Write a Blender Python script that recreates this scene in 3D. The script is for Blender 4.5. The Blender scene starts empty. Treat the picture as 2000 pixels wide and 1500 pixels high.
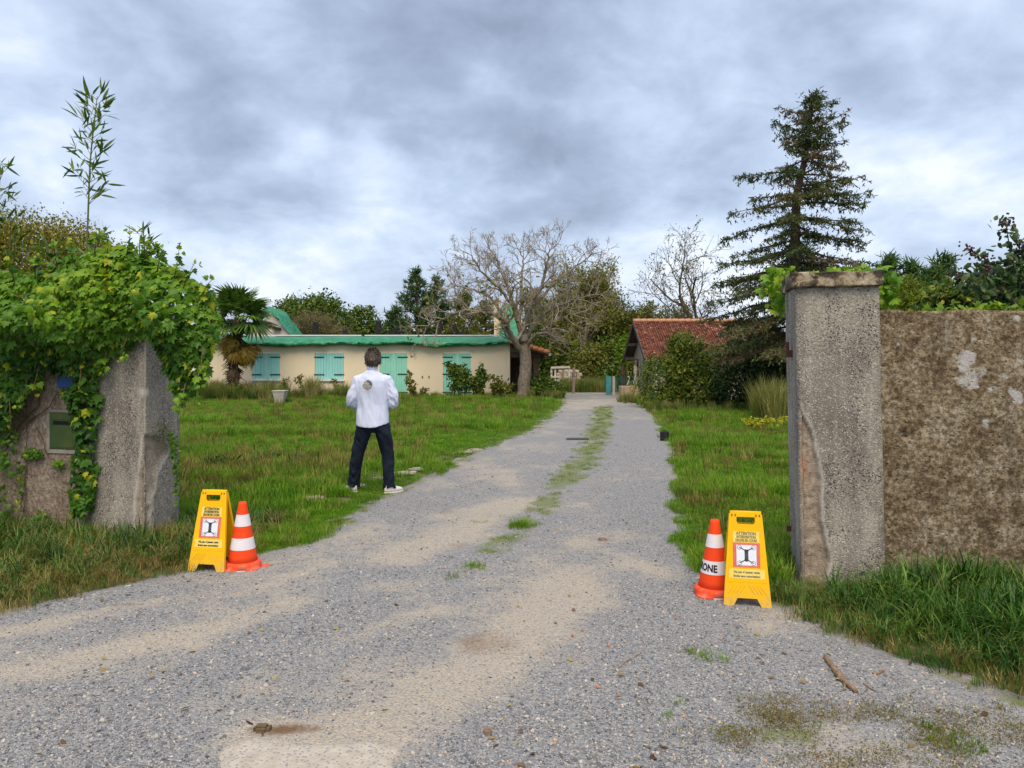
import bpy, bmesh, math, random
import numpy as np
from mathutils import Vector, Matrix, noise, Euler
from mathutils.bvhtree import BVHTree

R = math.radians
random.seed(7)
scene = bpy.context.scene
COL = scene.collection
F, HZ, H = 1450.0, 707.0, 1.6          # focal length (px of the 2000 px photograph), horizon row, eye height

# ------------------------------------------------------------------ camera
cam = bpy.data.cameras.new('camera')
cam.sensor_width = 36.0
cam.lens = 36.0 * F / 2000.0
cam.shift_y = -(750.0 - HZ) / 2000.0
cam.clip_start, cam.clip_end = 0.05, 4000.0
camo = bpy.data.objects.new('camera', cam)
camo.location = (0, 0, H)
camo.rotation_euler = (R(90), 0, 0)
COL.objects.link(camo)
scene.camera = camo

# ------------------------------------------------------------------ exposure
scene.view_settings.view_transform = 'Standard'
scene.view_settings.look = 'None'
scene.view_settings.gamma = 1.0
scene.view_settings.exposure = 1.35
scene.view_settings.use_curve_mapping = False
scene.render.engine = 'CYCLES'
try:
    scene.cycles.use_denoising = True
    scene.cycles.max_bounces = 6
    scene.cycles.diffuse_bounces = 3
    scene.cycles.glossy_bounces = 2
    scene.cycles.transmission_bounces = 3
    scene.cycles.transparent_max_bounces = 4
    scene.cycles.caustics_reflective = False
    scene.cycles.caustics_refractive = False
except Exception:
    pass

# ------------------------------------------------------------------ node helpers
def nd(t, typ, **kw):
    n = t.nodes.new(typ)
    for k, v in kw.items():
        setattr(n, k, v)
    return n

def sock(t, node, key, v):
    if v is None:
        return
    s = node.inputs[key]
    if isinstance(v, bpy.types.NodeSocket):
        t.links.new(v, s)
    else:
        if isinstance(v, tuple) and len(v) == 3 and s.type == 'RGBA':
            v = v + (1.0,)
        s.default_value = v

def mth(t, op, a, b=None, c=None, clamp=False):
    n = nd(t, 'ShaderNodeMath', operation=op, use_clamp=clamp)
    sock(t, n, 0, a); sock(t, n, 1, b); sock(t, n, 2, c)
    return n.outputs[0]

def mix(t, fac, a, b, mode='MIX'):
    n = nd(t, 'ShaderNodeMixRGB', blend_type=mode)
    sock(t, n, 0, fac); sock(t, n, 1, a); sock(t, n, 2, b)
    return n.outputs[0]

def noi(t, vec, scale, detail=4.0, rough=0.55, dist=0.0):
    n = nd(t, 'ShaderNodeTexNoise')
    sock(t, n, 'Vector', vec)
    n.inputs['Scale'].default_value = scale
    n.inputs['Detail'].default_value = detail
    n.inputs['Roughness'].default_value = rough
    n.inputs['Distortion'].default_value = dist
    return n.outputs['Fac']

def ramp(t, fac, stops, interp='LINEAR'):
    n = nd(t, 'ShaderNodeValToRGB')
    cr = n.color_ramp
    cr.interpolation = interp
    while len(cr.elements) < len(stops):
        cr.elements.new(0.5)
    for e, (p, c) in zip(cr.elements, stops):
        e.position = p
        e.color = (c, c, c, 1) if isinstance(c, (int, float)) else tuple(c) + (1,)
    sock(t, n, 0, fac)
    return n.outputs[0]

def sstep(t, v, lo, hi):
    n = nd(t, 'ShaderNodeMapRange', interpolation_type='SMOOTHSTEP')
    sock(t, n, 0, v)
    n.inputs[1].default_value = lo; n.inputs[2].default_value = hi
    n.inputs[3].default_value = 0.0; n.inputs[4].default_value = 1.0
    return n.outputs[0]

# ------------------------------------------------------------------ sky: broken overcast
SUN_EL, SUN_AZ = R(60), R(176)          # azimuth clockwise from +Y: behind the camera
world = bpy.data.worlds.new('World')
scene.world = world
world.use_nodes = True
wt = world.node_tree
wt.nodes.clear()
sky = nd(wt, 'ShaderNodeTexSky', sky_type='NISHITA')
sky.sun_disc = False
sky.sun_elevation = SUN_EL
sky.sun_rotation = SUN_AZ
sky.air_density = 1.2
sky.dust_density = 2.0
tc = nd(wt, 'ShaderNodeTexCoord')
sx = nd(wt, 'ShaderNodeSeparateXYZ')
wt.links.new(tc.outputs['Generated'], sx.inputs[0])
CK = 0.42
den = mth(wt, 'MAXIMUM', mth(wt, 'ADD', sx.outputs[2], CK), 0.03)
cpx = mth(wt, 'DIVIDE', sx.outputs[0], den)
cpy = mth(wt, 'DIVIDE', sx.outputs[1], den)
cmb = nd(wt, 'ShaderNodeCombineXYZ')
sock(wt, cmb, 0, cpx); sock(wt, cmb, 1, cpy); cmb.inputs[2].default_value = 3.7
pv = cmb.outputs[0]
big = noi(wt, pv, 2.1, 3.0, 0.5, 0.3)
mid = noi(wt, pv, 5.2, 6.0, 0.55, 0.4)
fine = noi(wt, pv, 15.0, 5.0, 0.6, 0.3)
nv = nd(wt, 'ShaderNodeTexNoise')
sock(wt, nv, 'Vector', pv)
nv.inputs['Scale'].default_value = 3.0; nv.inputs['Detail'].default_value = 5.0
wv = nd(wt, 'ShaderNodeVectorMath', operation='SUBTRACT')
wt.links.new(nv.outputs['Color'], wv.inputs[0]); wv.inputs[1].default_value = (.5, .5, .5)
wsc = nd(wt, 'ShaderNodeVectorMath', operation='SCALE')
wt.links.new(wv.outputs[0], wsc.inputs[0]); wsc.inputs['Scale'].default_value = .55
wp = nd(wt, 'ShaderNodeVectorMath', operation='ADD')
wt.links.new(pv, wp.inputs[0]); wt.links.new(wsc.outputs[0], wp.inputs[1])
val = mth(wt, 'ADD', mth(wt, 'MULTIPLY', big, 0.70), mth(wt, 'MULTIPLY', mid, 0.42))
val = mth(wt, 'ADD', val, mth(wt, 'MULTIPLY', mth(wt, 'SUBTRACT', fine, 0.5), 0.17))
def cloud_blob(val, px, py, rad, amt):
    d = Vector(((px - 1000) / F, 1.0, (HZ - py) / F)).normalized()
    q = (d.x / (d.z + CK), d.y / (d.z + CK), 3.7)
    n = nd(wt, 'ShaderNodeVectorMath', operation='DISTANCE')
    wt.links.new(wp.outputs[0], n.inputs[0]); n.inputs[1].default_value = q
    k = sstep(wt, n.outputs['Value'], rad * .40, 0.0)
    return mth(wt, 'ADD', val, mth(wt, 'MULTIPLY', k, amt))
for b in ((960, 235, .75, -.19), (330, 170, .62, -.11), (80, 90, .55, -.05), (920, 20, .5, -.16), (1560, 120, .55, -.07),
          (1150, 420, .8, -.08), (620, 240, .45, .12), (640, 70, .4, .05), (1750, 330, .8, .07), (480, 130, .30, .07), (200, 60, .6, .06), (900, 150, .4, .05),
          (1920, 330, .7, .05), (800, 320, .4, .06), (600, 560, 1.0, .10), (1450, 560, 1.0, .12), (200, 330, .6, .05)):
    val = cloud_blob(val, *b)
val = mth(wt, 'SUBTRACT', val, 0.035)
ccol = ramp(wt, val, [(0.26, (.230, .280, .385)), (0.40, (.320, .388, .520)), (0.50, (.415, .500, .650)),
                      (0.60, (.530, .615, .770)), (0.72, (.740, .790, .880))])
lowk = sstep(wt, sx.outputs[2], 0.14, 0.0)
ccol = mix(wt, mth(wt, 'MULTIPLY', lowk, 0.30), ccol, (.60, .62, .70))
cl10 = mix(wt, 1.0, ccol, (5.2, 5.2, 5.2), 'MULTIPLY')
skc = mix(wt, 0.93, sky.outputs[0], cl10)
bg = nd(wt, 'ShaderNodeBackground')
wt.links.new(skc, bg.inputs[0])
bg.inputs[1].default_value = 0.1
wo = nd(wt, 'ShaderNodeOutputWorld')
wt.links.new(bg.outputs[0], wo.inputs[0])

# ------------------------------------------------------------------ the veiled sun
sd = bpy.data.lights.new('sun', 'SUN')
sd.energy = 1.35
sd.angle = R(42)
sd.color = (1.0, 0.86, 0.64)
so = bpy.data.objects.new('sun', sd)
COL.objects.link(so)
sdir = Vector((math.sin(SUN_AZ) * math.cos(SUN_EL), math.cos(SUN_AZ) * math.cos(SUN_EL), math.sin(SUN_EL)))
so.rotation_euler = sdir.to_track_quat('Z', 'Y').to_euler()
so.location = (0, 0, 30)

# ------------------------------------------------------------------ geometry helpers
def P(px, py, Y):
    return Vector(((px - 1000) * Y / F, Y, H + (HZ - py) * Y / F))

def G(px, py):
    Y = H * F / (py - HZ)
    return ((px - 1000) * Y / F, Y)

def hashn(ix, iy, seed):
    h = (ix.astype(np.int64) * 374761393 + iy.astype(np.int64) * 668265263 + seed * 1442695041) & 0xffffffff
    h = ((h ^ (h >> 13)) * 1274126177) & 0xffffffff
    return ((h ^ (h >> 16)) & 0xffff) / 65535.0

def vnoise(x, y, seed=0):
    x = np.asarray(x, float); y = np.asarray(y, float)
    ix = np.floor(x); iy = np.floor(y)
    fx = x - ix; fy = y - iy
    fx = fx * fx * (3 - 2 * fx); fy = fy * fy * (3 - 2 * fy)
    a = hashn(ix, iy, seed); b = hashn(ix + 1, iy, seed); c = hashn(ix, iy + 1, seed); d = hashn(ix + 1, iy + 1, seed)
    return (a * (1 - fx) + b * fx) * (1 - fy) + (c * (1 - fx) + d * fx) * fy

def fbm(x, y, s, o=4, seed=0):
    t = 0; a = .5; n = 0
    for i in range(o):
        t = t + a * vnoise(x * s + i * 17.3, y * s - i * 9.1, seed + i); n += a
        a *= .5; s *= 2.03
    return t / n

def nrm(a):
    return a / np.maximum(np.linalg.norm(a, axis=-1, keepdims=True), 1e-9)

def inpoly(x, y, poly):
    r = np.zeros(len(x), bool)
    n = len(poly)
    for i in range(n):
        x0, y0 = poly[i]; x1, y1 = poly[(i + 1) % n]
        c = ((y0 > y) != (y1 > y)) & (x < (x1 - x0) * (y - y0) / ((y1 - y0) + 1e-12) + x0)
        r ^= c
    return r

def polydist(x, y, poly):
    d = np.full(len(x), 1e9)
    n = len(poly)
    for i in range(n):
        x0, y0 = poly[i]; x1, y1 = poly[(i + 1) % n]
        dx, dy = x1 - x0, y1 - y0
        t = np.clip(((x - x0) * dx + (y - y0) * dy) / (dx * dx + dy * dy + 1e-12), 0, 1)
        d = np.minimum(d, np.hypot(x - x0 - t * dx, y - y0 - t * dy))
    return d

def tag(o, label=None, cat=None, group=None, kind=None):
    if label: o['label'] = label
    if cat: o['category'] = cat
    if group: o['group'] = group
    if kind: o['kind'] = kind
    return o

def root(name, loc, label, cat, group=None, rz=0.0):
    o = bpy.data.objects.new(name, None)
    o.empty_display_size = .2
    o.location = loc
    o.rotation_euler = (0, 0, rz)
    COL.objects.link(o)
    return tag(o, label, cat, group)

def link(name, me, mat=None, parent=None, local=False, kind=None, label=None):
    """link a mesh; world-space vertices unless local"""
    o = bpy.data.objects.new(name, me)
    if mat is not None:
        for m in (mat if isinstance(mat, (list, tuple)) else [mat]):
            if me.materials.find(m.name) < 0:
                me.materials.append(m)
    COL.objects.link(o)
    if parent is not None:
        o.parent = parent
        if not local and parent.parent is None:
            o.matrix_parent_inverse = Matrix.LocRotScale(parent.location, parent.rotation_euler, None).inverted()
    if kind: o['kind'] = kind
    if label: o['label'] = label
    return o

def smooth(me, on=True):
    me.polygons.foreach_set('use_smooth', [on] * len(me.polygons))
    return me

def npmesh(name, V, Fc, tint=None, sm=False, attrs=None):
    me = bpy.data.meshes.new(name)
    V = np.asarray(V, float)
    if isinstance(Fc, np.ndarray):
        Fc = [Fc]
    faces = []
    for f in Fc:
        faces.extend(f.tolist() if isinstance(f, np.ndarray) else f)
    me.from_pydata(V.tolist(), [], faces)
    if tint is not None:
        a = me.attributes.new('tint', 'FLOAT', 'POINT')
        a.data.foreach_set('value', np.asarray(tint, np.float32))
    for k, v in (attrs or {}).items():
        a = me.attributes.new(k, 'FLOAT', 'POINT')
        a.data.foreach_set('value', np.asarray(v, np.float32))
    if sm: smooth(me)
    me.update()
    return me

class MB:
    def __init__(s):
        s.v = []; s.f = []
    def add(s, V, Fc):
        b = len(s.v)
        s.v += [tuple(p) for p in V]
        s.f += [tuple(b + i for i in f) for f in Fc]
    def box(s, x0, x1, y0, y1, z0, z1, M=None):
        V = [(x, y, z) for z in (z0, z1) for y in (y0, y1) for x in (x0, x1)]
        if M is not None: V = [M @ Vector(p) for p in V]
        s.add(V, [(0, 2, 3, 1), (4, 5, 7, 6), (0, 1, 5, 4), (2, 6, 7, 3), (0, 4, 6, 2), (1, 3, 7, 5)])
    def beam(s, a, b, w, h=None):
        a = Vector(a); b = Vector(b); h = h or w
        d = (b - a).normalized()
        up = Vector((0, 0, 1)) if abs(d.z) < .95 else Vector((0, 1, 0))
        sd_ = d.cross(up).normalized(); up = sd_.cross(d)
        V = []
        for p in (a, b):
            for i, j in ((-1, -1), (1, -1), (1, 1), (-1, 1)):
                V.append(p + sd_ * (w / 2 * i) + up * (h / 2 * j))
        s.add(V, [(3, 2, 1, 0), (4, 5, 6, 7), (0, 1, 5, 4), (1, 2, 6, 5), (2, 3, 7, 6), (3, 0, 4, 7)])
    def tube(s, pts, rad, n=6, cap=True):
        pts = [Vector(p) for p in pts]
        if not hasattr(rad, '__len__'): rad = [rad] * len(pts)
        b = len(s.v)
        ref = Vector((0, 0, 1))
        d0 = (pts[1] - pts[0]).normalized()
        if abs(d0.z) > .9: ref = Vector((1, 0, 0))
        u = d0.cross(ref).normalized()
        for i, p in enumerate(pts):
            d = (pts[min(i + 1, len(pts) - 1)] - pts[max(i - 1, 0)])
            if d.length < 1e-9: d = d0
            d.normalize()
            u = (u - d * u.dot(d)).normalized()
            w = d.cross(u)
            for k in range(n):
                a = 2 * math.pi * k / n
                s.v.append(tuple(p + (u * math.cos(a) + w * math.sin(a)) * rad[i]))
        for i in range(len(pts) - 1):
            for k in range(n):
                k2 = (k + 1) % n
                s.f.append((b + i * n + k, b + i * n + k2, b + (i + 1) * n + k2, b + (i + 1) * n + k))
        if cap:
            s.f.append(tuple(b + k for k in range(n))[::-1])
            s.f.append(tuple(b + (len(pts) - 1) * n + k for k in range(n)))
    def loft(s, rings, cap=True):
        b = len(s.v); n = len(rings[0])
        for r in rings: s.v += [tuple(p) for p in r]
        for i in range(len(rings) - 1):
            for k in range(n):
                k2 = (k + 1) % n
                s.f.append((b + i * n + k, b + i * n + k2, b + (i + 1) * n + k2, b + (i + 1) * n + k))
        if cap:
            s.f.append(tuple(b + k for k in range(n))[::-1])
            s.f.append(tuple(b + (len(rings) - 1) * n + k for k in range(n)))
    def mesh(s, name, sm=False):
        me = bpy.data.meshes.new(name)
        me.from_pydata(s.v, [], s.f)
        if sm: smooth(me)
        me.update()
        return me
    def build(s, name, mat, parent=None, local=False, sm=False, kind=None, label=None):
        return link(name, s.mesh(name, sm), mat, parent, local, kind, label)

def bevel(o, w, seg=2):
    m = o.modifiers.new('bevel', 'BEVEL'); m.width = w; m.segments = seg; m.limit_method = 'ANGLE'
    return o

def curve_mesh(name, loops, ext, bev=0.0):
    """filled 2-D outline (holes allowed) of thickness 2*ext in its own XY plane"""
    cu = bpy.data.curves.new(name, 'CURVE')
    cu.dimensions = '2D'; cu.fill_mode = 'BOTH'; cu.extrude = ext; cu.bevel_depth = bev; cu.bevel_resolution = 1
    for lp in loops:
        sp = cu.splines.new('POLY')
        sp.points.add(len(lp) - 1)
        for q, (x, y) in zip(sp.points, lp): q.co = (x, y, 0, 1)
        sp.use_cyclic_u = True
    o = bpy.data.objects.new(name, cu)
    me = bpy.data.meshes.new_from_object(o)
    bpy.data.objects.remove(o); bpy.data.curves.remove(cu)
    me.name = name
    return me

def text_mesh(name, body, size, ext=.0004, bold=0.0, sxx=1.0, align='CENTER'):
    cu = bpy.data.curves.new(name, 'FONT')
    cu.body = body; cu.size = size; cu.extrude = ext; cu.offset = bold; cu.align_x = align; cu.resolution_u = 3
    o = bpy.data.objects.new(name, cu)
    me = bpy.data.meshes.new_from_object(o)
    bpy.data.objects.remove(o); bpy.data.curves.remove(cu)
    me.name = name
    if sxx != 1.0:
        for v in me.vertices: v.co.x *= sxx
    return me

# ------------------------------------------------------------------ materials
def newmat(name):
    m = bpy.data.materials.new(name)
    m.use_nodes = True
    t = m.node_tree
    return m, t, t.nodes['Principled BSDF'], nd(t, 'ShaderNodeTexCoord')

def bump(t, b, h, strength, dist=.01):
    n = nd(t, 'ShaderNodeBump')
    n.inputs['Strength'].default_value = strength
    n.inputs['Distance'].default_value = dist
    sock(t, n, 'Height', h)
    t.links.new(n.outputs[0], b.inputs['Normal'])

def M(name, col, col2=None, vs=4.0, rough=.8, bmp=0.0, bs=60.0, metal=0.0, spec=.3, fac=(.35, .65), bd=.01, det=5):
    m, t, b, tc_ = newmat(name)
    o = tc_.outputs['Object']
    if col2:
        c = mix(t, ramp(t, noi(t, o, vs, det, .6), [(fac[0], 0.), (fac[1], 1.)]), col, col2)
        sock(t, b, 'Base Color', c)
    else:
        b.inputs['Base Color'].default_value = tuple(col) + (1,)
    b.inputs['Roughness'].default_value = rough
    b.inputs['Metallic'].default_value = metal
    b.inputs['Specular IOR Level'].default_value = spec
    if bmp: bump(t, b, noi(t, o, bs, 5, .6), bmp, bd)
    return m

def leafmat(name, cols, trans=.35, rough=.5, inst=False, spec=.25, patch=None):
    m, t, b, tc_ = newmat(name)
    at = nd(t, 'ShaderNodeAttribute', attribute_name='tint')
    f = at.outputs['Fac']
    if inst:
        oi = nd(t, 'ShaderNodeObjectInfo')
        f = mth(t, 'ADD', mth(t, 'MULTIPLY', f, .45), mth(t, 'MULTIPLY', oi.outputs['Random'], .55))
    n = len(cols)
    c = ramp(t, f, [(i / (n - 1), k) for i, k in enumerate(cols)])
    if patch:
        c = mix(t, ramp(t, noi(t, oi.outputs['Location'], .55, 5, .62), [(.47, 0.), (.70, .6)]), c, patch)
        c = mix(t, ramp(t, noi(t, oi.outputs['Location'], 1.7, 4, .6), [(.34, .6), (.48, 0.)]), c, (.048, .130, .012))
    sock(t, b, 'Base Color', c)
    b.inputs['Roughness'].default_value = rough
    b.inputs['Specular IOR Level'].default_value = spec
    tr = nd(t, 'ShaderNodeBsdfTranslucent')
    sock(t, tr, 'Color', c)
    mx = nd(t, 'ShaderNodeMixShader')
    mx.inputs[0].default_value = trans
    t.links.new(b.outputs[0], mx.inputs[1]); t.links.new(tr.outputs[0], mx.inputs[2])
    t.links.new(mx.outputs[0], t.nodes['Material Output'].inputs[0])
    return m

# ------------------------------------------------------------------ leaves
IVY_H = [(.10, -.10), (.30, -.14), (.42, .02), (.62, .20), (.36, .34), (.44, .62), (.20, .58), (0, 1.0)]
def leaf_shape(kind):
    if kind == 'ivy':
        out = [(0, 0.0)] + IVY_H + [(-x, y) for x, y in IVY_H[-2::-1]]
        V = [(x, y, -.22 * abs(x) - .18 * y * y) for x, y in out] + [(0, .3, .03)]
        n = len(out)
        Fc = [(n, i, (i + 1) % n) for i in range(n)]
    elif kind == 'oval':
        V = [(0, 0, 0), (.26, .28, -.06), (.22, .68, -.10), (0, 1, -.12), (-.22, .68, -.10), (-.26, .28, -.06), (0, .5, .02)]
        Fc = [(6, i, (i + 1) % 6) for i in range(6)]
    elif kind == 'lance':
        V = [(0, 0, 0), (.075, .3, 0), (.06, .65, -.04), (0, 1, -.12), (-.06, .65, -.04), (-.075, .3, 0)]
        Fc = [(0, 1, 2, 5), (5, 2, 4, 4)]
        Fc = [(0, 1, 5), (1, 2, 4, 5), (2, 3, 4)]
    elif kind == 'spray':
        V = [(-.07, 0, 0), (.07, 0, 0), (.16, .45, -.03), (.03, 1, -.1), (-.03, 1, -.1), (-.16, .45, -.03)]
        Fc = [(0, 1, 2, 5), (5, 2, 3, 4)]
    elif kind == 'needle':
        V = [(-.10, 0, 0), (.10, 0, 0), (.03, 1, -.05), (-.03, 1, -.05)]
        Fc = [(0, 1, 2, 3)]
    else:
        V = [(0, 0, 0), (.30, .45, -.05), (0, 1, -.1), (-.30, .45, -.05)]
        Fc = [(0, 1, 2, 3)]
    return np.array(V, float), Fc

def frames(T, N):
    T = nrm(T); S = nrm(np.cross(T, N)); N = np.cross(S, T)
    return S, T, N

def leaves(name, C, T, N, size, tint, kind):
    V, Fc = leaf_shape(kind)
    S, T, N = frames(T, N)
    W = C[:, None, :] + size[:, None, None] * (V[None, :, 0:1] * S[:, None] + V[None, :, 1:2] * T[:, None] + V[None, :, 2:3] * N[:, None])
    k = len(V); n = len(C)
    base = (np.arange(n) * k)[:, None]
    fl = [np.array([f], int) + base for f in Fc]
    return npmesh(name, W.reshape(-1, 3), fl, np.repeat(tint, k))

_leafmesh = {}
def leaf_parts(parent, C, T, N, size, tint, kind, mat, name='leaf'):
    """each leaf an object of its own, sharing a few meshes"""
    V, Fc = leaf_shape(kind)
    S, T, N = frames(T, N)
    pinv = Matrix.Translation(-parent.location)
    for i in range(len(C)):
        q = int(np.clip(tint[i] * 8, 0, 7))
        key = (kind, mat.name, q)
        if key not in _leafmesh:
            me = npmesh('leaf', V, [list(Fc)], np.full(len(V), (q + .5) / 8))
            me.materials.append(mat)
            _leafmesh[key] = me
        o = bpy.data.objects.new(name, _leafmesh[key])
        s = float(size[i])
        m = Matrix((tuple(S[i] * s) + (C[i][0],), tuple(T[i] * s) + (C[i][1],), tuple(N[i] * s) + (C[i][2],), (0, 0, 0, 1)))
        COL.objects.link(o)
        o.parent = parent
        o.matrix_parent_inverse = pinv
        l = Matrix.Translation(Vector(C[i])) @ Matrix((tuple(S[i]), tuple(T[i]), tuple(N[i]))).transposed().to_4x4()
        o.location = C[i]
        o.rotation_euler = Matrix((tuple(S[i]), tuple(T[i]), tuple(N[i]))).transposed().to_euler()
        o.scale = (s, s, s)

def foliage(parent, C, T, N, size, tint, kind, mat, nparts, stuffname='foliage', eye=(0, 0, H)):
    """the nparts leaves that show largest as parts, the rest as one part"""
    if nparts:
        d = np.linalg.norm(C - np.array(eye), axis=1)
        vis = np.abs(np.einsum('ij,ij->i', nrm(N), nrm(C - np.array(eye))))
        sc = size / d * (.3 + vis) * np.where(np.abs(C[:, 0] / np.maximum(C[:, 1], .1)) < .69, 1, .01)
        pick = np.zeros(len(C), bool)
        pick[np.argsort(-sc)[:nparts]] = True
        leaf_parts(parent, C[pick], T[pick], N[pick], size[pick], tint[pick], kind, mat)
        C, T, N, size, tint = C[~pick], T[~pick], N[~pick], size[~pick], tint[~pick]
    return link(stuffname, leaves(stuffname, C, T, N, size, tint, kind), mat, parent, kind='stuff')

def canopy(blobs, n, rg, per=14, sig=.16, shell=.55, droop=.5, zmin=.02):
    """clumps of leaves on lumpy ellipsoids -> centres, tips, normals, clump tint"""
    B = np.array(blobs, float)
    w = B[:, 3] * B[:, 4] + B[:, 4] * B[:, 5] + B[:, 3] * B[:, 5]
    nc = max(1, n // per)
    bi = rg.choice(len(B), nc, p=w / w.sum())
    d = nrm(rg.normal(size=(nc, 3)))
    r = shell + (1 - shell) * rg.random(nc) ** .6
    r *= .82 + .36 * vnoise(d[:, 0] * 2.2 + bi * 3.1, d[:, 2] * 2.2 + d[:, 1] * 1.3, 5)
    cc = B[bi, :3] + d * B[bi, 3:6] * r[:, None]
    ct = rg.random(nc)
    ci = np.repeat(np.arange(nc), per)
    m = len(ci)
    sg = sig * (B[bi, 3:6].mean(1) ** .5)[ci]
    C = cc[ci] + rg.normal(size=(m, 3)) * sg[:, None]
    N = d[ci] + rg.normal(size=(m, 3)) * .7 + np.array([0, 0, .5])
    T = rg.normal(size=(m, 3)) + d[ci] * .5 + np.array([0, 0, -droop])
    tint = np.clip(.55 * ct[ci] + .45 * rg.random(m), 0, 1)
    k = C[:, 2] > zmin
    return C[k], nrm(T[k]), nrm(N[k]), tint[k]

def skeleton(p, d, L, r, rg, levels=4, nch=(5, 5, 4, 3), spread=.75, up=.12, wob=.16, lenf=.62, first=.3, lv=0, out=None, taper=.62):
    out = [] if out is None else out
    n = (7, 6, 5, 4, 3, 3)[lv]
    p = np.array(p, float); d = nrm(np.array(d, float))
    pts = [p]; rad = [r]; ds = [d]
    for i in range(n):
        d = nrm(d + rg.normal(size=3) * wob + np.array([0, 0, up]))
        p = p + d * L / n
        pts.append(p); rad.append(max(.0025, r * (1 - taper * (i + 1) / n))); ds.append(d)
    out.append((pts, rad, lv))
    if lv < levels:
        k = nch[lv]
        for j in range(k):
            t = first + (1 - first) * (j + rg.random()) / k
            fi = min(t * n, n - 1e-3); i = int(fi); a = fi - i
            q = pts[i] * (1 - a) + pts[i + 1] * a
            rr = rad[i] * (1 - a) + rad[i + 1] * a
            ax = rg.normal(size=3); ax = nrm(ax - ds[i] * ax.dot(ds[i]))
            ang = spread * (.7 + .6 * rg.random())
            cd = ds[i] * math.cos(ang) + ax * math.sin(ang)
            skeleton(q, cd, L * lenf * (1.15 - .45 * t) * (.8 + .4 * rg.random()), rr * .62, rg, levels, nch, spread, up, wob, lenf, .2, lv + 1, out, taper)
    return out

def tube_set(lines, keep):
    mb = MB()
    for pts, rad, lv in lines:
        if keep(lv): mb.tube(pts, rad, (9, 6, 5, 4, 3, 3)[lv], cap=False)
    return mb

def twig_leaves(lines, lvmin, n, rg, sig, droop=.6):
    L = [l for l in lines if l[2] >= lvmin]
    w = np.array([np.linalg.norm(l[0][-1] - l[0][0]) for l in L]); w /= w.sum()
    bi = rg.choice(len(L), n, p=w)
    t = rg.random(n)
    A = np.array([l[0][0] for l in L])[bi]; Bm = np.array([l[0][len(l[0]) // 2] for l in L])[bi]; E = np.array([l[0][-1] for l in L])[bi]
    C = np.where((t < .5)[:, None], A + (Bm - A) * (2 * t)[:, None], Bm + (E - Bm) * (2 * t - 1)[:, None])
    C = C + rg.normal(size=(n, 3)) * sig
    T = nrm(rg.normal(size=(n, 3)) + nrm(E - A) * .6 + np.array([0, 0, -droop]))
    N = nrm(rg.normal(size=(n, 3)) + np.array([0, 0, .8]))
    ct = rg.random(len(L))[bi]
    return C, T, N, np.clip(.6 * ct + .4 * rg.random(n), 0, 1)

def scatter(name, pts, rotz, scl, idx, sources, tilt=None):
    """one object: instances of the sources on given points"""
    n = len(pts)
    me = bpy.data.meshes.new(name)
    me.vertices.add(n)
    me.vertices.foreach_set('co', np.asarray(pts, np.float32).ravel())
    rot = np.zeros((n, 3), np.float32); rot[:, 2] = rotz
    if tilt is not None: rot[:, :2] = tilt
    me.attributes.new('rot', 'FLOAT_VECTOR', 'POINT').data.foreach_set('vector', rot.ravel())
    sc = np.asarray(scl, np.float32)
    if sc.ndim == 1: sc = np.repeat(sc[:, None], 3, 1)
    me.attributes.new('scl', 'FLOAT_VECTOR', 'POINT').data.foreach_set('vector', sc.ravel())
    me.attributes.new('idx', 'INT', 'POINT').data.foreach_set('value', np.asarray(idx, np.int32))
    cl = bpy.data.collections.new(name + '_source')
    for k, s in enumerate(sources):
        so_ = bpy.data.objects.new('%s_source_%02d' % (name, k), s)
        cl.objects.link(so_)
    o = bpy.data.objects.new(name, me)
    COL.objects.link(o)
    ng = bpy.data.node_groups.new(name, 'GeometryNodeTree')
    ng.interface.new_socket('Geometry', in_out='INPUT', socket_type='NodeSocketGeometry')
    ng.interface.new_socket('Geometry', in_out='OUTPUT', socket_type='NodeSocketGeometry')
    gi = ng.nodes.new('NodeGroupInput'); go = ng.nodes.new('NodeGroupOutput')
    ip = ng.nodes.new('GeometryNodeInstanceOnPoints')
    ci = ng.nodes.new('GeometryNodeCollectionInfo')
    ci.inputs['Collection'].default_value = cl
    ci.inputs['Separate Children'].default_value = True
    ci.inputs['Reset Children'].default_value = True
    def na(nm, ty):
        a = ng.nodes.new('GeometryNodeInputNamedAttribute'); a.data_type = ty
        a.inputs['Name'].default_value = nm
        return a.outputs['Attribute']
    ng.links.new(gi.outputs[0], ip.inputs['Points'])
    ng.links.new(ci.outputs[0], ip.inputs['Instance'])
    ip.inputs['Pick Instance'].default_value = True
    ng.links.new(na('idx', 'INT'), ip.inputs['Instance Index'])
    e2r = ng.nodes.new('FunctionNodeEulerToRotation')
    ng.links.new(na('rot', 'FLOAT_VECTOR'), e2r.inputs[0])
    ng.links.new(e2r.outputs[0], ip.inputs['Rotation'])
    ng.links.new(na('scl', 'FLOAT_VECTOR'), ip.inputs['Scale'])
    ng.links.new(ip.outputs[0], go.inputs[0])
    md = o.modifiers.new('scatter', 'NODES')
    md.node_group = ng
    return o

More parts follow.
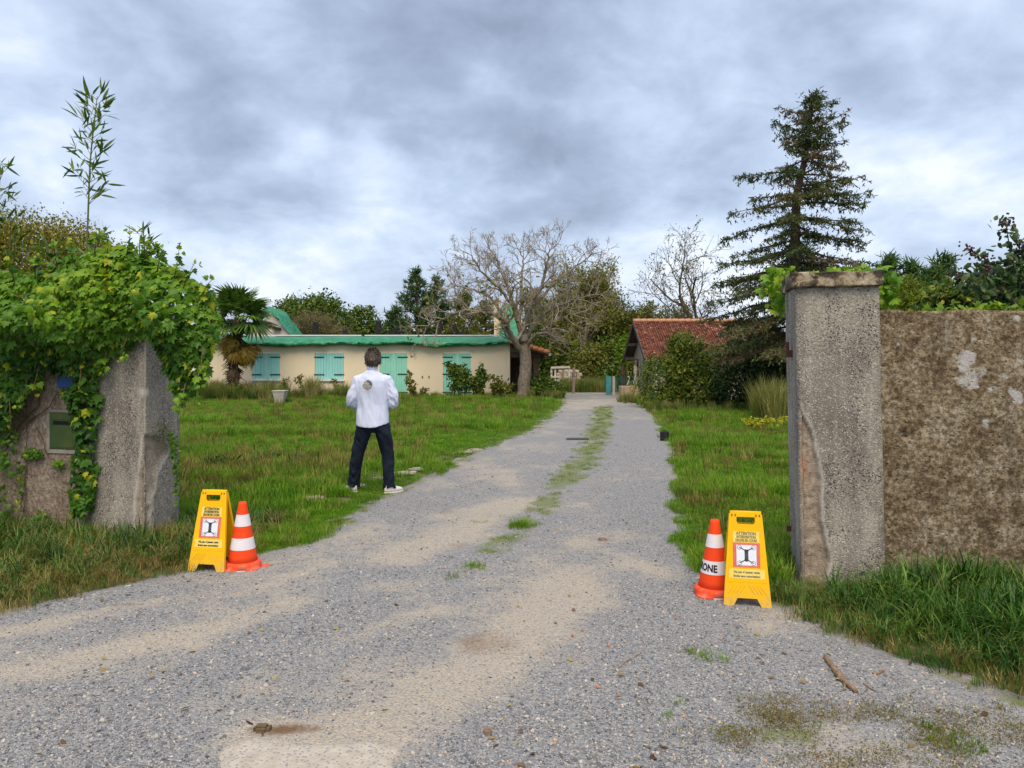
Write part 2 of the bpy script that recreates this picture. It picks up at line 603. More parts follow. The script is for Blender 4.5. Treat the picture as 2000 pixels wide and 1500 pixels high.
def tuft(name, rg, nb, h, spread, w, bend, mat, seg=3, tlo=0., thi=1., flop=.35):
    """a tuft of grass blades round the origin"""
    V = []; Fq = []; Tn = []
    for i in range(nb):
        a = rg.random() * 6.283; r = spread * rg.random() ** .6
        x, y = r * math.cos(a), r * math.sin(a)
        a2 = a + rg.normal() * .9
        hh = h * (.55 + .6 * rg.random())
        bd = bend * (.3 + 1.1 * rg.random())
        if rg.random() < flop * .3: bd *= 1.8
        ww = w * (.7 + .6 * rg.random())
        ox, oy = math.cos(a2), math.sin(a2)
        sx_, sy_ = -oy, ox
        b = len(V); tt = tlo + (thi - tlo) * rg.random()
        ang = .12 * rg.random(); px_, pz_ = 0., 0.
        for s in range(seg + 1):
            k = ww * (1 - (s / seg) ** 1.6) * .5
            cx, cy = x + ox * px_, y + oy * px_
            if s < seg:
                V.append((cx - sx_ * k, cy - sy_ * k, pz_)); V.append((cx + sx_ * k, cy + sy_ * k, pz_)); Tn += [tt, tt]
                px_ += math.sin(ang) * hh / seg; pz_ += math.cos(ang) * hh / seg
                ang += bd / seg
            else:
                V.append((cx, cy, pz_)); Tn.append(tt)
        for s in range(seg - 1):
            q = b + 2 * s
            Fq.append((q, q + 1, q + 3, q + 2))
        q = b + 2 * (seg - 1)
        Fq.append((q, q + 1, q + 2))
    me = npmesh(name, np.array(V), [Fq], Tn)
    me.materials.append(mat)
    return me

# ================================================================== GROUND AND DRIVEWAY
LE = np.array([(1.2, -9), (3.0, -8), (3.8, -6.2), (4.3, -4.3), (4.61, -3.25), (5.2, -2.85), (5.76, -2.3), (6.76, -1.77), (8.35, -1.61), (9.35, -1.42),
               (10.6, -1.03), (13.4, -.55), (17.4, .48), (22.5, 1.24), (28, 1.93), (34, 2.25), (36.8, 2.1), (38.5, 1.0), (40, -1.5)])
RE = np.array([(1.2, 4.6), (3.0, 3.0), (3.45, 2.45), (3.85, 2.15), (4.2, 1.88), (4.8, 1.74), (5.2, 1.55), (5.9, 1.42), (7.92, 1.77), (9.96, 2.27),
               (14.2, 3.04), (20.5, 4.03), (25.8, 4.66), (29, 4.85), (34, 5.3), (38.5, 5.6), (40, 5.7)])
def edges(Y):
    j = .10 * (vnoise(Y * 1.3, Y * 0, 3) - .5) + .10 * (vnoise(Y * 4.1, Y * 0, 4) - .5)
    k = .10 * (vnoise(Y * 1.1, Y * 0, 13) - .5) + .10 * (vnoise(Y * 3.9, Y * 0, 14) - .5)
    return np.interp(Y, LE[:, 0], LE[:, 1]) + j, np.interp(Y, RE[:, 0], RE[:, 1]) + k

def zroad(x, y):
    return .012 * (fbm(x, y, .8, 3, 31) - .5) * 2 + .010 * (fbm(x, y, 3.5, 2, 32) - .5) + .006

def gauss(x, y, px, py, rx, ry):
    gx, gy = G(px, py)
    return np.exp(-((x - gx) / rx) ** 2 - ((y - gy) / ry) ** 2)

def seg_d(x, y, pts):
    d = np.full(np.shape(x), 1e9)
    for (a, b) in zip(pts[:-1], pts[1:]):
        ax, ay = G(*a); bx, by = G(*b)
        dx, dy = bx - ax, by - ay
        t = np.clip(((x - ax) * dx + (y - ay) * dy) / (dx * dx + dy * dy), 0, 1)
        d = np.minimum(d, np.hypot(x - ax - t * dx, y - ay - t * dy))
    return d

def road_attr(x, y):
    wob = (fbm(x, y, 1.6, 4, 41) - .5)
    fn = fbm(x, y, 5.0, 4, 42) - .5
    dirt = .36 + 1.0 * wob + .7 * fn
    for pts, wd, am in (([(1130, 1120), (1040, 1210), (960, 1290), (800, 1380), (650, 1440)], .26, .75),
                        ([(1010, 980), (880, 1050), (780, 1090)], .24, .8), ([(940, 990), (860, 1010)], .2, .5),
                        ([(560, 1180), (380, 1240), (150, 1290), (-100, 1340)], .16, .55),
                        ([(850, 1190), (620, 1260), (450, 1300)], .10, .4),
                        ([(300, 1180), (120, 1215), (0, 1240)], .12, .5), ([(1010, 960), (980, 920)], .18, .45),
                        ([(1330, 1130), (1250, 1100), (1120, 1060)], .18, .4), ([(640, 1100), (480, 1160)], .10, .4),
                        ([(1520, 1200), (1480, 1230)], .12, .5), ([(1100, 800), (1180, 782), (1240, 778)], 1.2, .35),
                        ([(480, 1440), (700, 1460)], .2, .6)):
        d = seg_d(x, y, pts) + .10 * wob + .05 * fn
        dirt = dirt + am * np.exp(-(d / wd) ** 2)
    for pts, wd, am in (([(180, 1400), (300, 1350), (480, 1290), (640, 1230), (700, 1180)], .17, .8),
                        ([(1250, 1470), (1300, 1330), (1330, 1220), (1380, 1120)], .30, .7),
                        ([(780, 1130), (940, 1090), (1080, 1010)], .13, .5), ([(1270, 900), (1240, 860), (1230, 830)], .8, .5),
                        ([(60, 1440), (300, 1430)], .18, .7), ([(1030, 1420), (1000, 1480)], .2, .6), ([(1260, 1010), (1270, 950)], .4, .6)):
        d = seg_d(x, y, pts) + .10 * wob
        dirt = dirt - am * np.exp(-(d / wd) ** 2)
    dirt = np.clip(dirt, 0, 1)
    moss = 1.25 * np.exp(-(seg_d(x, y, [(1180, 795), (1178, 815), (1165, 850)]) / .34) ** 2)
    moss = moss + .75 * np.exp(-(seg_d(x, y, [(1165, 850), (1140, 900), (1090, 950), (1050, 1000), (1015, 1028), (950, 1075)]) / .22) ** 2)
    moss = moss + .42 * np.exp(-(seg_d(x, y, [(1180, 795), (1170, 850), (1130, 915), (1070, 975), (1015, 1028), (960, 1075)]) / (.08 + .022 * y)) ** 2)
    moss = moss + .55 * np.exp(-(seg_d(x, y, [(1165, 850), (1150, 905), (1130, 940)]) / .40) ** 2)
    xl, xr = edges(y)
    moss = moss + .9 * np.exp(-((x - xl) / .28) ** 2) * (y > 6) + 1.0 * np.exp(-((x - xr) / .12) ** 2)
    for px, py, rx, ry, am in ((925, 1110, .12, .1, .8), (885, 1127, .08, .05, .7), (1375, 1285, .1, .1, .9), (1400, 1362, .07, .05, .7),
                               (1480, 1440, .22, .1, .5), (1620, 1440, .25, .14, .6), (1560, 1410, .25, .10, .5), (1760, 1460, .25, .10, .5),
                               (1900, 1450, .20, .10, .8), (1300, 1420, .08, .05, .6), (1720, 1350, .22, .08, .4), (1950, 1380, .2, .08, .7),
                               (1060, 1200, .2, .1, .25), (40, 1237, .12, .06, .9), (930, 1018, .06, .05, .8), (1500, 1350, .08, .04, .5)):
        moss = moss + am * gauss(x, y, px, py, rx, ry)
    moss = np.clip(moss * (.15 + 1.9 * np.clip(fbm(x, y, 5, 4, 44) - .15, 0, 1)), 0, 1)
    soil = .9 * gauss(x, y, 560, 1425, .20, .07) + .75 * gauss(x, y, 950, 1255, .22, .28) + .45 * gauss(x, y, 900, 1065, .2, .3)
    soil = soil + .5 * gauss(x, y, 870, 1000, .25, .2) + .45 * gauss(x, y, 1560, 1400, .5, .12) + .5 * gauss(x, y, 1180, 1055, .12, .1)
    soil = soil + .40 * np.exp(-((x - xr) / .16) ** 2) * (y < 6) + .4 * np.exp(-((x - xl) / .12) ** 2) * (y < 7) + .45 * np.exp(-((x - xl) / .35) ** 2) * (y >= 7) * (y < 14)
    soil = np.clip(soil * (.5 + fbm(x, y, 7, 3, 45)), 0, 1)
    return dirt, moss, soil

# ground: one sheet out to the horizon
m_ground, t, b, tcg = newmat('soil_under_grass')
og = tcg.outputs['Object']
cg = mix(t, ramp(t, noi(t, og, 1.3, 6, .65), [(.35, 0.), (.65, 1.)]), (.050, .085, .016), (.105, .105, .035))
cg = mix(t, ramp(t, noi(t, og, 9, 4, .6), [(.5, 0.), (.62, 1.)]), cg, (.17, .13, .08))
sock(t, b, 'Base Color', cg); b.inputs['Roughness'].default_value = .95
bump(t, b, noi(t, og, 40, 5, .65), .6, .02)
mb = MB()
q = 1500
mb.add([(-q, -q, -.025), (q, -q, -.025), (q, q, -.025), (-q, q, -.025)], [(0, 1, 2, 3)])
tag(mb.build('ground', m_ground), 'flat ground of soil and turf under the whole place', None, kind='structure')

# driveway
m_road, t, b, tcr = newmat('gravel_surface')
o_ = tcr.outputs['Object']
def attr(t, nm): return nd(t, 'ShaderNodeAttribute', attribute_name=nm).outputs['Fac']
vor = nd(t, 'ShaderNodeTexVoronoi'); sock(t, vor, 'Vector', o_); vor.inputs['Scale'].default_value = 95
vor2 = nd(t, 'ShaderNodeTexVoronoi'); sock(t, vor2, 'Vector', o_); vor2.inputs['Scale'].default_value = 42
sp = nd(t, 'ShaderNodeSeparateColor'); t.links.new(vor.outputs['Color'], sp.inputs[0])
gr = ramp(t, sp.outputs[0], [(0, (.11, .11, .12)), (.35, (.215, .215, .225)), (.7, (.31, .305, .31)), (.93, (.36, .35, .34)), (1, (.5, .46, .41))])
gr = mix(t, .35, gr, ramp(t, noi(t, o_, 30, 5, .7), [(.3, (.14, .145, .16)), (.7, (.36, .36, .37))]))
di = ramp(t, noi(t, o_, 60, 6, .75), [(.3, (.25, .215, .175)), (.5, (.41, .360, .300)), (.72, (.55, .49, .42))])
di = mix(t, ramp(t, sp.outputs[1], [(.80, 0.), (.86, .8)]), di, gr)
dn = mth(t, 'ADD', attr(t, 'dirt'), mth(t, 'MULTIPLY', mth(t, 'SUBTRACT', noi(t, o_, 9, 8, .78), .5), 1.5))
c = mix(t, sstep(t, dn, .22, .95), gr, di)
c = mix(t, sstep(t, mth(t, 'ADD', attr(t, 'soil'), mth(t, 'MULTIPLY', mth(t, 'SUBTRACT', noi(t, o_, 25, 5, .7), .5), .5)), .3, .95), c, (.17, .10, .055))
mo = mth(t, 'ADD', attr(t, 'moss'), mth(t, 'MULTIPLY', mth(t, 'SUBTRACT', noi(t, o_, 30, 5, .7), .5), .9))
c = mix(t, sstep(t, mo, .55, 1.25), c, mix(t, noi(t, o_, 20, 3), (.10, .155, .022), (.185, .20, .05)))
sock(t, b, 'Base Color', c); b.inputs['Roughness'].default_value = .92
b.inputs['Specular IOR Level'].default_value = .15
bh = mth(t, 'ADD', mth(t, 'MULTIPLY', vor.outputs['Distance'], -1.0), mth(t, 'MULTIPLY', noi(t, o_, 14, 5, .6), 1.2))
bump(t, b, bh, .75, .012)

ys = [1.6]
while ys[-1] < 38.5: ys.append(ys[-1] + max(.025, .0095 * ys[-1]))
ys = np.array(ys)
NC = 150
xl, xr = edges(ys)
uu = np.linspace(0, 1, NC)
XX = (xl - .2)[:, None] * (1 - uu) + (xr + .2)[:, None] * uu
YY = np.repeat(ys[:, None], NC, 1)
ZZ = zroad(XX, YY)
edge = np.minimum(np.minimum(XX - xl[:, None], xr[:, None] - XX), .0) / .2
ZZ = ZZ + edge * .028
dA, mA, sA = road_attr(XX.ravel(), YY.ravel())
nr = len(ys)
ii = (np.arange(nr - 1)[:, None] * NC + np.arange(NC - 1)).ravel()
me = npmesh('driveway', np.stack([XX, YY, ZZ], -1).reshape(-1, 3), np.stack([ii, ii + 1, ii + NC + 1, ii + NC], 1), sm=True,
            attrs={'dirt': dA, 'moss': mA, 'soil': sA})
tag(link('driveway', me, m_road), 'curving gravel driveway with beige dirt patches', None, kind='structure')

# worn concrete patch in front
m_patch, t, b, tcp = newmat('worn_concrete')
o_ = tcp.outputs['Object']
v3 = nd(t, 'ShaderNodeTexVoronoi'); sock(t, v3, 'Vector', o_); v3.inputs['Scale'].default_value = 60
c = mix(t, ramp(t, noi(t, o_, 14, 5, .6), [(.35, 0.), (.65, 1.)]), (.37, .325, .27), (.47, .42, .355))
c = mix(t, ramp(t, v3.outputs['Distance'], [(.24, .9), (.40, 0.)]), c, (.21, .21, .225))
c = mix(t, ramp(t, noi(t, o_, 40, 4, .6), [(.55, 0.), (.7, .7)]), c, (.40, .355, .29))
sock(t, b, 'Base Color', c); b.inputs['Roughness'].default_value = .9
bump(t, b, mth(t, 'MULTIPLY', v3.outputs['Distance'], 1.0), .4, .008)
PATCH = [G(x, y) for x, y in ((430, 1470), (450, 1450), (500, 1441), (560, 1443), (580, 1453), (640, 1455), (700, 1446), (760, 1449), (785, 1466), (770, 1500), (740, 1560), (600, 1600), (470, 1590), (420, 1520))]
pa = np.array(PATCH)
gx_ = np.arange(pa[:, 0].min() - .03, pa[:, 0].max() + .03, .012); gy_ = np.arange(pa[:, 1].min() - .03, pa[:, 1].max() + .03, .012)
GX, GY = np.meshgrid(gx_, gy_); fx_, fy_ = GX.ravel(), GY.ravel()
sd_ = polydist(fx_, fy_, PATCH) * np.where(inpoly(fx_, fy_, PATCH), 1, -1) + .05 * (fbm(fx_, fy_, 9, 4, 91) - .5)
k_ = np.clip((sd_ + .02) / .07, 0, 1)
fz_ = zroad(fx_, fy_) - .010 + .022 * k_ * k_ * (3 - 2 * k_)
nxp = len(gx_); mb = MB(); mb.v = list(zip(fx_, fy_, fz_))
for j in range(len(gy_) - 1):
    for i in range(nxp - 1):
        q0 = j * nxp + i
        if max(sd_[q0], sd_[q0 + 1], sd_[q0 + nxp], sd_[q0 + nxp + 1]) > -.02: mb.f.append((q0, q0 + 1, q0 + nxp + 1, q0 + nxp))
tag(mb.build('concrete_patch', m_patch, sm=True), 'worn pale concrete patch in the gravel at the front', None, kind='structure')

# ------------------------------------------------------------------ gravel: loose stones
rg = np.random.default_rng(11)
m_stone, t, b, tcs = newmat('gravel_stone')
oi = nd(t, 'ShaderNodeObjectInfo')
c = ramp(t, oi.outputs['Random'], [(0, (.075, .078, .088)), (.25, (.15, .155, .17)), (.5, (.24, .244, .262)), (.74, (.335, .333, .338)), (.88, (.44, .395, .335)), (.965, (.52, .46, .38)), (.985, (.50, .24, .13)), (1, (.55, .53, .5))])
sock(t, b, 'Base Color', c); b.inputs['Roughness'].default_value = .8; b.inputs['Specular IOR Level'].default_value = .25
def stone(seed, sub=1, fl=.6):
    bm = bmesh.new()
    bmesh.ops.create_icosphere(bm, subdivisions=sub, radius=1)
    rs = np.random.default_rng(seed)
    for v in bm.verts:
        v.co *= .72 + .5 * rs.random()
        v.co.z *= fl; v.co.x *= 1.15
    me = bpy.data.meshes.new('stone'); bm.to_mesh(me); bm.free()
    me.materials.append(m_stone)
    return me
stones = [stone(s, 1, .5 + .05 * s) for s in range(5)]
N0 = 330000
y = 2.3 * (14.0 / 2.3) ** rg.random(N0)
x = (rg.random(N0) * 2 - 1) * (.80 * y + .15)
a, bb = edges(y)
ok = (x > a + .03) & (x < bb - .03) & ~inpoly(x, y, PATCH)
x, y = x[ok], y[ok]
dA, mA, sA = road_attr(x, y)
keep = rg.random(len(x)) < np.clip(1.12 - 1.15 * dA - .7 * mA - .9 * sA, .04, 1) * np.clip(1.1 - y / 16, 0, 1)
x, y = x[keep], y[keep]
n = len(x)
sz = np.clip(.0031 * np.exp(rg.normal(size=n) * .45), .0016, .011) * (1 + .25 * (y - 3) / 5)
big_ = rg.random(n) < .004
sz[big_] *= 2.0
gz = zroad(x, y) + sz * .15
tag(scatter('gravel', np.stack([x, y, gz], 1), rg.random(n) * 6.28, sz, rg.integers(0, 5, n), stones, rg.normal(size=(n, 2)) * .4), 'loose grey and tan gravel covering the driveway', None, kind='stuff')

# ================================================================== WALL LINE
WU = np.array([.9744, -.2250, 0]); WN = np.array([.2250, .9744, 0])        # along the wall, away from the road
WA = math.atan2(WU[1], WU[0])
LC = np.array([-3.24, 6.57, 0]); RC = np.array([2.04, 5.35, 0])           # near corners of the two pillars
def on_wall(px, py, off=0.0, base=LC):
    """point of the wall plane seen at a pixel -> (u, z)"""
    rx = (px - 1000) / F
    o0 = base + WN * off
    tt = (rx * o0[1] - o0[0]) / (WU[0] - rx * WU[1])
    Yp = o0[1] + WU[1] * tt
    return tt, H + (HZ - py) * Yp / F
def wp3(u, z, off=0.0, base=LC):
    q_ = base + WU * u + WN * off
    return (q_[0], q_[1], z)

# pebble-dash render of the pillars
m_pil, t, b, tcx = newmat('grey_render')
o_ = tcx.outputs['Object']
v1 = nd(t, 'ShaderNodeTexVoronoi'); sock(t, v1, 'Vector', o_); v1.inputs['Scale'].default_value = 125
s1 = nd(t, 'ShaderNodeSeparateColor'); t.links.new(v1.outputs['Color'], s1.inputs[0])
mp = nd(t, 'ShaderNodeMapping'); mp.inputs['Scale'].default_value = (3, 3, .6); sock(t, mp, 0, o_)
st = noi(t, mp.outputs[0], 2.2, 5, .6)
c = ramp(t, st, [(.32, (.185, .165, .142)), (.47, (.315, .28, .238)), (.66, (.50, .45, .375))])
c = mix(t, ramp(t, noi(t, o_, 50, 4, .7), [(.35, .65), (.65, 0.)]), c, (.20, .175, .15))
c = mix(t, ramp(t, s1.outputs[0], [(.84, 0.), (.92, .65)]), c, (.62, .57, .49))
dk = mth(t, 'MULTIPLY', ramp(t, s1.outputs[1], [(.80, 0.), (.88, .9)]), ramp(t, noi(t, o_, 3.2, 4, .6), [(.38, 0.), (.54, 1.)]))
c = mix(t, dk, c, (.045, .043, .05))
c = mix(t, attr(t, 'chip'), c, mix(t, ramp(t, noi(t, o_, 25, 6, .7), [(.35, 0.), (.65, 1.)]), (.24, .175, .125), (.47, .39, .31)))
c = mix(t, attr(t, 'lip'), c, (.58, .53, .46))
rust = nd(t, 'ShaderNodeAttribute', attribute_name='brick')
c = mix(t, rust.outputs['Fac'], c, (.48, .22, .12))
sock(t, b, 'Base Color', c); b.inputs['Roughness'].default_value = .93; b.inputs['Specular IOR Level'].default_value = .15
bump(t, b, mth(t, 'ADD', noi(t, o_, 70, 5, .7), mth(t, 'MULTIPLY', v1.outputs['Distance'], .5)), .7, .012)

def grid_pillar(w, d, h, step, chipf, lean=0.0, base=(0, 0, 0)):
    """pillar with finely divided faces; local x along the front, y back, origin at its near corner; chipf -> (depth, chip, lip, brick)"""
    bm = bmesh.new()
    nx, ny, nz = int(w / step), int(d / step), int(h / step)
    cache = {}
    def vt(i, j, k):
        key = (i, j, k)
        if key not in cache: cache[key] = bm.verts.new((i * w / nx, j * d / ny, k * h / nz))
        return cache[key]
    for k in range(nz):
        for i in range(nx):
            bm.faces.new((vt(i, 0, k), vt(i + 1, 0, k), vt(i + 1, 0, k + 1), vt(i, 0, k + 1)))
            bm.faces.new((vt(i + 1, ny, k), vt(i, ny, k), vt(i, ny, k + 1), vt(i + 1, ny, k + 1)))
        for j in range(ny):
            bm.faces.new((vt(nx, j, k), vt(nx, j + 1, k), vt(nx, j + 1, k + 1), vt(nx, j, k + 1)))
            bm.faces.new((vt(0, j + 1, k), vt(0, j, k), vt(0, j, k + 1), vt(0, j + 1, k + 1)))
    for i in range(nx):
        for j in range(ny):
            bm.faces.new((vt(i, j, nz), vt(i + 1, j, nz), vt(i + 1, j + 1, nz), vt(i, j + 1, nz)))
    bm.verts.ensure_lookup_table()
    C = np.array([v.co[:] for v in bm.verts])
    me = bpy.data.meshes.new('shaft'); bm.to_mesh(me); bm.free()
    x, y, z = C.T
    # outward normal per vertex
    nx_ = np.where(x < 1e-6, -1, np.where(x > w - 1e-6, 1, 0)); ny_ = np.where(y < 1e-6, -1, np.where(y > d - 1e-6, 1, 0))
    nn = nrm(np.stack([nx_, ny_, 0 * nx_], 1).astype(float) + 1e-9)
    dep, ch, lip, br = chipf(x, y, z)
    s = x + y
    rough_ = .010 * (fbm(s + 3, z, 2.5, 3, 3) - .5) + .005 * (fbm(s, z, 14, 3, 4) - .5)
    rough_ = rough_ + ch * .020 * (fbm(s, z, 16, 3, 8) - .5)
    corner = (np.abs(nx_) + np.abs(ny_) > 1)
    rough_ = rough_ - corner * (.006 + .012 * fbm(s, z, 9, 3, 12))
    C = C + nn * (rough_ - dep)[:, None]
    C[:, 0] += lean * (1 - z / h)
    me.vertices.foreach_set('co', C.astype(np.float32).ravel())
    for nm, vv in (('chip', ch), ('lip', lip), ('brick', br)):
        me.attributes.new(nm, 'FLOAT', 'POINT').data.foreach_set('value', vv.astype(np.float32))
    smooth(me)
    return me

# right pillar: plaster broken off up its near corner
def chip_right(x, y, z):
    e = np.interp(z, [0, .12, .2, .45, .8, .95, 1.12, 1.34, 1.36], [.16, .17, .19, .155, .145, .125, .10, .0, -.2])
    e = e + .035 * (fbm(z * 0 + 1, z, 6, 4, 21) - .5) + .02 * (fbm(x * 2, z, 12, 3, 22) - .5)
    onf = (y < 1e-6) & (x > -1)
    inside = np.where(y < 1e-6, e - x, np.where(x < 1e-6, np.minimum(e, .03) * .7 - y, -1))
    ch = np.clip(inside / .012, 0, 1)
    lip = np.exp(-((inside + .006) / .010) ** 2) * (y < 1e-6) * (z < 1.37) * .9
    br = ch * np.exp(-((z - .86) / .10) ** 2 - ((x - .01) / .04) ** 2) * .9
    return ch * .032, ch, lip, br
pr = root('gate_pillar', (RC[0], RC[1], -.025), 'tall grey rendered gate pillar with a capstone and a broken corner, beside the brown wall', 'pillar', 'gate pillars', rz=WA)
me = grid_pillar(.56, .55, 2.16, .0125, chip_right, lean=.045)
link('shaft', me, m_pil, pr, local=True)
m_cap, t, b, tcx = newmat('lichened_capstone')
o_ = tcx.outputs['Object']
c = ramp(t, noi(t, o_, 9, 6, .65), [(.40, (.022, .017, .013)), (.49, (.10, .072, .045)), (.56, (.36, .29, .19)), (.70, (.52, .46, .35))])
sock(t, b, 'Base Color', c); b.inputs['Roughness'].default_value = .95
bump(t, b, noi(t, o_, 35, 6, .7), .9, .02)
bm = bmesh.new()
bmesh.ops.create_cube(bm, size=1)
bmesh.ops.subdivide_edges(bm, edges=bm.edges[:], cuts=14, use_grid_fill=True)
for v in bm.verts:
    p = v.co.copy()
    v.co.x = .28 + p.x * .615; v.co.y = .275 + p.y * .63; v.co.z = 2.213 + p.z * .115
    e_ = sorted((abs(p.x), abs(p.y), abs(p.z)))[1]
    k = .012 * (noise.noise(Vector(v.co) * 9) + .5 * noise.noise(Vector(v.co) * 25)) - (.010 if e_ > .49 else 0)
    v.co += p.normalized() * k
me = bpy.data.meshes.new('capstone'); bm.to_mesh(me); bm.free()
link('capstone', smooth(me), m_cap, pr, local=True)
m_rust = M('rusty_iron', (.10, .035, .025), (.06, .025, .02), 20, .8, .3, 80)
mb = MB(); mb.box(-.035, .02, .20, .26, 1.66, 1.715); mb.tube([(-.022, .23, 1.71), (-.022, .23, 1.775)], .011, 8)
mb.build('hinge_pin', m_rust, pr, local=True)
mb = MB(); mb.box(-.012, .02, .33, .36, .33, .37)
mb.build('hinge_stub', m_rust, pr, local=True)

# left pillar: weathered, flaking near its corner, mostly under ivy
def chip_left(x, y, z):
    w = .575
    a = (w - x)                                   # distance from the near (right) corner on the front face
    n1 = .05 * (fbm(x * 3, z, 5, 4, 51) - .5)
    onr = (x > w - 1e-6)
    e1 = np.interp(z, [0, .3, .6, .85, .98, 1.0], [.10, .10, .06, .05, .02, -.3]) + n1
    in_f = np.where(y < 1e-6, e1 - a, np.where(onr, np.interp(z, [0, .42, .60, .80, .95, 1.02], [.05, .10, .20, .30, .22, -.3]) + n1 * 1.6 + .10 * (fbm(y * 2, z, 3.2, 4, 53) - .5) - y, -1))
    ch = np.clip(in_f / .035, 0, 1)
    lip = np.exp(-((in_f + .006) / .012) ** 2) * (z < 1.05) * .55
    lip = np.maximum(lip, np.clip(1.3 - np.hypot(a - .015, (z - 1.36) * 1.3) / .05 + n1 * 8, 0, 1) * (y < .04))
    lip = np.maximum(lip, np.exp(-(a / .012) ** 2) * (y < 1e-6) * (z > 1.0) * .5)
    rec = onr * np.clip((y - .42) / .06, 0, 1) * .03
    return ch * .030 + rec, ch * .55, np.clip(lip * 1.3, 0, 1), ch * 0
pl = root('gate_pillar', tuple(LC - WU * .575 - np.array([0, 0, .025])), 'grey weathered gate pillar half buried under hanging ivy', 'pillar', 'gate pillars', rz=WA)
me = grid_pillar(.575, .483, 2.12, .0125, chip_left, lean=-.02)
link('shaft', me, m_pil, pl, local=True)

# walls
def rough_wall(u0, u1, z1, off, base, step, seed, pitf=None):
    nu = int(abs(u1 - u0) / step); nz = int(z1 / step)
    U, Z = np.meshgrid(np.linspace(u0, u1, nu + 1), np.linspace(-.03, z1, nz + 1))
    dd = .014 * (fbm(U + 9, Z, 1.5, 3, seed) - .5) + .012 * (fbm(U, Z, 9, 4, seed + 1) - .5)
    wh = np.zeros_like(U)
    if pitf is not None:
        pit, wh = pitf(U, Z)
        dd = dd - pit
    Pf = base[None, None] + WU * U[..., None] + WN * (off - dd)[..., None]
    Pf[..., 2] = Z * (1 + .012 * (fbm(U, U * 0, 3, 4, seed + 5) - .5) * 2)
    n = (nu + 1)
    top = (np.arange(nu + 1) + nz * n)
    V = list(Pf.reshape(-1, 3))
    i0 = (np.arange(nz)[:, None] * n + np.arange(nu)).ravel()
    Fc = np.stack([i0, i0 + 1, i0 + n + 1, i0 + n], 1).tolist()
    b0 = len(V)
    th = .22
    for i in range(nu + 1):
        q_ = base + WU * U[0, i] + WN * (off + th)
        V.append((q_[0], q_[1], z1 + .01 * (vnoise(U[0, i:i + 1] * 7, U[0, i:i + 1] * 0, seed)[0] - .5)))
    b1 = len(V)
    for i in range(nu + 1):
        q_ = base + WU * U[0, i] + WN * (off + th)
        V.append((q_[0], q_[1], -.03))
    for i in range(nu):
        Fc.append((nz * n + i, nz * n + i + 1, b0 + i + 1, b0 + i))
        Fc.append((b0 + i, b0 + i + 1, b1 + i + 1, b1 + i))
    # closed ends
    for e in (0, nu):
        lp = [e + k * n for k in range(nz + 1)] + [b0 + e, b1 + e]
        Fc.append(tuple(lp))
    return npmesh('wall', np.array(V), [Fc], sm=True, attrs={'white': np.concatenate([wh.ravel(), np.zeros(2 * (nu + 1))])})

def wall_mat(name, stops, dots, white):
    m, t, b, tcx = newmat(name)
    o_ = tcx.outputs['Object']
    c = ramp(t, mth(t, 'ADD', mth(t, 'MULTIPLY', noi(t, o_, 5, 8, .75), .6), mth(t, 'MULTIPLY', noi(t, o_, 17, 6, .75), .4)), stops)
    c = mix(t, ramp(t, noi(t, o_, 34, 5, .75), [(.40, .75), (.60, 0.)]), c, dots)
    c = mix(t, ramp(t, noi(t, o_, 55, 4, .7), [(.60, 0.), (.72, .7)]), c, white)
    v_ = nd(t, 'ShaderNodeTexVoronoi'); sock(t, v_, 'Vector', o_); v_.inputs['Scale'].default_value = 19
    c = mix(t, ramp(t, v_.outputs['Distance'], [(.06, .8), (.12, 0.)]), c, (.03, .024, .02))
    ms = nd(t, 'ShaderNodeMapping'); ms.inputs['Scale'].default_value = (1, 1, .10); sock(t, ms, 0, o_)
    c = mix(t, ramp(t, noi(t, ms.outputs[0], 7, 5, .65), [(.54, 0.), (.70, .55)]), c, dots)
    vc = nd(t, 'ShaderNodeTexVoronoi', feature='DISTANCE_TO_EDGE'); vc.inputs['Scale'].default_value = 1.6
    vw = nd(t, 'ShaderNodeVectorMath', operation='ADD'); nw = nd(t, 'ShaderNodeTexNoise'); nw.inputs['Scale'].default_value = 5; nw.inputs['Detail'].default_value = 6; sock(t, nw, 'Vector', o_)
    nws = nd(t, 'ShaderNodeVectorMath', operation='SCALE'); t.links.new(nw.outputs['Color'], nws.inputs[0]); nws.inputs['Scale'].default_value = .35
    sock(t, vw, 0, o_); t.links.new(nws.outputs[0], vw.inputs[1]); t.links.new(vw.outputs[0], vc.inputs['Vector'])
    ck = mth(t, 'MULTIPLY', ramp(t, vc.outputs['Distance'], [(.003, 1.), (.008, 0.)]), ramp(t, noi(t, o_, 1.3, 3, .5), [(.50, 0.), (.60, .8)]))
    c = mix(t, ck, c, (.03, .024, .018))
    wn = mth(t, 'ADD', attr(t, 'white'), mth(t, 'MULTIPLY', mth(t, 'SUBTRACT', noi(t, o_, 11, 8, .72), .5), 2.2))
    c = mix(t, sstep(t, wn, .45, .75), c, mix(t, noi(t, o_, 11, 5, .6), (.40, .37, .35), (.60, .57, .55)))
    sock(t, b, 'Base Color', c); b.inputs['Roughness'].default_value = .95; b.inputs['Specular IOR Level'].default_value = .1
    bump(t, b, mth(t, 'ADD', noi(t, o_, 38, 6, .75), mth(t, 'MULTIPLY', sstep(t, v_.outputs['Distance'], .05, .18), .5)), .9, .018)
    return m
m_wr = wall_mat('brown_render', [(.37, (.090, .062, .036)), (.450, (.215, .155, .095)), (.515, (.36, .28, .185)), (.62, (.53, .455, .35))], (.070, .046, .028), (.46, .40, .31))
m_wl = wall_mat('pinkish_render', [(.37, (.21, .155, .115)), (.48, (.37, .290, .220)), (.62, (.54, .45, .37))], (.17, .115, .08), (.46, .40, .32))
WB = RC + WU * .56
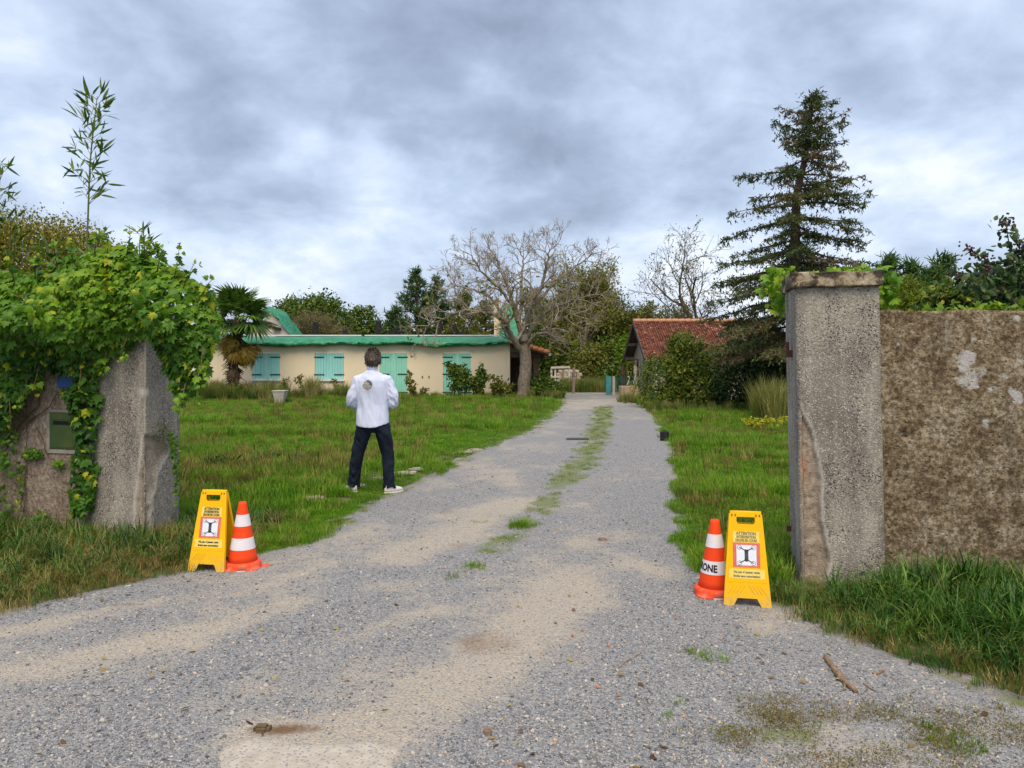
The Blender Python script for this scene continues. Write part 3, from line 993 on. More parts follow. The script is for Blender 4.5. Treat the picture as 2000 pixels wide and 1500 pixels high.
def pits(U, Z):
    p = np.zeros_like(U); w = np.zeros_like(U)
    for px, py, r, dp in ((1768, 852, .022, .05), (1794, 722, .008, .02), (1861, 685, .010, .02), (1819, 700, .01, .02), (1804, 751, .011, .02),
                          (1828, 764, .013, .03), (1793, 757, .011, .02), (1808, 764, .008, .02), (1841, 790, .009, .02), (1837, 821, .009, .02),
                          (1790, 811, .01, .02), (1770, 753, .008, .02)):
        u, z = on_wall(px, py, .16, WB)
        p += dp * np.exp(-((U - u) ** 2 + (Z - z) ** 2) / r ** 2)
    nn_ = fbm(U, Z, 7, 4, 77) - .5
    for px, py, ru, rz, am in ((1885, 705, .055, .085, 1.1), (1895, 745, .07, .06, 1.1), (1910, 730, .075, .05, .9), (1965, 735, .06, .04, .9),
                               (1985, 765, .05, .07, 1.0), (1950, 805, .05, .03, .9), (1925, 825, .04, .045, .9), (1975, 665, .06, .03, .6),
                               (1753, 674, .02, .02, 1.2), (1725, 734, .02, .014, 1.1), (1780, 850, .045, .02, .7), (1808, 680, .05, .03, .5), (1990, 620, .05, .03, .9),
                               (1900, 660, .03, .08, .75), (1870, 640, .04, .02, .6), (1985, 700, .06, .06, .8), (1940, 760, .05, .04, .8), (1740, 790, .02, .03, .6), (1850, 900, .05, .02, .6), (1990, 900, .05, .05, .6), (1960, 960, .05, .03, .5), (1790, 960, .03, .03, .4)):
        u, z = on_wall(px, py, .16, WB)
        w = np.maximum(w, am * np.exp(-((U - u) / ru / 1.65) ** 2 - ((Z - z) / rz / 1.65) ** 2))
    return p, np.clip(w, 0, 1.2) - .25
me = rough_wall(.0, 3.6, 1.965, .16, WB, .02, 61, pits)
tag(link('boundary_wall', me, m_wr), 'brown mottled boundary wall with pale flaked patches, adjoining the capped pillar', 'wall', 'boundary walls')
WL = LC - WU * .575
me = rough_wall(-4.0, .0, 1.95, .10, WL, .025, 71)
tag(link('boundary_wall', me, m_wl), 'pinkish grey boundary wall with a built-in letterbox, draped in ivy', 'wall', 'boundary walls')

# letterbox and blue plaque
def wall_box(mb, px0, py0, px1, py1, off, th, base, z=None):
    u0, z1 = on_wall(px0, py0, off, base); u1, _ = on_wall(px1, py0, off, base); _, z0 = on_wall((px0 + px1) / 2, py1, off, base)
    V = []
    for zz in (z0, z1):
        for o2 in (off, off + th):
            for u in (u0, u1): V.append(wp3(u, zz, o2, base))
    mb.add(V, [(0, 2, 3, 1), (4, 5, 7, 6), (0, 1, 5, 4), (2, 6, 7, 3), (0, 4, 6, 2), (1, 3, 7, 5)])
m_box = M('green_painted_metal', (.042, .085, .020), (.075, .105, .020), 6, .45, .1, 90, spec=.4)
m_boxdk = M('dark_slot', (.006, .008, .008), rough=.6)
m_mort = M('pale_mortar', (.27, .23, .19), (.38, .34, .29), 14, .95, .6, 60)
u_, z_ = on_wall(124, 842, .07, WL)
lb = root('letterbox', wp3(u_, z_ - .17, .07, WL), 'green metal letterbox set into the wall among ivy', 'letterbox')
mb = MB(); wall_box(mb, 97, 806, 172, 877, .080, .08, WL); bevel(mb.build('box', m_box, lb), .004)
mb = MB(); wall_box(mb, 97, 806, 172, 820, .074, .004, WL); bevel(mb.build('lid', m_box, lb), .002)
mb = MB(); wall_box(mb, 103, 822, 166, 830, .076, .003, WL); mb.build('slot', m_boxdk, lb)
mb = MB(); wall_box(mb, 104, 833, 165, 874, .0765, .002, WL); bevel(mb.build('door', m_box, lb), .001)
mb = MB()
wall_box(mb, 91, 800, 178, 805.6, .088, .06, WL); wall_box(mb, 91, 877.4, 178, 886, .086, .06, WL); wall_box(mb, 91, 805.6, 96.6, 877.4, .087, .06, WL)
wall_box(mb, 172.4, 805.6, 178, 877.4, .087, .06, WL)
mb.build('mortar_surround', m_mort, lb)
m_blue = M('blue_enamel', (.012, .085, .30), rough=.35, spec=.5)
mb = MB(); wall_box(mb, 112, 732, 152, 758, .076, .006, WL)
tag(bevel(mb.build('plaque', m_blue), .002), 'small blue enamel plaque on the wall above the letterbox', 'plaque')

# ================================================================== IVY
rg = np.random.default_rng(5)
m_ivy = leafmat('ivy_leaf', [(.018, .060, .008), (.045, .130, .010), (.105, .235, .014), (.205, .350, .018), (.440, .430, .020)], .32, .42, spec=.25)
def wallpoly(pts, off): return [on_wall(x, y, off) for x, y in pts]
IVY = wallpoly([(-260, 545), (-100, 535), (0, 525), (60, 538), (110, 508), (150, 497), (200, 480), (240, 478), (290, 500), (335, 520), (380, 545), (410, 580), (426, 620), (418, 660),
                (408, 700), (398, 735), (372, 758), (352, 800), (341, 770), (326, 725), (306, 688), (286, 645), (262, 670), (215, 692), (190, 735), (190, 800),
                (182, 880), (185, 960), (165, 1010), (140, 1000), (135, 930), (150, 860), (134, 800), (122, 760), (148, 738), (100, 720), (60, 745), (38, 790), (0, 830), (-260, 850)], -.05)
bx = np.array(IVY)
def ivy_points(poly, n, rg, tmax, yellow_low=True):
    bx = np.array(poly)
    u = bx[:, 0].min() + rg.random(n * 3) * np.ptp(bx[:, 0]); z = bx[:, 1].min() + rg.random(n * 3) * np.ptp(bx[:, 1])
    k = inpoly(u, z, poly); u, z = u[k][:n], z[k][:n]
    d = polydist(u, z, poly)
    return u, z, d
def ivy_set(poly, n, rg, tmax, smin, smax, off0=-.02, tb=0.0, basept=LC, both=False):
    u, z, d = ivy_points(poly, n, rg, tmax)
    th = np.minimum(d * .95, tmax * (.22 + 1.05 * np.clip((z - 1.50) / .55, 0, 1) ** 1.3 if tmax > .3 else 1)) * (.42 + 1.15 * vnoise(u * 4.2, z * 4.2, 66)) + .02
    layer = rg.random(len(u)) ** .45
    off = off0 - th * layer
    if both:
        bk = (rg.random(len(u)) < .3) & (u < -.35)
        off = np.where(bk, off0 + .34 + th * layer, off)
    C = basept[None] + WU * u[:, None] + WN * off[:, None]
    C[:, 2] = z
    # outward direction from the bulge
    e = .04
    du = (polydist(u + e, z, poly) - polydist(u - e, z, poly)) / (2 * e); dz = (polydist(u, z + e, poly) - polydist(u, z - e, poly)) / (2 * e)
    sl = np.clip(1 - d / tmax, 0, 1)[:, None]
    N = -WN[None] * np.where(both and bk, -1, 1)[:, None] if both else np.repeat(-WN[None], len(u), 0)
    N = N - (WU * du[:, None] + np.array([0, 0, 1.]) * dz[:, None]) * sl * .8
    N = N + np.array([0, 0, .55]) + rg.normal(size=(len(u), 3)) * .42
    T = np.array([0, 0, -1.0]) + N * .25 + rg.normal(size=(len(u), 3)) * .45
    size = (smin + (smax - smin) * rg.random(len(u)) ** 1.6)
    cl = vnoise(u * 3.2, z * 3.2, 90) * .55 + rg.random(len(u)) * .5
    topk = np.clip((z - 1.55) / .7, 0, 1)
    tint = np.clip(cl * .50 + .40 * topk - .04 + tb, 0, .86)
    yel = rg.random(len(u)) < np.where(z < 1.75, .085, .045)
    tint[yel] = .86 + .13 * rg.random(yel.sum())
    return C, T, N, size, tint
ivy = root('ivy', wp3(-.8, 1.9, 0), 'thick mass of green ivy hanging over the wall and gate pillar beside the letterbox', 'ivy')
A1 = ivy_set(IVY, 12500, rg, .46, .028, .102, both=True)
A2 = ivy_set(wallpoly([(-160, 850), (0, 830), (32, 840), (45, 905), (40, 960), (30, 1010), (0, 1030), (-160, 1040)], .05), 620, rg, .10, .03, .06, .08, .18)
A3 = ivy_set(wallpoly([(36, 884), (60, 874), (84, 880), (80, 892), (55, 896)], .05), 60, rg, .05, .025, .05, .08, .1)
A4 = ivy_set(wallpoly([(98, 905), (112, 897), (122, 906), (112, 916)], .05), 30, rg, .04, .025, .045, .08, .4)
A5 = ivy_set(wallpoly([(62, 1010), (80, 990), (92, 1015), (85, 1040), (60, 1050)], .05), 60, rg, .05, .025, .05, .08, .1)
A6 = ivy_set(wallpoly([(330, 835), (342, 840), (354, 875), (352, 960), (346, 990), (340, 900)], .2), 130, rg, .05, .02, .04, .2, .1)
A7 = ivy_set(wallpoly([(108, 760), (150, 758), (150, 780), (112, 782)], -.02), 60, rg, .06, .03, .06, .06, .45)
SP = []; sprig_lines = []
for px, py, L_, lean in ((30, 530, .20, -.2), (75, 525, .14, .3), (112, 506, .22, .1), (150, 498, .16, -.3), (185, 485, .24, .2), (215, 482, .14, -.1), (250, 482, .20, .4), (285, 497, .22, .1), (318, 512, .16, .5), (345, 522, .20, .3), (375, 545, .18, .7), (400, 570, .16, .9),
                         (415, 640, -.22, .3), (405, 700, -.20, .2), (392, 735, -.22, .1), (365, 770, -.20, 0), (250, 675, -.14, 0), (205, 705, -.16, -.1), (80, 735, -.18, .1), (55, 750, -.22, 0), (20, 800, -.20, .1), (170, 740, -.15, .2)):
    u, z = on_wall(px, py, -.1); p0 = np.array(wp3(u, z, -.1 - .06 * rg.random())); d_ = WU * lean + np.array([0, 0, np.sign(L_)]) - WN * .35 * rg.random(); d_ = d_ / np.linalg.norm(d_)
    sprig_lines.append([p0 - d_ * .1, p0 + d_ * abs(L_) * .5 + rg.normal(size=3) * .012, p0 + d_ * abs(L_)])
    m_ = 9; kk = np.linspace(0, 1, m_)
    SP.append((p0 + d_ * abs(L_) * kk[:, None] + rg.normal(size=(m_, 3)) * .018, d_ * .3 + rg.normal(size=(m_, 3)) * .6 + np.array([0, 0, -.4]), -WN * .8 + rg.normal(size=(m_, 3)) * .5 + np.array([0, 0, .5]), (.075 - .045 * kk) * (.8 + .4 * rg.random(m_)), np.clip(.35 + .4 * kk + .2 * rg.normal(size=m_), 0, .95)))
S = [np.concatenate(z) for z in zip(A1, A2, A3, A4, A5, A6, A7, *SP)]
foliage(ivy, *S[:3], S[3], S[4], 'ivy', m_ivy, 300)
moss = root('moss_tuft', wp3(.03, .95, .3), 'tuft of olive moss growing on the flaking side of the ivy covered pillar', 'moss')
n_ = 420; k_ = rg.random(n_)
C_ = np.array(LC)[None] + WN[None] * (.10 + .30 * k_ ** .8 + .03 * rg.normal(size=n_))[:, None] + WU[None] * (.012 + .022 * rg.random(n_))[:, None]
C_[:, 2] = .98 - .5 * k_ ** 2.2 + .06 * rg.normal(size=n_) * (1 - .4 * k_)
m_moss = leafmat('moss_sprig', [(.035, .060, .010), (.09, .12, .015), (.18, .20, .025), (.27, .24, .05)], .3)
link('sprig', leaves('sprig', C_, np.repeat(WU[None], n_, 0) * .5 + rg.normal(size=(n_, 3)) * .6 + np.array([0, 0, .3]), rg.normal(size=(n_, 3)) + np.array([0, 0, 1.]), .02 + .03 * rg.random(n_), rg.random(n_), 'lance'), m_moss, moss, kind='stuff')
# bare stems creeping over the wall
m_stem = M('ivy_stem', (.10, .060, .030), (.18, .12, .07), 30, .85, .3, 60)
mb = MB()
for pts, r in (([(0, 870), (40, 830), (75, 790), (85, 740), (84, 700)], .010), ([(0, 900), (30, 850), (60, 820), (95, 795), (120, 760)], .008), ([(48, 1000), (50, 920), (52, 840), (50, 760)], .006),
               ([(0, 845), (30, 800), (30, 740)], .012), ([(70, 830), (90, 880), (100, 905)], .004), ([(30, 940), (55, 1000), (75, 1040)], .004), ([(10, 860), (45, 850), (70, 812)], .005),
               ([(35, 905), (48, 945), (66, 975)], .003), ([(160, 1000), (158, 900), (165, 800), (175, 720)], .009)):
    q_ = []
    for i in range(len(pts) - 1):
        for s in range(6):
            px = pts[i][0] + (pts[i + 1][0] - pts[i][0]) * s / 6; py = pts[i][1] + (pts[i + 1][1] - pts[i][1]) * s / 6
            u, z = on_wall(px, py, .08)
            q_.append(wp3(u + .01 * math.sin(z * 23), z, .085 - r))
    mb.tube(q_, [r * (1 - .6 * i / len(q_)) for i in range(len(q_))], 6)
for L_ in sprig_lines: mb.tube(L_, [.005, .003, .0015], 5)
mb.build('stem', m_stem, ivy, sm=True)

# ivy round the capped pillar
ivp = root('ivy', tuple(RC + WN * .6 + np.array([0, 0, 1.6])), 'young bright ivy climbing round the top of the capped pillar', 'ivy')
def cap_ivy(n, c, r, rg):
    C = np.array(c) + np.clip(rg.normal(size=(n, 3)), -1.5, 1.5) * np.array(r)
    N = np.array([-.1, -.8, .6]) + rg.normal(size=(n, 3)) * .5
    T = np.array([0, -.3, -.6]) + rg.normal(size=(n, 3)) * .6
    return C, T, N, .035 + .06 * rg.random(n), np.clip(.4 + .45 * rg.random(n), 0, .85)
q1 = RC + WN * .75
parts_ = [cap_ivy(90, tuple(P(1515, 560, 6.1)), (.06, .10, .10), rg), cap_ivy(26, tuple(P(1522, 590, 6.0)), (.04, .08, .08), rg),
          cap_ivy(70, tuple(RC + WU * .3 + WN * .45 + np.array([0, 0, 2.27])), (.18, .06, .015), rg), cap_ivy(30, tuple(RC + WU * .45 + WN * .3 + np.array([0, 0, 2.285])), (.09, .10, .012), rg),
          cap_ivy(90, tuple(P(1728, 570, 5.9)), (.035, .10, .13), rg)]
S = [np.concatenate(z) for z in zip(*parts_)]
foliage(ivp, *S, 'ivy', m_ivy, 60)
q2 = RC + WN * .58 + WU * .25
mb = MB(); mb.tube([tuple(q2), tuple(q2 + np.array([-.02, 0, 1.2])), tuple(q2 + np.array([-.08, 0, 2.2]))], [.02, .015, .008], 6)
mb.build('stem', m_stem, ivp)

# ================================================================== HOUSE
HY = 34.0
def hx(px, Y=HY): return (px - 1000) * Y / F
def hz(py, Y=HY): return H + (HZ - py) * Y / F
m_cream = M('cream_render', (.80, .665, .46), (.85, .72, .52), .8, .9, .25, 70, spec=.1, fac=(.3, .7))
m_wind = M('grey_plaster', (.50, .42, .37), (.62, .54, .48), 1.5, .9, .2, 30)
m_turq = M('turquoise_paint', (.29, .66, .625), (.33, .71, .675), 3, .55, .05, 40)
m_jade = M('jade_paint', (.28, .67, .52), (.32, .71, .57), 3, .55, .05, 40)
m_iron = M('black_iron', (.012, .014, .016), rough=.5)
m_white = M('white_paint', (.72, .70, .66), (.80, .78, .75), 5, .6)
m_char = M('charred_wood', (.010, .010, .011), (.035, .032, .030), 8, .8, .7, 40)
m_tarp, t, b, tcx = newmat('green_tarpaulin')
c = mix(t, ramp(t, noi(t, tcx.outputs['Object'], 2.5, 5, .6), [(.35, 0.), (.65, 1.)]), (.008, .170, .075), (.022, .25, .125))
sock(t, b, 'Base Color', c); b.inputs['Roughness'].default_value = .38; b.inputs['Specular IOR Level'].default_value = .5
mpt = nd(t, 'ShaderNodeMapping'); mpt.inputs['Scale'].default_value = (1, 1, 2.2); mpt.inputs['Rotation'].default_value = (0, R(24), 0); sock(t, mpt, 0, tcx.outputs['Object'])
bump(t, b, noi(t, mpt.outputs[0], 3.4, 3, .5, 1.2), .7, .12)
m_tile = M('terracotta_tile', (.42, .14, .06), (.55, .24, .11), 6, .85, .2, 30)
m_dkwood = M('dark_stained_wood', (.045, .026, .018), (.085, .050, .032), 5, .75, .3, 40)

house = root('house', (hx(700), HY, 0), 'long low cream house with turquoise shutters and a burnt-out roof under green tarpaulin', 'house')
HX0, HX1 = hx(397), hx(996)
HTOP = hz(668)
OPEN = [(493, 546, 690, 741, 'w'), (615, 671, 689, 741, 'w'), (742, 795, 688, 769, 'd'), (866, 920, 688, 769, 'd')]
# front wall with the openings left free, butted pieces
mb = MB()
xs = [HX0]
for a, b_, c0, d0, k in OPEN: xs += [hx(a), hx(b_)]
xs.append(HX1)
zt = hz(689)
for i in range(0, len(xs), 2): mb.box(xs[i], xs[i + 1], HY, HY + .25, -.03, zt)
for a, b_, c0, d0, k in OPEN:
    if k == 'w': mb.box(hx(a), hx(b_), HY, HY + .25, -.03, hz(742))
mb.box(HX0, HX1, HY, HY + .25, zt, HTOP)
mb.box(HX0, HX0 + .25, HY + .25, HY + 7.5, -.03, HTOP); mb.box(HX1 - .25, HX1, HY + .25, HY + 7.5, -.03, HTOP)
mb.box(HX0, HX1, HY + 7.5, HY + 7.75, 0, HTOP)
mb.build('wall', m_cream, house)
for a, b_, c0, d0, k in OPEN:
    x0, x1, z0, z1 = hx(a), hx(b_), hz(d0), zt
    mt = m_turq if k == 'w' else m_jade
    xm = (x0 + x1) / 2
    for s, (p0, p1) in enumerate(((x0 + .012, xm - .008), (xm + .008, x1 - .012))):
        mb = MB(); npl = 5; w = (p1 - p0) / npl
        for j in range(npl):
            mb.box(p0 + j * w + .006, p0 + (j + 1) * w - .006, HY + .01 + .003 * (j % 2), HY + .045, z0 + .02, z1 - .015)
        mb.box(p0, p1, HY + .046, HY + .06, z0 + .02, z1 - .015)
        sh = mb.build('shutter', mt, house, label=('turquoise window shutter' if k == 'w' else 'jade green door shutter'))
        zs = [z1 - .2, z0 + (.22 if k == 'w' else .9)] + ([z0 + .06] if k == 'd' else [])
        for z in zs:
            mb = MB()
            if s == 0: mb.box(p0 - .05, p0 + .42, HY - .012, HY + .008, z - .022, z + .022)
            else: mb.box(p1 - .42, p1 + .05, HY - .012, HY + .008, z - .022, z + .022)
            mb.build('hinge', m_iron, sh, local=True)
    if k == 'w':
        mb = MB(); mb.box(x0 - .06, x1 + .06, HY - .09, HY - .002, z0 - .075, z0 - .01); mb.build('sill', m_white, house)
    else:
        mb = MB(); mb.box(x0 - .05, x1 + .05, HY - .06, HY - .002, .02, z0 - .02); mb.build('step', m_wind, house)
m_streak = M('rust_mark', (.10, .07, .05), rough=.9)
for px in (825, 838):
    mb = MB(); mb.box(hx(px) - .02, hx(px) + .02, HY - .03, HY - .002, hz(738), hz(734)); mb.build('wall_bracket', m_iron, house)
# downpipe and end wall piece at the left
mb = MB(); mb.tube([(HX0 + .1, HY - .07, .1), (HX0 + .1, HY - .07, HTOP)], .06, 8); mb.build('downpipe', M('grey_zinc', (.30, .28, .26), rough=.5), house, sm=True)
# tarpaulin along the eaves: folded sheet
rg = np.random.default_rng(21)
def tarp_strip(x0, x1, zt_, zb_, name):
    n = 260
    X = np.linspace(x0, x1, n)
    fold = fbm(X, X * 0, 1.1, 4, 3) - .5
    fold2 = fbm(X, X * 0 + 5, 4.5, 3, 4) - .5
    sag = .06 * np.sin((X - x0) * 1.15) + .12 * (fbm(X, X * 0, .8, 3, 6) - .5)
    rows = []
    prof = [(.75, zt_ + .02, 0), (.35, zt_ + .0, .2), (.05, zt_ - .07, .3), (-.15, zt_ - .15, .4), (-.27, zt_ - .23, .5), (-.32, zt_ - .29, .7), (-.31, zb_ + .10, 1), (-.27, zb_ + .02, 1), (-.16, zb_ + .03, .6), (-.03, zb_ + .10, .2)]
    for k, (dy, z, a) in enumerate(prof):
        dk = (fbm(X + k * .22, X * 0 + k * .35, 3.4, 3, 8) - .5)
        rows.append(np.stack([X, HY + dy + a * (.08 * fold + .07 * fold2 + .15 * dk), z + (sag * (1 if k >= 4 else .2)) + a * .10 * dk], 1))
    V = np.concatenate(rows); i0 = (np.arange(len(prof) - 1)[:, None] * n + np.arange(n - 1)).ravel()
    me = npmesh('tarpaulin', V, np.stack([i0, i0 + 1, i0 + n + 1, i0 + n], 1), sm=True)
    return link('tarpaulin', me, m_tarp, house)
tarp_strip(HX0 - .2, hx(708), hz(657), hz(676), 'a'); tarp_strip(hx(704), HX1 + .28, hz(657), hz(675.5), 'b')
for a, b_ in ((500, 580), (581, 699), (706, 840), (841, 974)):
    mb = MB(); z = hz(656) + .02
    mb.box(hx(a), hx(b_), HY + .72, HY + .95, z, z + .055); mb.build('batten', m_white, house)
# charred roof timbers still standing
for px, top, Y, w in ((615, 629, 38, .22), (673, 644, 37, .2), (738, 628, 38, .24), (859, 632, 39, .22), (886, 640, 38, .2)):
    mb = MB(); mb.beam((hx(px, Y), Y, HTOP - .4), (hx(px + 1, Y), Y, hz(top, Y)), w)
    mb.beam((hx(px, Y) - .12, Y - .02, hz(top, Y) - .3), (hx(px, Y) + .16, Y + .02, hz(top, Y) - .22), .14); mb.build('roof_post', m_char, house)
for (a, az), (b_, bz) in (((755, 658), (780, 638)), ((770, 656), (784, 645)), ((762, 650), (783, 656)), ((605, 652), (626, 656)), ((840, 655), (862, 650)), ((880, 655), (905, 650))):
    mb = MB(); mb.beam((hx(a, 38), 38, hz(az, 38)), (hx(b_, 38), 38.2, hz(bz, 38)), .13); mb.build('burnt_rafter', m_char, house)
mb = MB(); mb.beam((hx(540, 39), 39, hz(660, 39)), (hx(985, 39), 39, hz(659, 39)), .25); mb.build('wall_plate', m_char, house)
# gable at the left end, tarp over its slope
gy = 40.0
ax, az = hx(530, gy), hz(611, gy)
lx, rx_, bz = hx(478, gy), hx(580, gy), hz(662, gy)
mb = MB()
V = [(lx, gy, 0), (rx_, gy, 0), (rx_, gy, bz), (ax, gy, az), (lx, gy, bz)]
V += [(x, gy + .25, z) for x, y, z in V]
mb.add(V, [(0, 1, 2, 3, 4), (9, 8, 7, 6, 5), (0, 5, 6, 1), (1, 6, 7, 2), (2, 7, 8, 3), (3, 8, 9, 4), (4, 9, 5, 0)])
mb.build('gable_wall', m_wind, house)
mb = MB(); mb.beam((hx(534, gy), gy - .15, hz(641, gy)), (hx(549, gy), gy - .1, hz(643, gy)), .16); mb.build('burnt_beam', m_char, house)
def drape(pts, w, y0, y1, name='tarpaulin', lump=.10, seed=1):
    """sheet thrown over a sloping edge; pts = (x, z) down the slope"""
    nu, nv = 26, 14
    pts = np.array(pts); s = np.concatenate([[0], np.cumsum(np.hypot(*np.diff(pts, axis=0).T))])
    U = np.linspace(0, s[-1], nu)
    px = np.interp(U, s, pts[:, 0]); pz = np.interp(U, s, pts[:, 1])
    V = []
    for j in range(nv):
        a = j / (nv - 1)
        yy = y0 + (y1 - y0) * a
        hang = w * max(0, 1 - a * 4) ** 1.2 if a < .25 else 0
        dn = fbm(U * 1.0, U * 0 + a * 4, 2.2, 3, seed) - .5
        V.append(np.stack([px, np.full(nu, yy) + dn * lump, pz - hang + dn * lump * 1.6 + .06], 1))
    V = np.concatenate(V); i0 = (np.arange(nv - 1)[:, None] * nu + np.arange(nu - 1)).ravel()
    return link(name, npmesh(name, V, np.stack([i0, i0 + 1, i0 + nu + 1, i0 + nu], 1), sm=True), m_tarp, house)
drape([(hx(505, gy), hz(618, gy)), (hx(512, gy), hz(603, gy)), (hx(530, gy), hz(603, gy)), (hx(545, gy), hz(613, gy)), (hx(560, gy), hz(635, gy)), (hx(577, gy), hz(657, gy))], .30, gy - .22, gy + 1.6, seed=5, lump=.16)
drape([(hx(512, gy), hz(605, gy)), (hx(495, gy), hz(622, gy)), (hx(476, gy), hz(655, gy))], .30, gy - .22, gy + 1.6, seed=9)
# chimney and the steep tarp-covered slope at the right end
mb = MB(); cy = 38.0
mb.box(hx(965, cy), hx(978, cy), cy, cy + .5, 2.0, hz(587, cy)); mb.box(hx(963.5, cy), hx(979.5, cy), cy - .05, cy + .55, hz(587, cy), hz(584, cy))
mb.build('chimney', m_cream, house)
nu, nv = 16, 22
sl = []
for j in range(nv):
    a = j / (nv - 1)
    xl_ = np.interp(a, [0, 1], [hx(974, 36.6), hx(984, 38.2)]); xr_ = np.interp(a, [0, 1], [hx(1014, 36.6), hx(1004, 38.2)])
    yy = 36.4 + 1.8 * a; zz = np.interp(a, [0, 1], [hz(662, 36.4), hz(592, 38.2)])
    xs_ = np.linspace(xl_, xr_, nu)
    dn = fbm(xs_, xs_ * 0 + a * 3, 2.2, 3, 17) - .5
    sl.append(np.stack([xs_, yy + .25 * dn, zz + .1 * dn], 1))
V = np.concatenate(sl); i0 = (np.arange(nv - 1)[:, None] * nu + np.arange(nu - 1)).ravel()
link('tarpaulin', npmesh('tarpaulin', V, np.stack([i0, i0 + 1, i0 + nu + 1, i0 + nu], 1), sm=True), m_tarp, house)
mb = MB(); mb.box(hx(972, 38.6), hx(1016, 38.6), 38.4, 41, 0, hz(655, 38.4))
V = [(hx(972, 38.6), 38.4, hz(655, 38.4)), (hx(1016, 38.6), 38.4, hz(655, 38.4)), (hx(1004, 38.6), 38.4, hz(594, 38.4)), (hx(984, 38.6), 38.4, hz(594, 38.4))]
V += [(x, 41, z) for x, y, z in V]
mb.add(V, [(0, 1, 2, 3), (7, 6, 5, 4), (1, 5, 6, 2), (2, 6, 7, 3), (3, 7, 4, 0)])
mb.build('end_gable', m_wind, house)
# porch at the right end
PX0, PX1 = HX1 + .003, hx(1056)
mb = MB(); mb.beam((PX0, HY + .15, hz(693)), (PX1 + .1, HY + .15, hz(693)), .20, .24); mb.build('porch_beam', m_dkwood, house)
for px in (1047,):
    for Y in (HY + .15, HY + 3.0):
        mb = MB(); mb.beam((hx(px), Y, 0), (hx(px), Y, hz(696)), .24); mb.build('porch_post', m_dkwood, house)
mb = MB(); mb.beam((hx(1047), HY + .15, hz(693) - .6), (hx(1036), HY + .15, hz(693) - .08), .12); mb.build('porch_brace', m_dkwood, house)
mb = MB(); mb.box(PX0, hx(1034), HY + 2.6, HY + 2.8, 0, hz(683)); mb.build('porch_wall', m_cream, house)
for px in (1000, 1006, 1013, 1020, 1027):
    mb = MB(); mb.box(hx(px, 36.5) - .07, hx(px, 36.5) + .07, HY + 2.5, HY + 2.597, 0, hz(693)); mb.build('timber_stud', m_dkwood, house)
mb = MB(); zA, zB = hz(679), hz(690)
mb.add([(PX0, HY - .3, zA + .25), (hx(1069), HY - .3, zB), (hx(1069), HY + 5, zB), (PX0, HY + 5, zA + .25), (PX0, HY - .3, zA + .15), (hx(1069), HY - .3, zB - .1), (hx(1069), HY + 5, zB - .1), (PX0, HY + 5, zA + .15)],
       [(0, 1, 2, 3), (7, 6, 5, 4), (0, 4, 5, 1), (1, 5, 6, 2), (2, 6, 7, 3), (3, 7, 4, 0)])
mb.build('porch_ceiling', m_dkwood, house)
k = 0
for i in range(7):                      # roll tiles down the porch slope
    for j in range(14):
        a0, a1 = i / 7, (i + 1) / 7 + .02
        f = lambda a, up: (PX0 + (hx(1070) - PX0) * a, zA + .25 + (zB - zA - .25) * a + up)
        y = HY - .28 + j * .38
        (xa, za), (xb, zb) = f(a0, .03), f(a1, .06)
        if i == 0 and j == 0:
            mbt = MB(); mbt.tube([(xa, y, za), (xb, y, zb)], [.10, .115], 8); met = mbt.mesh('roof_tile', True); met.materials.append(m_tile); x00, z00 = xa, za
        o = bpy.data.objects.new('roof_tile', met); COL.objects.link(o); o.parent = house
        o.matrix_parent_inverse = Matrix.Translation(-house.location); o.location = (xa - x00, j * .38, za - z00)
mb = MB(); mb.box(hx(1069) + .05, hx(1069) + .16, HY - .3, HY + 5, zB - .12, zB); mb.build('gutter', M('zinc', (.35, .36, .38), rough=.4), house)
m_lamp = M('lamp_black', (.02, .02, .022), rough=.4)
mb = MB(); lx_, ly_, lz_ = hx(1059), HY + .1, hz(699)
mb.tube([(lx_, ly_, lz_ + .12), (lx_, ly_, lz_ + .22), (lx_ - .2, ly_, lz_ + .26)], .015, 6); mb.loft([[(lx_ + r * math.cos(a), ly_ + r * math.sin(a), z) for a in np.linspace(0, 6.283, 7)[:-1]] for r, z in ((.04, lz_ - .14), (.09, lz_ + .08), (.02, lz_ + .14))])
mb.build('lantern', m_lamp, house)

# ================================================================== BARN
m_barn = M('weathered_render', (.30, .255, .20), (.46, .41, .34), 2.2, .9, .4, 40)
m_oldwood = M('silvered_wood', (.20, .15, .11), (.34, .27, .21), 4, .85, .4, 40)
m_rtile, t, b, tcx = newmat('old_red_tile')
f = attr(t, 'tint')
c = ramp(t, f, [(0, (.12, .045, .034)), (.35, (.21, .078, .052)), (.7, (.31, .122, .078)), (.9, (.40, .20, .13)), (1, (.50, .38, .32))])
c = mix(t, ramp(t, noi(t, tcx.outputs['Object'], 3.2, 6, .7), [(.52, 0.), (.68, .5)]), c, (.48, .36, .31))
sock(t, b, 'Base Color', c); b.inputs['Roughness'].default_value = .9; b.inputs['Specular IOR Level'].default_value = .15
BX0 = 5.55; BYR, BZR = 34.0, hz(628, 34.0); BYF, BZF = 31.0, hz(700, 31.0); BYB = 37.0; BX1 = 11.9
barn = root('barn', (8, 34, 0), 'low old barn with a mossy red tiled roof behind the big dark bush', 'barn')
mb = MB()
g0 = BX0 + .45; yf, yb = BYF + .35, BYB - .35
zs_ = BZF - .02
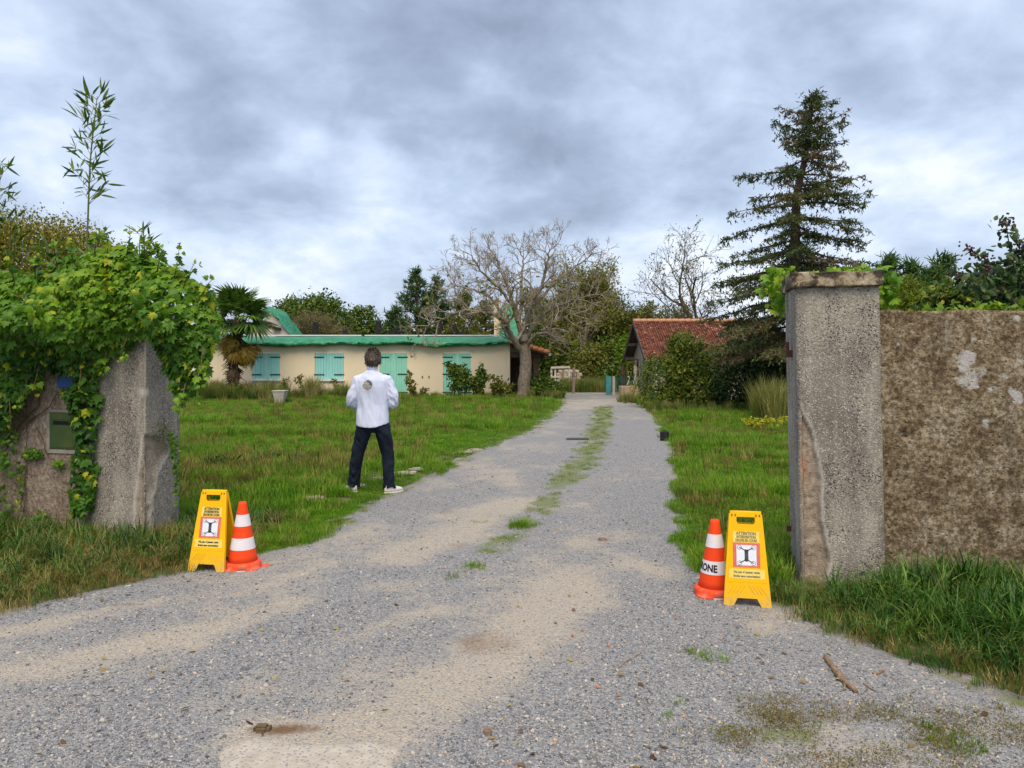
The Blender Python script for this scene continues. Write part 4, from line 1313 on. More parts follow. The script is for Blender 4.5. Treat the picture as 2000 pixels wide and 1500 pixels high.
def gable(x0, x1):
    zr = BZR - .18
    V = [(x0, yf, -.03), (x0, yb, -.03), (x0, yb, zs_ + .1), (x0, BYR, zr), (x0, yf, zs_ + .1)]
    V += [(x1, y, z) for x, y, z in V]
    mb.add(V, [(4, 3, 2, 1, 0), (5, 6, 7, 8, 9), (0, 1, 6, 5), (1, 2, 7, 6), (2, 3, 8, 7), (3, 4, 9, 8), (4, 0, 5, 9)])
gable(g0, g0 + .22); gable(BX1 - .5, BX1 - .3)
mb.box(g0 + .22, BX1 - .5, yf, yf + .2, 0, zs_); mb.box(g0 + .22, BX1 - .5, yb - .2, yb, 0, zs_)
mb.build('wall', m_barn, barn)
# roof: tiles in courses, one joined part per slope
rg = np.random.default_rng(33)
for (ya, za, yb_, zb_) in ((BYR, BZR, BYF, BZF), (BYR, BZR, BYB, BZF)):
    nr_, ncl = 34, 60
    L = math.hypot(yb_ - ya, zb_ - za); dy, dz = (yb_ - ya) / L, (zb_ - za) / L
    ny_, nz_ = -dz * (1 if dy < 0 else -1), abs(dy)
    ny_ = (dz if dy > 0 else -dz) * -1
    nvec = np.array([0, -dz * np.sign(dy) * -1, abs(dy)]); nvec = np.array([0, -dz if dy > 0 else dz, abs(dy)])
    nvec = np.array([0, np.sign(dy) * abs(dz), abs(dy)])
    V = []; Fc = []; Tn = []
    for i in range(nr_):
        for j in range(ncl):
            s0, s1 = L * i / nr_, L * (i + 1.25) / nr_
            s1 = min(s1, L)
            x0 = BX0 + (BX1 - BX0) * j / ncl + .004; x1 = BX0 + (BX1 - BX0) * (j + 1) / ncl - .004
            l0 = .02 + .004 * rg.random(); l1 = .055 + .02 * rg.random(); tt = np.clip(rg.normal(.45, .25), 0, 1); xm = (x0 + x1) / 2
            p = lambda x, s, l: (x, ya + dy * s + nvec[1] * l, za + dz * s + nvec[2] * l)
            b0 = len(V)
            V += [p(x0, s0, l0 - .015), p(xm, s0, l0 + .012), p(x1, s0, l0 - .015), p(x0, s1, l1 - .015), p(xm, s1, l1 + .012), p(x1, s1, l1 - .015), p(x0, s1, l1 - .045), p(x1, s1, l1 - .045)]
            Fc += [(b0, b0 + 1, b0 + 4, b0 + 3), (b0 + 1, b0 + 2, b0 + 5, b0 + 4), (b0 + 3, b0 + 4, b0 + 5, b0 + 7, b0 + 6)]
            Tn += [tt] * 8
    link('roof', npmesh('roof', np.array(V), [Fc], Tn), m_rtile, barn, kind='stuff')
    mb = MB(); mb.beam((BX0, ya, za - .06), (BX0, yb_, zb_ - .06), .05, .16); mb.build('bargeboard', M('dark_board', (.05, .045, .045), (.10, .09, .085), 5, .8), barn)
    mb = MB(); d_ = np.array([0, dy, dz])
    mb.add([(BX0 + .03, ya, za - .03), (BX1 - .02, ya, za - .03), (BX1 - .02, yb_, zb_ - .03), (BX0 + .03, yb_, zb_ - .03), (BX0 + .03, ya, za - .08), (BX1 - .02, ya, za - .08), (BX1 - .02, yb_, zb_ - .08), (BX0 + .03, yb_, zb_ - .08)],
           [(0, 1, 2, 3), (7, 6, 5, 4), (0, 4, 5, 1), (1, 5, 6, 2), (2, 6, 7, 3), (3, 7, 4, 0)]); mb.build('roof_boarding', m_dkwood, barn)
for j in range(22):
    if j == 0:
        mbt = MB(); mbt.tube([(0, 0, 0), (.31, 0, .012)], [.10, .115], 8); met = mbt.mesh('ridge_tile', True); met.materials.append(M('ridge_clay', (.40, .16, .075), (.52, .30, .18), 9, .9))
    o = bpy.data.objects.new('ridge_tile', met); COL.objects.link(o); o.parent = barn; o.matrix_parent_inverse = Matrix.Translation(-barn.location); o.location = (BX0 + j * .289, BYR, BZR + .02)
for fr in (.12, .5, .88):
    y = BYR + (BYF - BYR) * fr; z = BZR + (BZF - BZR) * fr - .16
    mb = MB(); mb.beam((BX0 + .02, y, z), (g0 - .004, y, z), .14); mb.build('purlin', m_oldwood, barn)
    y2 = BYR + (BYB - BYR) * fr
    if fr > .2:
        mb = MB(); mb.beam((BX0 + .02, y2, z), (g0 - .004, y2, z), .14); mb.build('purlin', m_oldwood, barn)
mb = MB(); mb.box(g0 - .06, g0 - .003, BYR - 1.3, BYR - .2, .05, 1.75); dr = mb.build('door', m_oldwood, barn)
mb = MB(); mb.box(g0 - .04, g0 - .002, BYF + .9, BYF + 1.5, 1.2, 1.8); mb.build('window', m_boxdk, barn)
mb = MB(); mb.box(g0 + .5, g0 + .95, yf - .04, yf - .003, .3, 1.55); mb.build('window', m_boxdk, barn)
mb = MB(); mb.tube([(g0 + .05, yf - .08, .1), (g0 + .05, yf - .08, BZF - .1)], .05, 8); mb.build('downpipe', m_white, barn)

# ------------------------------------------------------------------ things beside the barn
m_palewood = M('pale_weathered_wood', (.34, .30, .25), (.46, .42, .36), 4, .8, .2, 40)
m_conc = M('stained_concrete', (.30, .22, .13), (.42, .34, .24), 3, .9, .4, 40)
m_conc2 = M('pale_concrete', (.44, .40, .33), (.54, .50, .42), 3, .9, .3, 40)
tr_ = root('concrete_trough', (hx(1227, 31), 31, 0), 'tan concrete trough standing against the gable end of the barn', 'trough')
x0, x1, zt_ = hx(1211, 31), hx(1245, 31), hz(754, 31)
mb = MB()
mb.box(x0, x0 + .08, 30.6, 31.4, 0, zt_); mb.box(x1 - .08, x1, 30.6, 31.4, 0, zt_); mb.box(x0 + .08, x1 - .08, 30.6, 30.68, 0, zt_); mb.box(x0 + .08, x1 - .08, 31.32, 31.4, 0, zt_)
mb.box(x0 + .08, x1 - .08, 30.68, 31.32, 0, .1); bevel(mb.build('basin', m_conc, tr_), .01)
mb = MB(); mb.box(hx(1228, 31), hx(1234, 31), 30.55, 30.597, .12, zt_ + .06); mb.build('plank', M('tan_wood', (.36, .23, .12), rough=.8), tr_)
mb = MB(); mb.box(x0 + .02, x1 - .15, 30.56, 30.597, .02, .10); mb.build('foot', m_conc2, tr_)
fr_ = root('pipe_frame', (hx(1232, 32), 32, 0), 'rusty pipe frame standing behind the concrete trough', 'frame')
for (a, az_), (b_, bz_) in (((1217, 770), (1217, 708)), ((1222, 702), (1247, 702)), ((1246, 702), (1246, 740)), ((1222, 702), (1222, 735)), ((1246, 704), (1238, 745)), ((1239, 708), (1242, 748))):
    mb = MB(); mb.tube([tuple(P(a, az_, 32)), tuple(P(b_, bz_, 32.2))], .03, 6); mb.build('pipe', m_rust, fr_)
ch_ = root('garden_chair', (hx(1232, 31.9), 31.9, 0), 'old pale folding chair leaning by the barn gable', 'chair')
for (a, az_), (b_, bz_) in (((1225, 752), (1230, 738)), ((1230, 738), (1226, 735)), ((1236, 755), (1242, 728)), ((1243, 755), (1240, 712))):
    mb = MB(); mb.tube([tuple(P(a, az_, 31.8)), tuple(P(b_, bz_, 31.9))], .025, 6); mb.build('tube', m_palewood, ch_)
mb = MB(); c0 = P(1241, 722, 31.9); mb.box(c0.x - .07, c0.x + .07, 31.88, 31.91, c0.z - .16, c0.z + .14); mb.build('backrest', m_palewood, ch_)
m_tealb = M('teal_board', (.06, .25, .28), (.09, .33, .36), 3, .6)
mb = MB(); c0 = P(1184, 735, 36); c1 = P(1194, 766, 36); mb.box(c0.x, c1.x, 35.97, 36.0, .03, c0.z); pl_ = tag(mb.build('board', m_tealb), 'blue green board standing upright behind the concrete post', 'board')
mb = MB(); c0 = P(1196, 735, 35.5); mb.box(c0.x, c0.x + .12, 35.4, 35.52, 0, c0.z); tag(bevel(mb.build('fence_post', m_conc2), .01), 'pale square concrete fence post beside the blue green board', 'post', 'fence posts at the end of the drive')
m_mesh = M('green_netting', (.02, .13, .10), (.03, .18, .13), 4, .7)
nt = root('mesh_fence', (hx(1207, 36.5), 36.5, 0), 'dark green mesh fence running behind the barn corner', 'fence')
mb = MB(); xa, xb, zz = hx(1181, 36.6), hx(1300, 36.6), hz(737, 36.6)
for i in range(49): x = xa + (xb - xa) * i / 48; mb.box(x - .006, x + .006, 36.6, 36.612, .03, zz)
for i in range(16): z = .05 + (zz - .05) * i / 15; mb.box(xa, xb, 36.613, 36.622, z - .006, z + .006)
mb.build('netting', m_mesh, nt)
for px in (1212, 1262):
    mb = MB(); mb.beam((hx(px, 36.7), 36.7, 0), (hx(px, 36.7), 36.7, zz + .08), .06); mb.build('stake', m_mesh, nt)
m_palewood = M('pale_painted_wood', (.50, .45, .38), (.62, .58, .52), 4, .8, .2, 40)
gt = root('white_gate', (hx(1095, 42), 42, 0), 'white wooden frame gate in front of a low stone wall beyond the drive', 'gate')
for px in (1077, 1084.5, 1112):
    mb = MB(); mb.beam((hx(px, 42), 42, 0), (hx(px, 42), 42, hz(717, 42)), .10); mb.build('post', m_palewood, gt)
mb = MB(); mb.beam((hx(1076, 42), 41.93, hz(718, 42)), (hx(1113, 42), 41.93, hz(717, 42)), .05, .12); mb.build('rail', m_palewood, gt)
mb = MB(); mb.beam((hx(1076, 42), 41.93, hz(736, 42)), (hx(1113, 42), 41.93, hz(736, 42)), .05, .10); mb.build('rail', m_palewood, gt)
stw = root('stone_wall', (hx(1103, 43), 43, 0), 'low dry stone wall behind the white gate', 'wall')
m_fst = M('field_stone', (.34, .27, .20), (.50, .42, .33), 4, .9, .4, 30)
sm_ = []
for s in range(3):
    bm = bmesh.new(); bmesh.ops.create_cube(bm, size=1); bmesh.ops.bevel(bm, geom=bm.edges[:], offset=.15, segments=1, affect='EDGES')
    rs = np.random.default_rng(s)
    for v in bm.verts: v.co += Vector(rs.normal(size=3) * .04)
    me = bpy.data.meshes.new('stone'); bm.to_mesh(me); bm.free(); me.materials.append(m_fst); sm_.append(me)
for r in range(6):
    x = hx(1087, 43) + .1 * (r % 2)
    while x < hx(1128, 43):
        w = .22 + .18 * rg.random()
        o = bpy.data.objects.new('stone', sm_[int(rg.integers(0, 3))]); COL.objects.link(o); o.parent = stw
        o.matrix_parent_inverse = Matrix.Translation(-stw.location); o.location = (x + w / 2, 43 + .03 * rg.normal(), .1 + r * .19); o.scale = (w * 1.02, .4, .2)
        x += w
for px, top, Y, lab in ((1120, 718, 37.5, 'weathered wooden fence post right of the white gate'), (1099, 722, 40.5, 'leaning grey wooden fence post in front of the stone wall')):
    mb = MB(); mb.tube([(hx(px, Y), Y, 0), (hx(px, Y) + .02, Y, hz(top, Y))], [.08, .07], 7); tag(mb.build('fence_post', m_oldwood), lab, 'post', 'fence posts at the end of the drive')

# ------------------------------------------------------------------ plant pot and low block by the house
m_pot = M('white_pot', (.40, .37, .32), (.52, .48, .42), 5, .75, .2, 30)
px_, py_ = G(547, 789)
pot = root('plant_pot', (px_, py_, 0), 'white tapered plant pot with grasses at the edge of the lawn', 'pot')
mb = MB()
sq = lambda r, z: [(r * sx_, r * sy_, z) for sx_, sy_ in ((-1, -1), (1, -1), (1, 1), (-1, 1))]
mb.loft([sq(.14, 0), sq(.23, .48), sq(.25, .48), sq(.25, .52), sq(.21, .52), sq(.20, .45)]); bevel(mb.build('planter', m_pot, pot, local=True), .01)
mb = MB(); x0, x1 = hx(369, 32), hx(396, 32); mb.box(x0, x1, 32, 32.6, 0, hz(764, 32)); tag(bevel(mb.build('concrete_block', m_conc2), .02), 'low pale concrete kerb block at the left end of the house', 'block')
wpn = root('white_panel_fence', (hx(388, 34), 33.9, 0), 'tall grey white panel standing left of the house behind ivy', 'panel')
mb = MB(); mb.box(hx(372), hx(394), 33.85, 33.9, .3, hz(700)); mb.build('board', m_white, wpn)
mb = MB(); mb.box(hx(394), hx(397) - .01, 33.82, 33.92, 0, hz(698)); mb.build('post', m_palewood, wpn)

# ================================================================== GRASS
rg = np.random.default_rng(101)
m_lawn = leafmat('lawn_blade', [(.032, .105, .006), (.080, .215, .009), (.150, .335, .014), (.23, .39, .024), (.42, .39, .10)], .35, .5, inst=True, spec=.2, patch=(.20, .215, .045))
m_strip = leafmat('strip_blade', [(.06, .13, .010), (.13, .23, .014), (.20, .30, .020), (.30, .34, .04)], .3, .5, inst=True)
m_verge = leafmat('verge_blade', [(.010, .034, .008), (.024, .080, .012), (.060, .155, .018), (.13, .225, .030), (.34, .31, .10)], .22, .42, inst=True, spec=.3)
m_dry = leafmat('dry_blade', [(.045, .055, .012), (.12, .105, .025), (.24, .185, .05), (.40, .31, .11), (.56, .46, .22)], .2, .6, inst=True, spec=.15)
lawn_t = [tuft('blade_tuft', rg, 34, .070, .12, .0075, 1.3, m_lawn, 2) for _ in range(3)] + [tuft('blade_tuft', rg, 34, .14, .12, .008, 1.2, m_lawn, 3) for _ in range(2)] + \
         [tuft('blade_tuft', rg, 26, .20, .12, .008, .9, m_dry, 3, 0, .6), tuft('blade_tuft', rg, 30, .035, .11, .008, 1.2, m_lawn, 2)]
def in_house(x, y):
    return (y > HY - .05) & (x < hx(1036)) | ((y > 30.9) & (x > BX0 + .4))
def lawn_pts(n, ylo, yhi, side):
    y = ylo * (yhi / ylo) ** rg.random(n)
    a, b_ = edges(y)
    wob = .22 * (vnoise(y * 2.3, y * 0, 19 + side) - .5)
    if side < 0:
        lo = -.74 * y - .5; hi = a + .02 + wob
    else:
        lo = b_ - .02 + wob; hi = .74 * y + .5
    x = lo + (hi - lo) * rg.random(n)
    return x, y
xs1, ys1 = lawn_pts(60000, 6.0, 40, -1); xs2, ys2 = lawn_pts(26000, 5.4, 40, 1)
x = np.concatenate([xs1, xs2]); y = np.concatenate([ys1, ys2])
wline = lambda x: LC[1] + (x - LC[0]) * (WU[1] / WU[0])      # front of the wall line
ok = ~in_house(x, y) & ((y > wline(x) + .45) | ((x > -3.0) & (x < 1.95)))
x, y = x[ok], y[ok]
a, b_ = edges(y)
de = np.where(x < (a + b_) / 2, a - x, x - b_)              # distance from the drive
lng = fbm(x, y, .55, 4, 51); fine_ = fbm(x, y, 2.4, 3, 52)
# a band of taller weeds across the near left lawn, a trodden strip by the drive
band = np.exp(-((y - 11.2 - .25 * (x + 3)) / 1.0) ** 2) * (x < -1.8)
idx = np.where(lng + .35 * band + .25 * (fine_ - .5) > .56, rg.integers(3, 5, len(x)), rg.integers(0, 3, len(x)))
idx = np.where(rg.random(len(x)) < .035 + .16 * band, 5, idx)
worn = ((de < .55 + 1.1 * fine_ * (y < 20)) & (x < (a + b_) / 2)) | ((x < -1) & (y < 10.2) & (de < 1.6) & (fine_ > .35))
idx = np.where(worn & (rg.random(len(x)) < .85), 6, idx)
bare = (fbm(x, y, 1.5, 4, 57) > .545) & (de < 2.2) & (y < 13) & (x < 0)
keep = ~bare | (rg.random(len(x)) < .14)
x, y, idx, de, lng = x[keep], y[keep], idx[keep], de[keep], lng[keep]
sc = (.75 + .5 * rg.random(len(x))) * (1 + np.clip(y - 12, 0, 22) * .030) * np.where(x < (np.interp(y, LE[:, 0], LE[:, 1]) + np.interp(y, RE[:, 0], RE[:, 1])) / 2, np.clip(.55 + de * .6, .55, 1.0), np.clip(.75 + de * .8, .7, 1.0)) * (.7 + .6 * lng)
tag(scatter('lawn_grass', np.stack([x, y, np.zeros(len(x))], 1), rg.random(len(x)) * 6.28, sc, idx, lawn_t, rg.normal(size=(len(x), 2)) * .12), 'green rough lawn grass on both sides of the drive', None, kind='stuff')

# grass growing in the gravel: centre strip and scattered tufts
mt_ = [tuft('blade_tuft', rg, 26, .042, .07, .005, 1.4, m_strip, 2) for _ in range(2)] + [tuft('blade_tuft', rg, 22, .035, .08, .004, 1.3, m_dry, 2, 0, .7), tuft('blade_tuft', rg, 40, .09, .08, .006, 1.2, m_lawn, 3)]
N0 = 90000
y = 2.6 * (37 / 2.6) ** rg.random(N0); x = -.72 * y + 1.44 * y * rg.random(N0)
a, b_ = edges(y); ok = (x > a - .1) & (x < b_ + .1); x, y = x[ok], y[ok]
_, mo_, _ = road_attr(x, y)
ok = rg.random(len(x)) < np.clip(mo_ - .36, 0, 1) * np.clip((y - 5) / 14, .10, 1.1) * .62
x, y, mo_ = x[ok], y[ok], mo_[ok]
idx = np.where(rg.random(len(x)) < np.where(y < 4.5, .85, .3), 2, rg.integers(0, 2, len(x)))
sc = (.45 + .5 * rg.random(len(x))) * (.5 + .6 * mo_) * (1 + np.clip(y - 8, 0, 25) * .035)
ex, ey, es = [], [], []
for px, py, s, n_ in ((1012, 1030, 1.0, 12), (1025, 1026, .8, 8), (925, 1110, .7, 8), (885, 1127, .5, 5), (955, 1078, .5, 6), (1375, 1290, .6, 6), (1355, 1280, .4, 4), (930, 1019, .5, 4), (985, 1050, .5, 4), (1335, 1400, .3, 4), (1830, 1430, .5, 7), (1880, 1470, .6, 8)):
    gx, gy = G(px, py)
    for _ in range(n_):
        ex.append(gx + rg.normal() * .05); ey.append(gy + rg.normal() * .05); es.append(s * (.7 + .5 * rg.random()))
x = np.concatenate([x, ex]); y = np.concatenate([y, ey]); sc = np.concatenate([sc, es]); idx = np.concatenate([idx, rg.choice([0, 1, 3], len(ex))])
tag(scatter('drive_grass', np.stack([x, y, zroad(x, y)], 1), rg.random(len(x)) * 6.28, sc, idx, mt_, rg.normal(size=(len(x), 2)) * .15), 'sparse grass and moss growing along the middle of the gravel', None, kind='stuff')

# long verge grass at the foot of the walls
vt = [tuft('blade_tuft', rg, 24, .50, .11, .019, 2.3, m_verge, 6, 0, .8) for _ in range(4)] + [tuft('blade_tuft', rg, 44, .36, .14, .008, 2.2, m_dry, 5, .0, 1.) for _ in range(3)] + \
     [tuft('blade_tuft', rg, 40, .14, .11, .006, 1.5, m_verge, 3, 0, .9), tuft('blade_tuft', rg, 30, .12, .11, .005, 1.7, m_dry, 3, 0, .8)]
X, Yv, I, Sc = [], [], [], []
for _ in range(9000):                                         # right verge
    px = 1.45 + 2.9 * rg.random(); py = 2.9 + 2.9 * rg.random()
    e_ = float(np.interp(py, RE[:, 0], RE[:, 1])); wl = RC[1] + (px - RC[0]) * (WU[1] / WU[0])
    inn = wl - .02 if px > 2.6 else (wl - .05 if px > 2.02 else 5.9)
    if px > 2.6: inn += .12
    if px < e_ + .0 or py > inn: continue
    d_ = (px - e_)
    if rg.random() > np.clip(.35 + d_ * .8, 0, 1) * .36: continue
    if px < 2.62 and py > wl - .30 and px > 1.9 and rg.random() < .75: continue
    low = d_ < .22 + .15 * rg.random() or px < 1.95 or (px < 2.62 and py > wl - .3)
    dry_ = rg.random() < (.22 if d_ > .35 else .4) + (.25 if py < 3.9 else 0)
    X.append(px); Yv.append(py); I.append((8 if dry_ else 7) if low else (rg.integers(4, 7) if dry_ else rg.integers(0, 4)))
    Sc.append((.55 + .4 * rg.random()) * (1 if low else np.clip(.34 + d_ * .50, .32, .80)))
for _ in range(15000):                                        # left verge
    px = -6.2 + 4.4 * rg.random(); py = 4.2 + 3.4 * rg.random()
    e_ = float(np.interp(py, LE[:, 0], LE[:, 1])); wl = LC[1] + (px - LC[0]) * (WU[1] / WU[0])
    inn = wl - .03 if px < LC[0] else (wl + .3 if px < -2.75 else 6.6)
    if px < LC[0] - .575: inn += .06
    if px > e_ or py > inn: continue
    d_ = e_ - px
    if rg.random() > np.clip(.30 + d_ * .7, 0, 1) * .34: continue
    low = d_ < .35 + .2 * rg.random()
    dry_ = rg.random() < .72
    X.append(px); Yv.append(py); I.append((8 if dry_ else 7) if low else (rg.integers(4, 7) if dry_ else rg.integers(0, 4)))
    Sc.append((.50 + .42 * rg.random()) * (1 if low else np.clip(.36 + d_ * .26, .34, .70)))
for _ in range(260):                                          # round the foot of the left pillar, towards the sign
    px = -3.3 + 1.0 * rg.random(); py = 6.0 + 1.5 * rg.random()
    if py > wline(np.array([px]))[0] - .05 and px < -3.1: continue
    X.append(px); Yv.append(py); I.append(int(rg.choice([0, 1, 4, 5, 6]))); Sc.append(.28 + .28 * rg.random())
n = len(X)
tag(scatter('verge_grass', np.stack([X, Yv, np.zeros(n)], 1), rg.random(n) * 6.28, np.array(Sc), np.array(I), vt, rg.normal(size=(n, 2)) * .22), 'long arching green and dry grass at the foot of the boundary walls', None, kind='stuff')

m_tall = leafmat('tall_grass_blade', [(.055, .095, .014), (.125, .165, .028), (.23, .235, .055), (.36, .32, .12), (.48, .42, .21)], .3, .6, inst=True, spec=.15)
# tall grasses and weeds along the foot of the house and at the far end of the drive
tt_ = [tuft('blade_tuft', rg, 60, .95, .18, .022, .8, m_tall, 4, .0, .9) for _ in range(2)] + [tuft('blade_tuft', rg, 60, .7, .2, .024, 1.1, m_verge, 4, .2, 1.) for _ in range(2)] + [tuft('blade_tuft', rg, 40, 1.1, .16, .02, .7, m_tall, 4, .5, 1.)]
X, Yv, I, Sc = [], [], [], []
def strip(px0, px1, Y0, Y1, n, s0, s1, ids):
    for _ in range(n):
        Y = Y0 + (Y1 - Y0) * rg.random(); px = px0 + (px1 - px0) * rg.random()
        X.append(hx(px, Y)); Yv.append(Y); I.append(int(rg.choice(ids))); Sc.append(s0 + (s1 - s0) * rg.random())
strip(372, 560, 30.5, 33.3, 240, .55, 1.0, (0, 1, 2, 3, 0, 1)); strip(560, 740, 31.5, 33.7, 110, .35, .75, (0, 1, 2, 3)); strip(740, 1000, 32.3, 33.8, 130, .15, .38, (0, 1, 2))
strip(596, 626, 31.0, 32.0, 16, .85, 1.15, (4, 4, 0)); strip(655, 690, 31.0, 32.5, 18, .6, .9, (0, 1, 2)); strip(1095, 1200, 38.9, 42, 150, .5, .95, (0, 1, 2)); strip(1205, 1262, 28.5, 31, 40, .25, .5, (0, 1))
strip(1480, 1540, 19, 23, 70, .8, 1.25, (4, 0, 1)); strip(1262, 1330, 23.8, 25.5, 60, .25, .45, (0, 1, 2)); strip(1330, 1500, 23.2, 25, 90, .2, .45, (2, 3, 0)); strip(1030, 1100, 31.8, 33.5, 50, .3, .55, (0, 1, 2)); strip(530, 565, 28.2, 29, 12, .3, .5, (2, 3))
n = len(X)
tag(scatter('tall_grass', np.stack([X, Yv, np.zeros(n)], 1), rg.random(n) * 6.28, np.array(Sc), np.array(I), tt_, rg.normal(size=(n, 2)) * .1), 'tall seeding grasses and weeds along the house front and the far drive', None, kind='stuff')

# dark dock-like weeds in the near lawn
m_weed = leafmat('weed_leaf', [(.012, .040, .008), (.03, .085, .012), (.07, .14, .02), (.12, .10, .04)], .25, .5)
# ================================================================== TREES AND SHRUBS
m_bark = M('grey_bark', (.13, .10, .075), (.26, .215, .165), 9, .9, .6, 30)
m_bark2 = M('pale_twig', (.25, .205, .155), (.38, .32, .25), 6, .9)
m_brown = M('brown_bark', (.060, .042, .030), (.13, .095, .065), 8, .9, .6, 30)
m_gold = leafmat('yellowing_leaf', [(.06, .10, .012), (.13, .17, .018), (.24, .24, .025), (.36, .28, .03)], .35)
m_olive = leafmat('olive_leaf', [(.060, .082, .014), (.130, .155, .026), (.22, .225, .038), (.32, .28, .06)], .4)
m_dark = leafmat('dark_leaf', [(.015, .046, .008), (.040, .098, .012), (.090, .165, .018), (.18, .22, .026), (.36, .31, .05)], .32, .45)
m_pine = leafmat('pine_needle', [(.018, .050, .018), (.045, .095, .028), (.090, .155, .040), (.15, .21, .05)], .25, .6)
m_rustl = leafmat('autumn_leaf', [(.065, .090, .010), (.145, .165, .015), (.26, .225, .020), (.38, .29, .026), (.23, .28, .022)], .4)
m_lime = leafmat('lime_leaf', [(.050, .13, .010), (.11, .22, .015), (.21, .33, .02), (.34, .42, .03)], .4)

def px_line(pts, Y, dy=None):
    return [np.array(P(a, b_ if b_ > 560 else b_ + (560 - b_) * .34, Y + (dy[i] if dy else 0))) for i, (a, b_) in enumerate(pts)]
def smooth_line(pts, k=4):
    pts = [np.array(p, float) for p in pts]; out = []
    for i in range(len(pts) - 1):
        p0 = pts[max(i - 1, 0)]; p1, p2 = pts[i], pts[i + 1]; p3 = pts[min(i + 2, len(pts) - 1)]
        for s in range(k):
            u = s / k
            out.append(.5 * ((2 * p1) + (-p0 + p2) * u + (2 * p0 - 5 * p1 + 4 * p2 - p3) * u * u + (-p0 + 3 * p1 - 3 * p2 + p3) * u ** 3))
    out.append(pts[-1]); return out

# --- bare walnut-like tree by the house corner
rg = np.random.default_rng(202)
TY = 32.6
tree = root('bare_tree', tuple(P(1022, 778, TY) * Vector((1, 1, 0)) if False else (hx(1022, TY), TY, 0)), 'nearly leafless grey tree by the house corner beside the drive', 'tree')
limbs = [([(1022, 778), (1024, 740), (1027, 700), (1024, 672), (1020, 655)], None, .30, .22),
         ([(1022, 690), (1008, 668), (992, 645), (984, 622), (955, 612), (910, 608), (868, 622), (832, 640)], [0, -.2, -.5, -.8, -1.1, -1.3, -1.2, -1.0], .16, .03),
         ([(1020, 655), (1010, 620), (998, 580), (988, 540), (975, 500), (968, 462)], [0, .1, .2, .4, .5, .6], .15, .02),
         ([(1008, 612), (985, 575), (960, 545), (938, 510), (925, 485)], [.1, -.3, -.6, -.9, -1.1], .09, .02),
         ([(1020, 655), (1032, 620), (1050, 575), (1062, 530), (1070, 480), (1072, 455)], [0, -.2, -.5, -.6, -.8, -.9], .15, .02),
         ([(1040, 598), (1072, 565), (1105, 525), (1135, 490), (1152, 468)], [-.3, .1, .5, .8, 1.], .09, .018),
         ([(1023, 668), (1040, 640), (1066, 612), (1105, 592), (1150, 578), (1190, 570)], [0, .3, .7, 1., 1.2, 1.3], .12, .02),
         ([(1026, 682), (1046, 655), (1072, 648), (1086, 622), (1120, 612)], [0, -.5, -1., -1.3, -1.5], .10, .02),
         ([(1012, 630), (1020, 580), (1018, 530), (1022, 485), (1015, 450)], [0, .6, 1.1, 1.4, 1.5], .11, .018),
         ([(990, 640), (965, 590), (935, 570), (900, 560), (880, 552)], [-.5, .2, .7, 1.1, 1.3], .08, .016)]
lines = []; subs = []
for pts, dy, r0, r1 in limbs:
    L_ = smooth_line(px_line(pts, TY, dy), 4)
    L_ = [p + rg.normal(size=3) * .025 for p in L_]
    if pts[0][1] == 778: L_[0][2] = -.05
    rr = [r0 + (r1 - r0) * (i / (len(L_) - 1)) ** .8 for i in range(len(L_))]
    if pts[0][1] == 778: rr[0] *= 1.25
    lines.append((L_, rr, 0))
    if r0 < .2:
        for i in range(4, len(L_)):
            for _ in range(1 if i < len(L_) - 1 else 2):
                d_ = nrm(L_[i] - L_[i - 1]); ax = nrm(np.cross(d_, rg.normal(size=3))); an = .5 + .5 * rg.random()
                skeleton(L_[i], d_ * math.cos(an) + ax * math.sin(an), .62 + .62 * rg.random(), rr[i] * .5 + .008, rg, 3, (4, 3, 3), .7, .06, .22, .62, .25, 0, subs)
tube_set(lines, lambda l: True).build('trunk', m_bark, tree, sm=True)
mbs = MB()
for pts, rad, lv in subs: mbs.tube(pts, [max(r, .0065) for r in rad], (5, 4, 3, 3)[lv], cap=False)
mbs.build('crown', m_bark2, tree, sm=True)
C, T, N, tn = twig_leaves([(a, b_, c) for a, b_, c in subs if a[0][2] < 5.4], 1, 260, rg, .12)
foliage(tree, C, T, N, .13 + .12 * rg.random(len(C)), tn, 'oval', m_gold, 0, 'leaves')

def tree_from_skel(name, label, base, hgt, r0, seed, nleaf, lsize, lmat, bark, levels=4, nch=(6, 5, 4, 3), spread=.7, up=.10, sig=.25, lvmin=2, kind='rhomb', lenf=.6, lean=(0, 0), group=None, first=.3, wob=.14, stems=1):
    rg_ = np.random.default_rng(seed)
    rt = root(name, base, label, 'tree', group)
    lines = []
    for s in range(stems):
        off = rg_.normal(size=3) * .3 * (stems > 1); off[2] = 0
        d = np.array([lean[0], lean[1], 1.0]) + (rg_.normal(size=3) * .28 if stems > 1 else 0)
        skeleton(np.array(base) + off - np.array([0, 0, .05]), d, hgt * .72, r0, rg_, levels, nch, spread, up, wob, lenf, first, 0, lines)
    tube_set(lines, lambda l: l < 2).build('trunk', bark, rt, sm=True)
    tw = MB()
    for pts, rad, lv in lines:
        if lv >= 2: tw.tube(pts, [max(r, .010) for r in rad], 3, cap=False)
    tw.build('crown', bark, rt)
    if nleaf:
        C, T, N, tn = twig_leaves(lines, lvmin, nleaf, rg_, sig)
        foliage(rt, C, T, N, lsize * (.6 + .8 * rg_.random(len(C))), tn, kind, lmat, 0, 'leaves')
    return rt

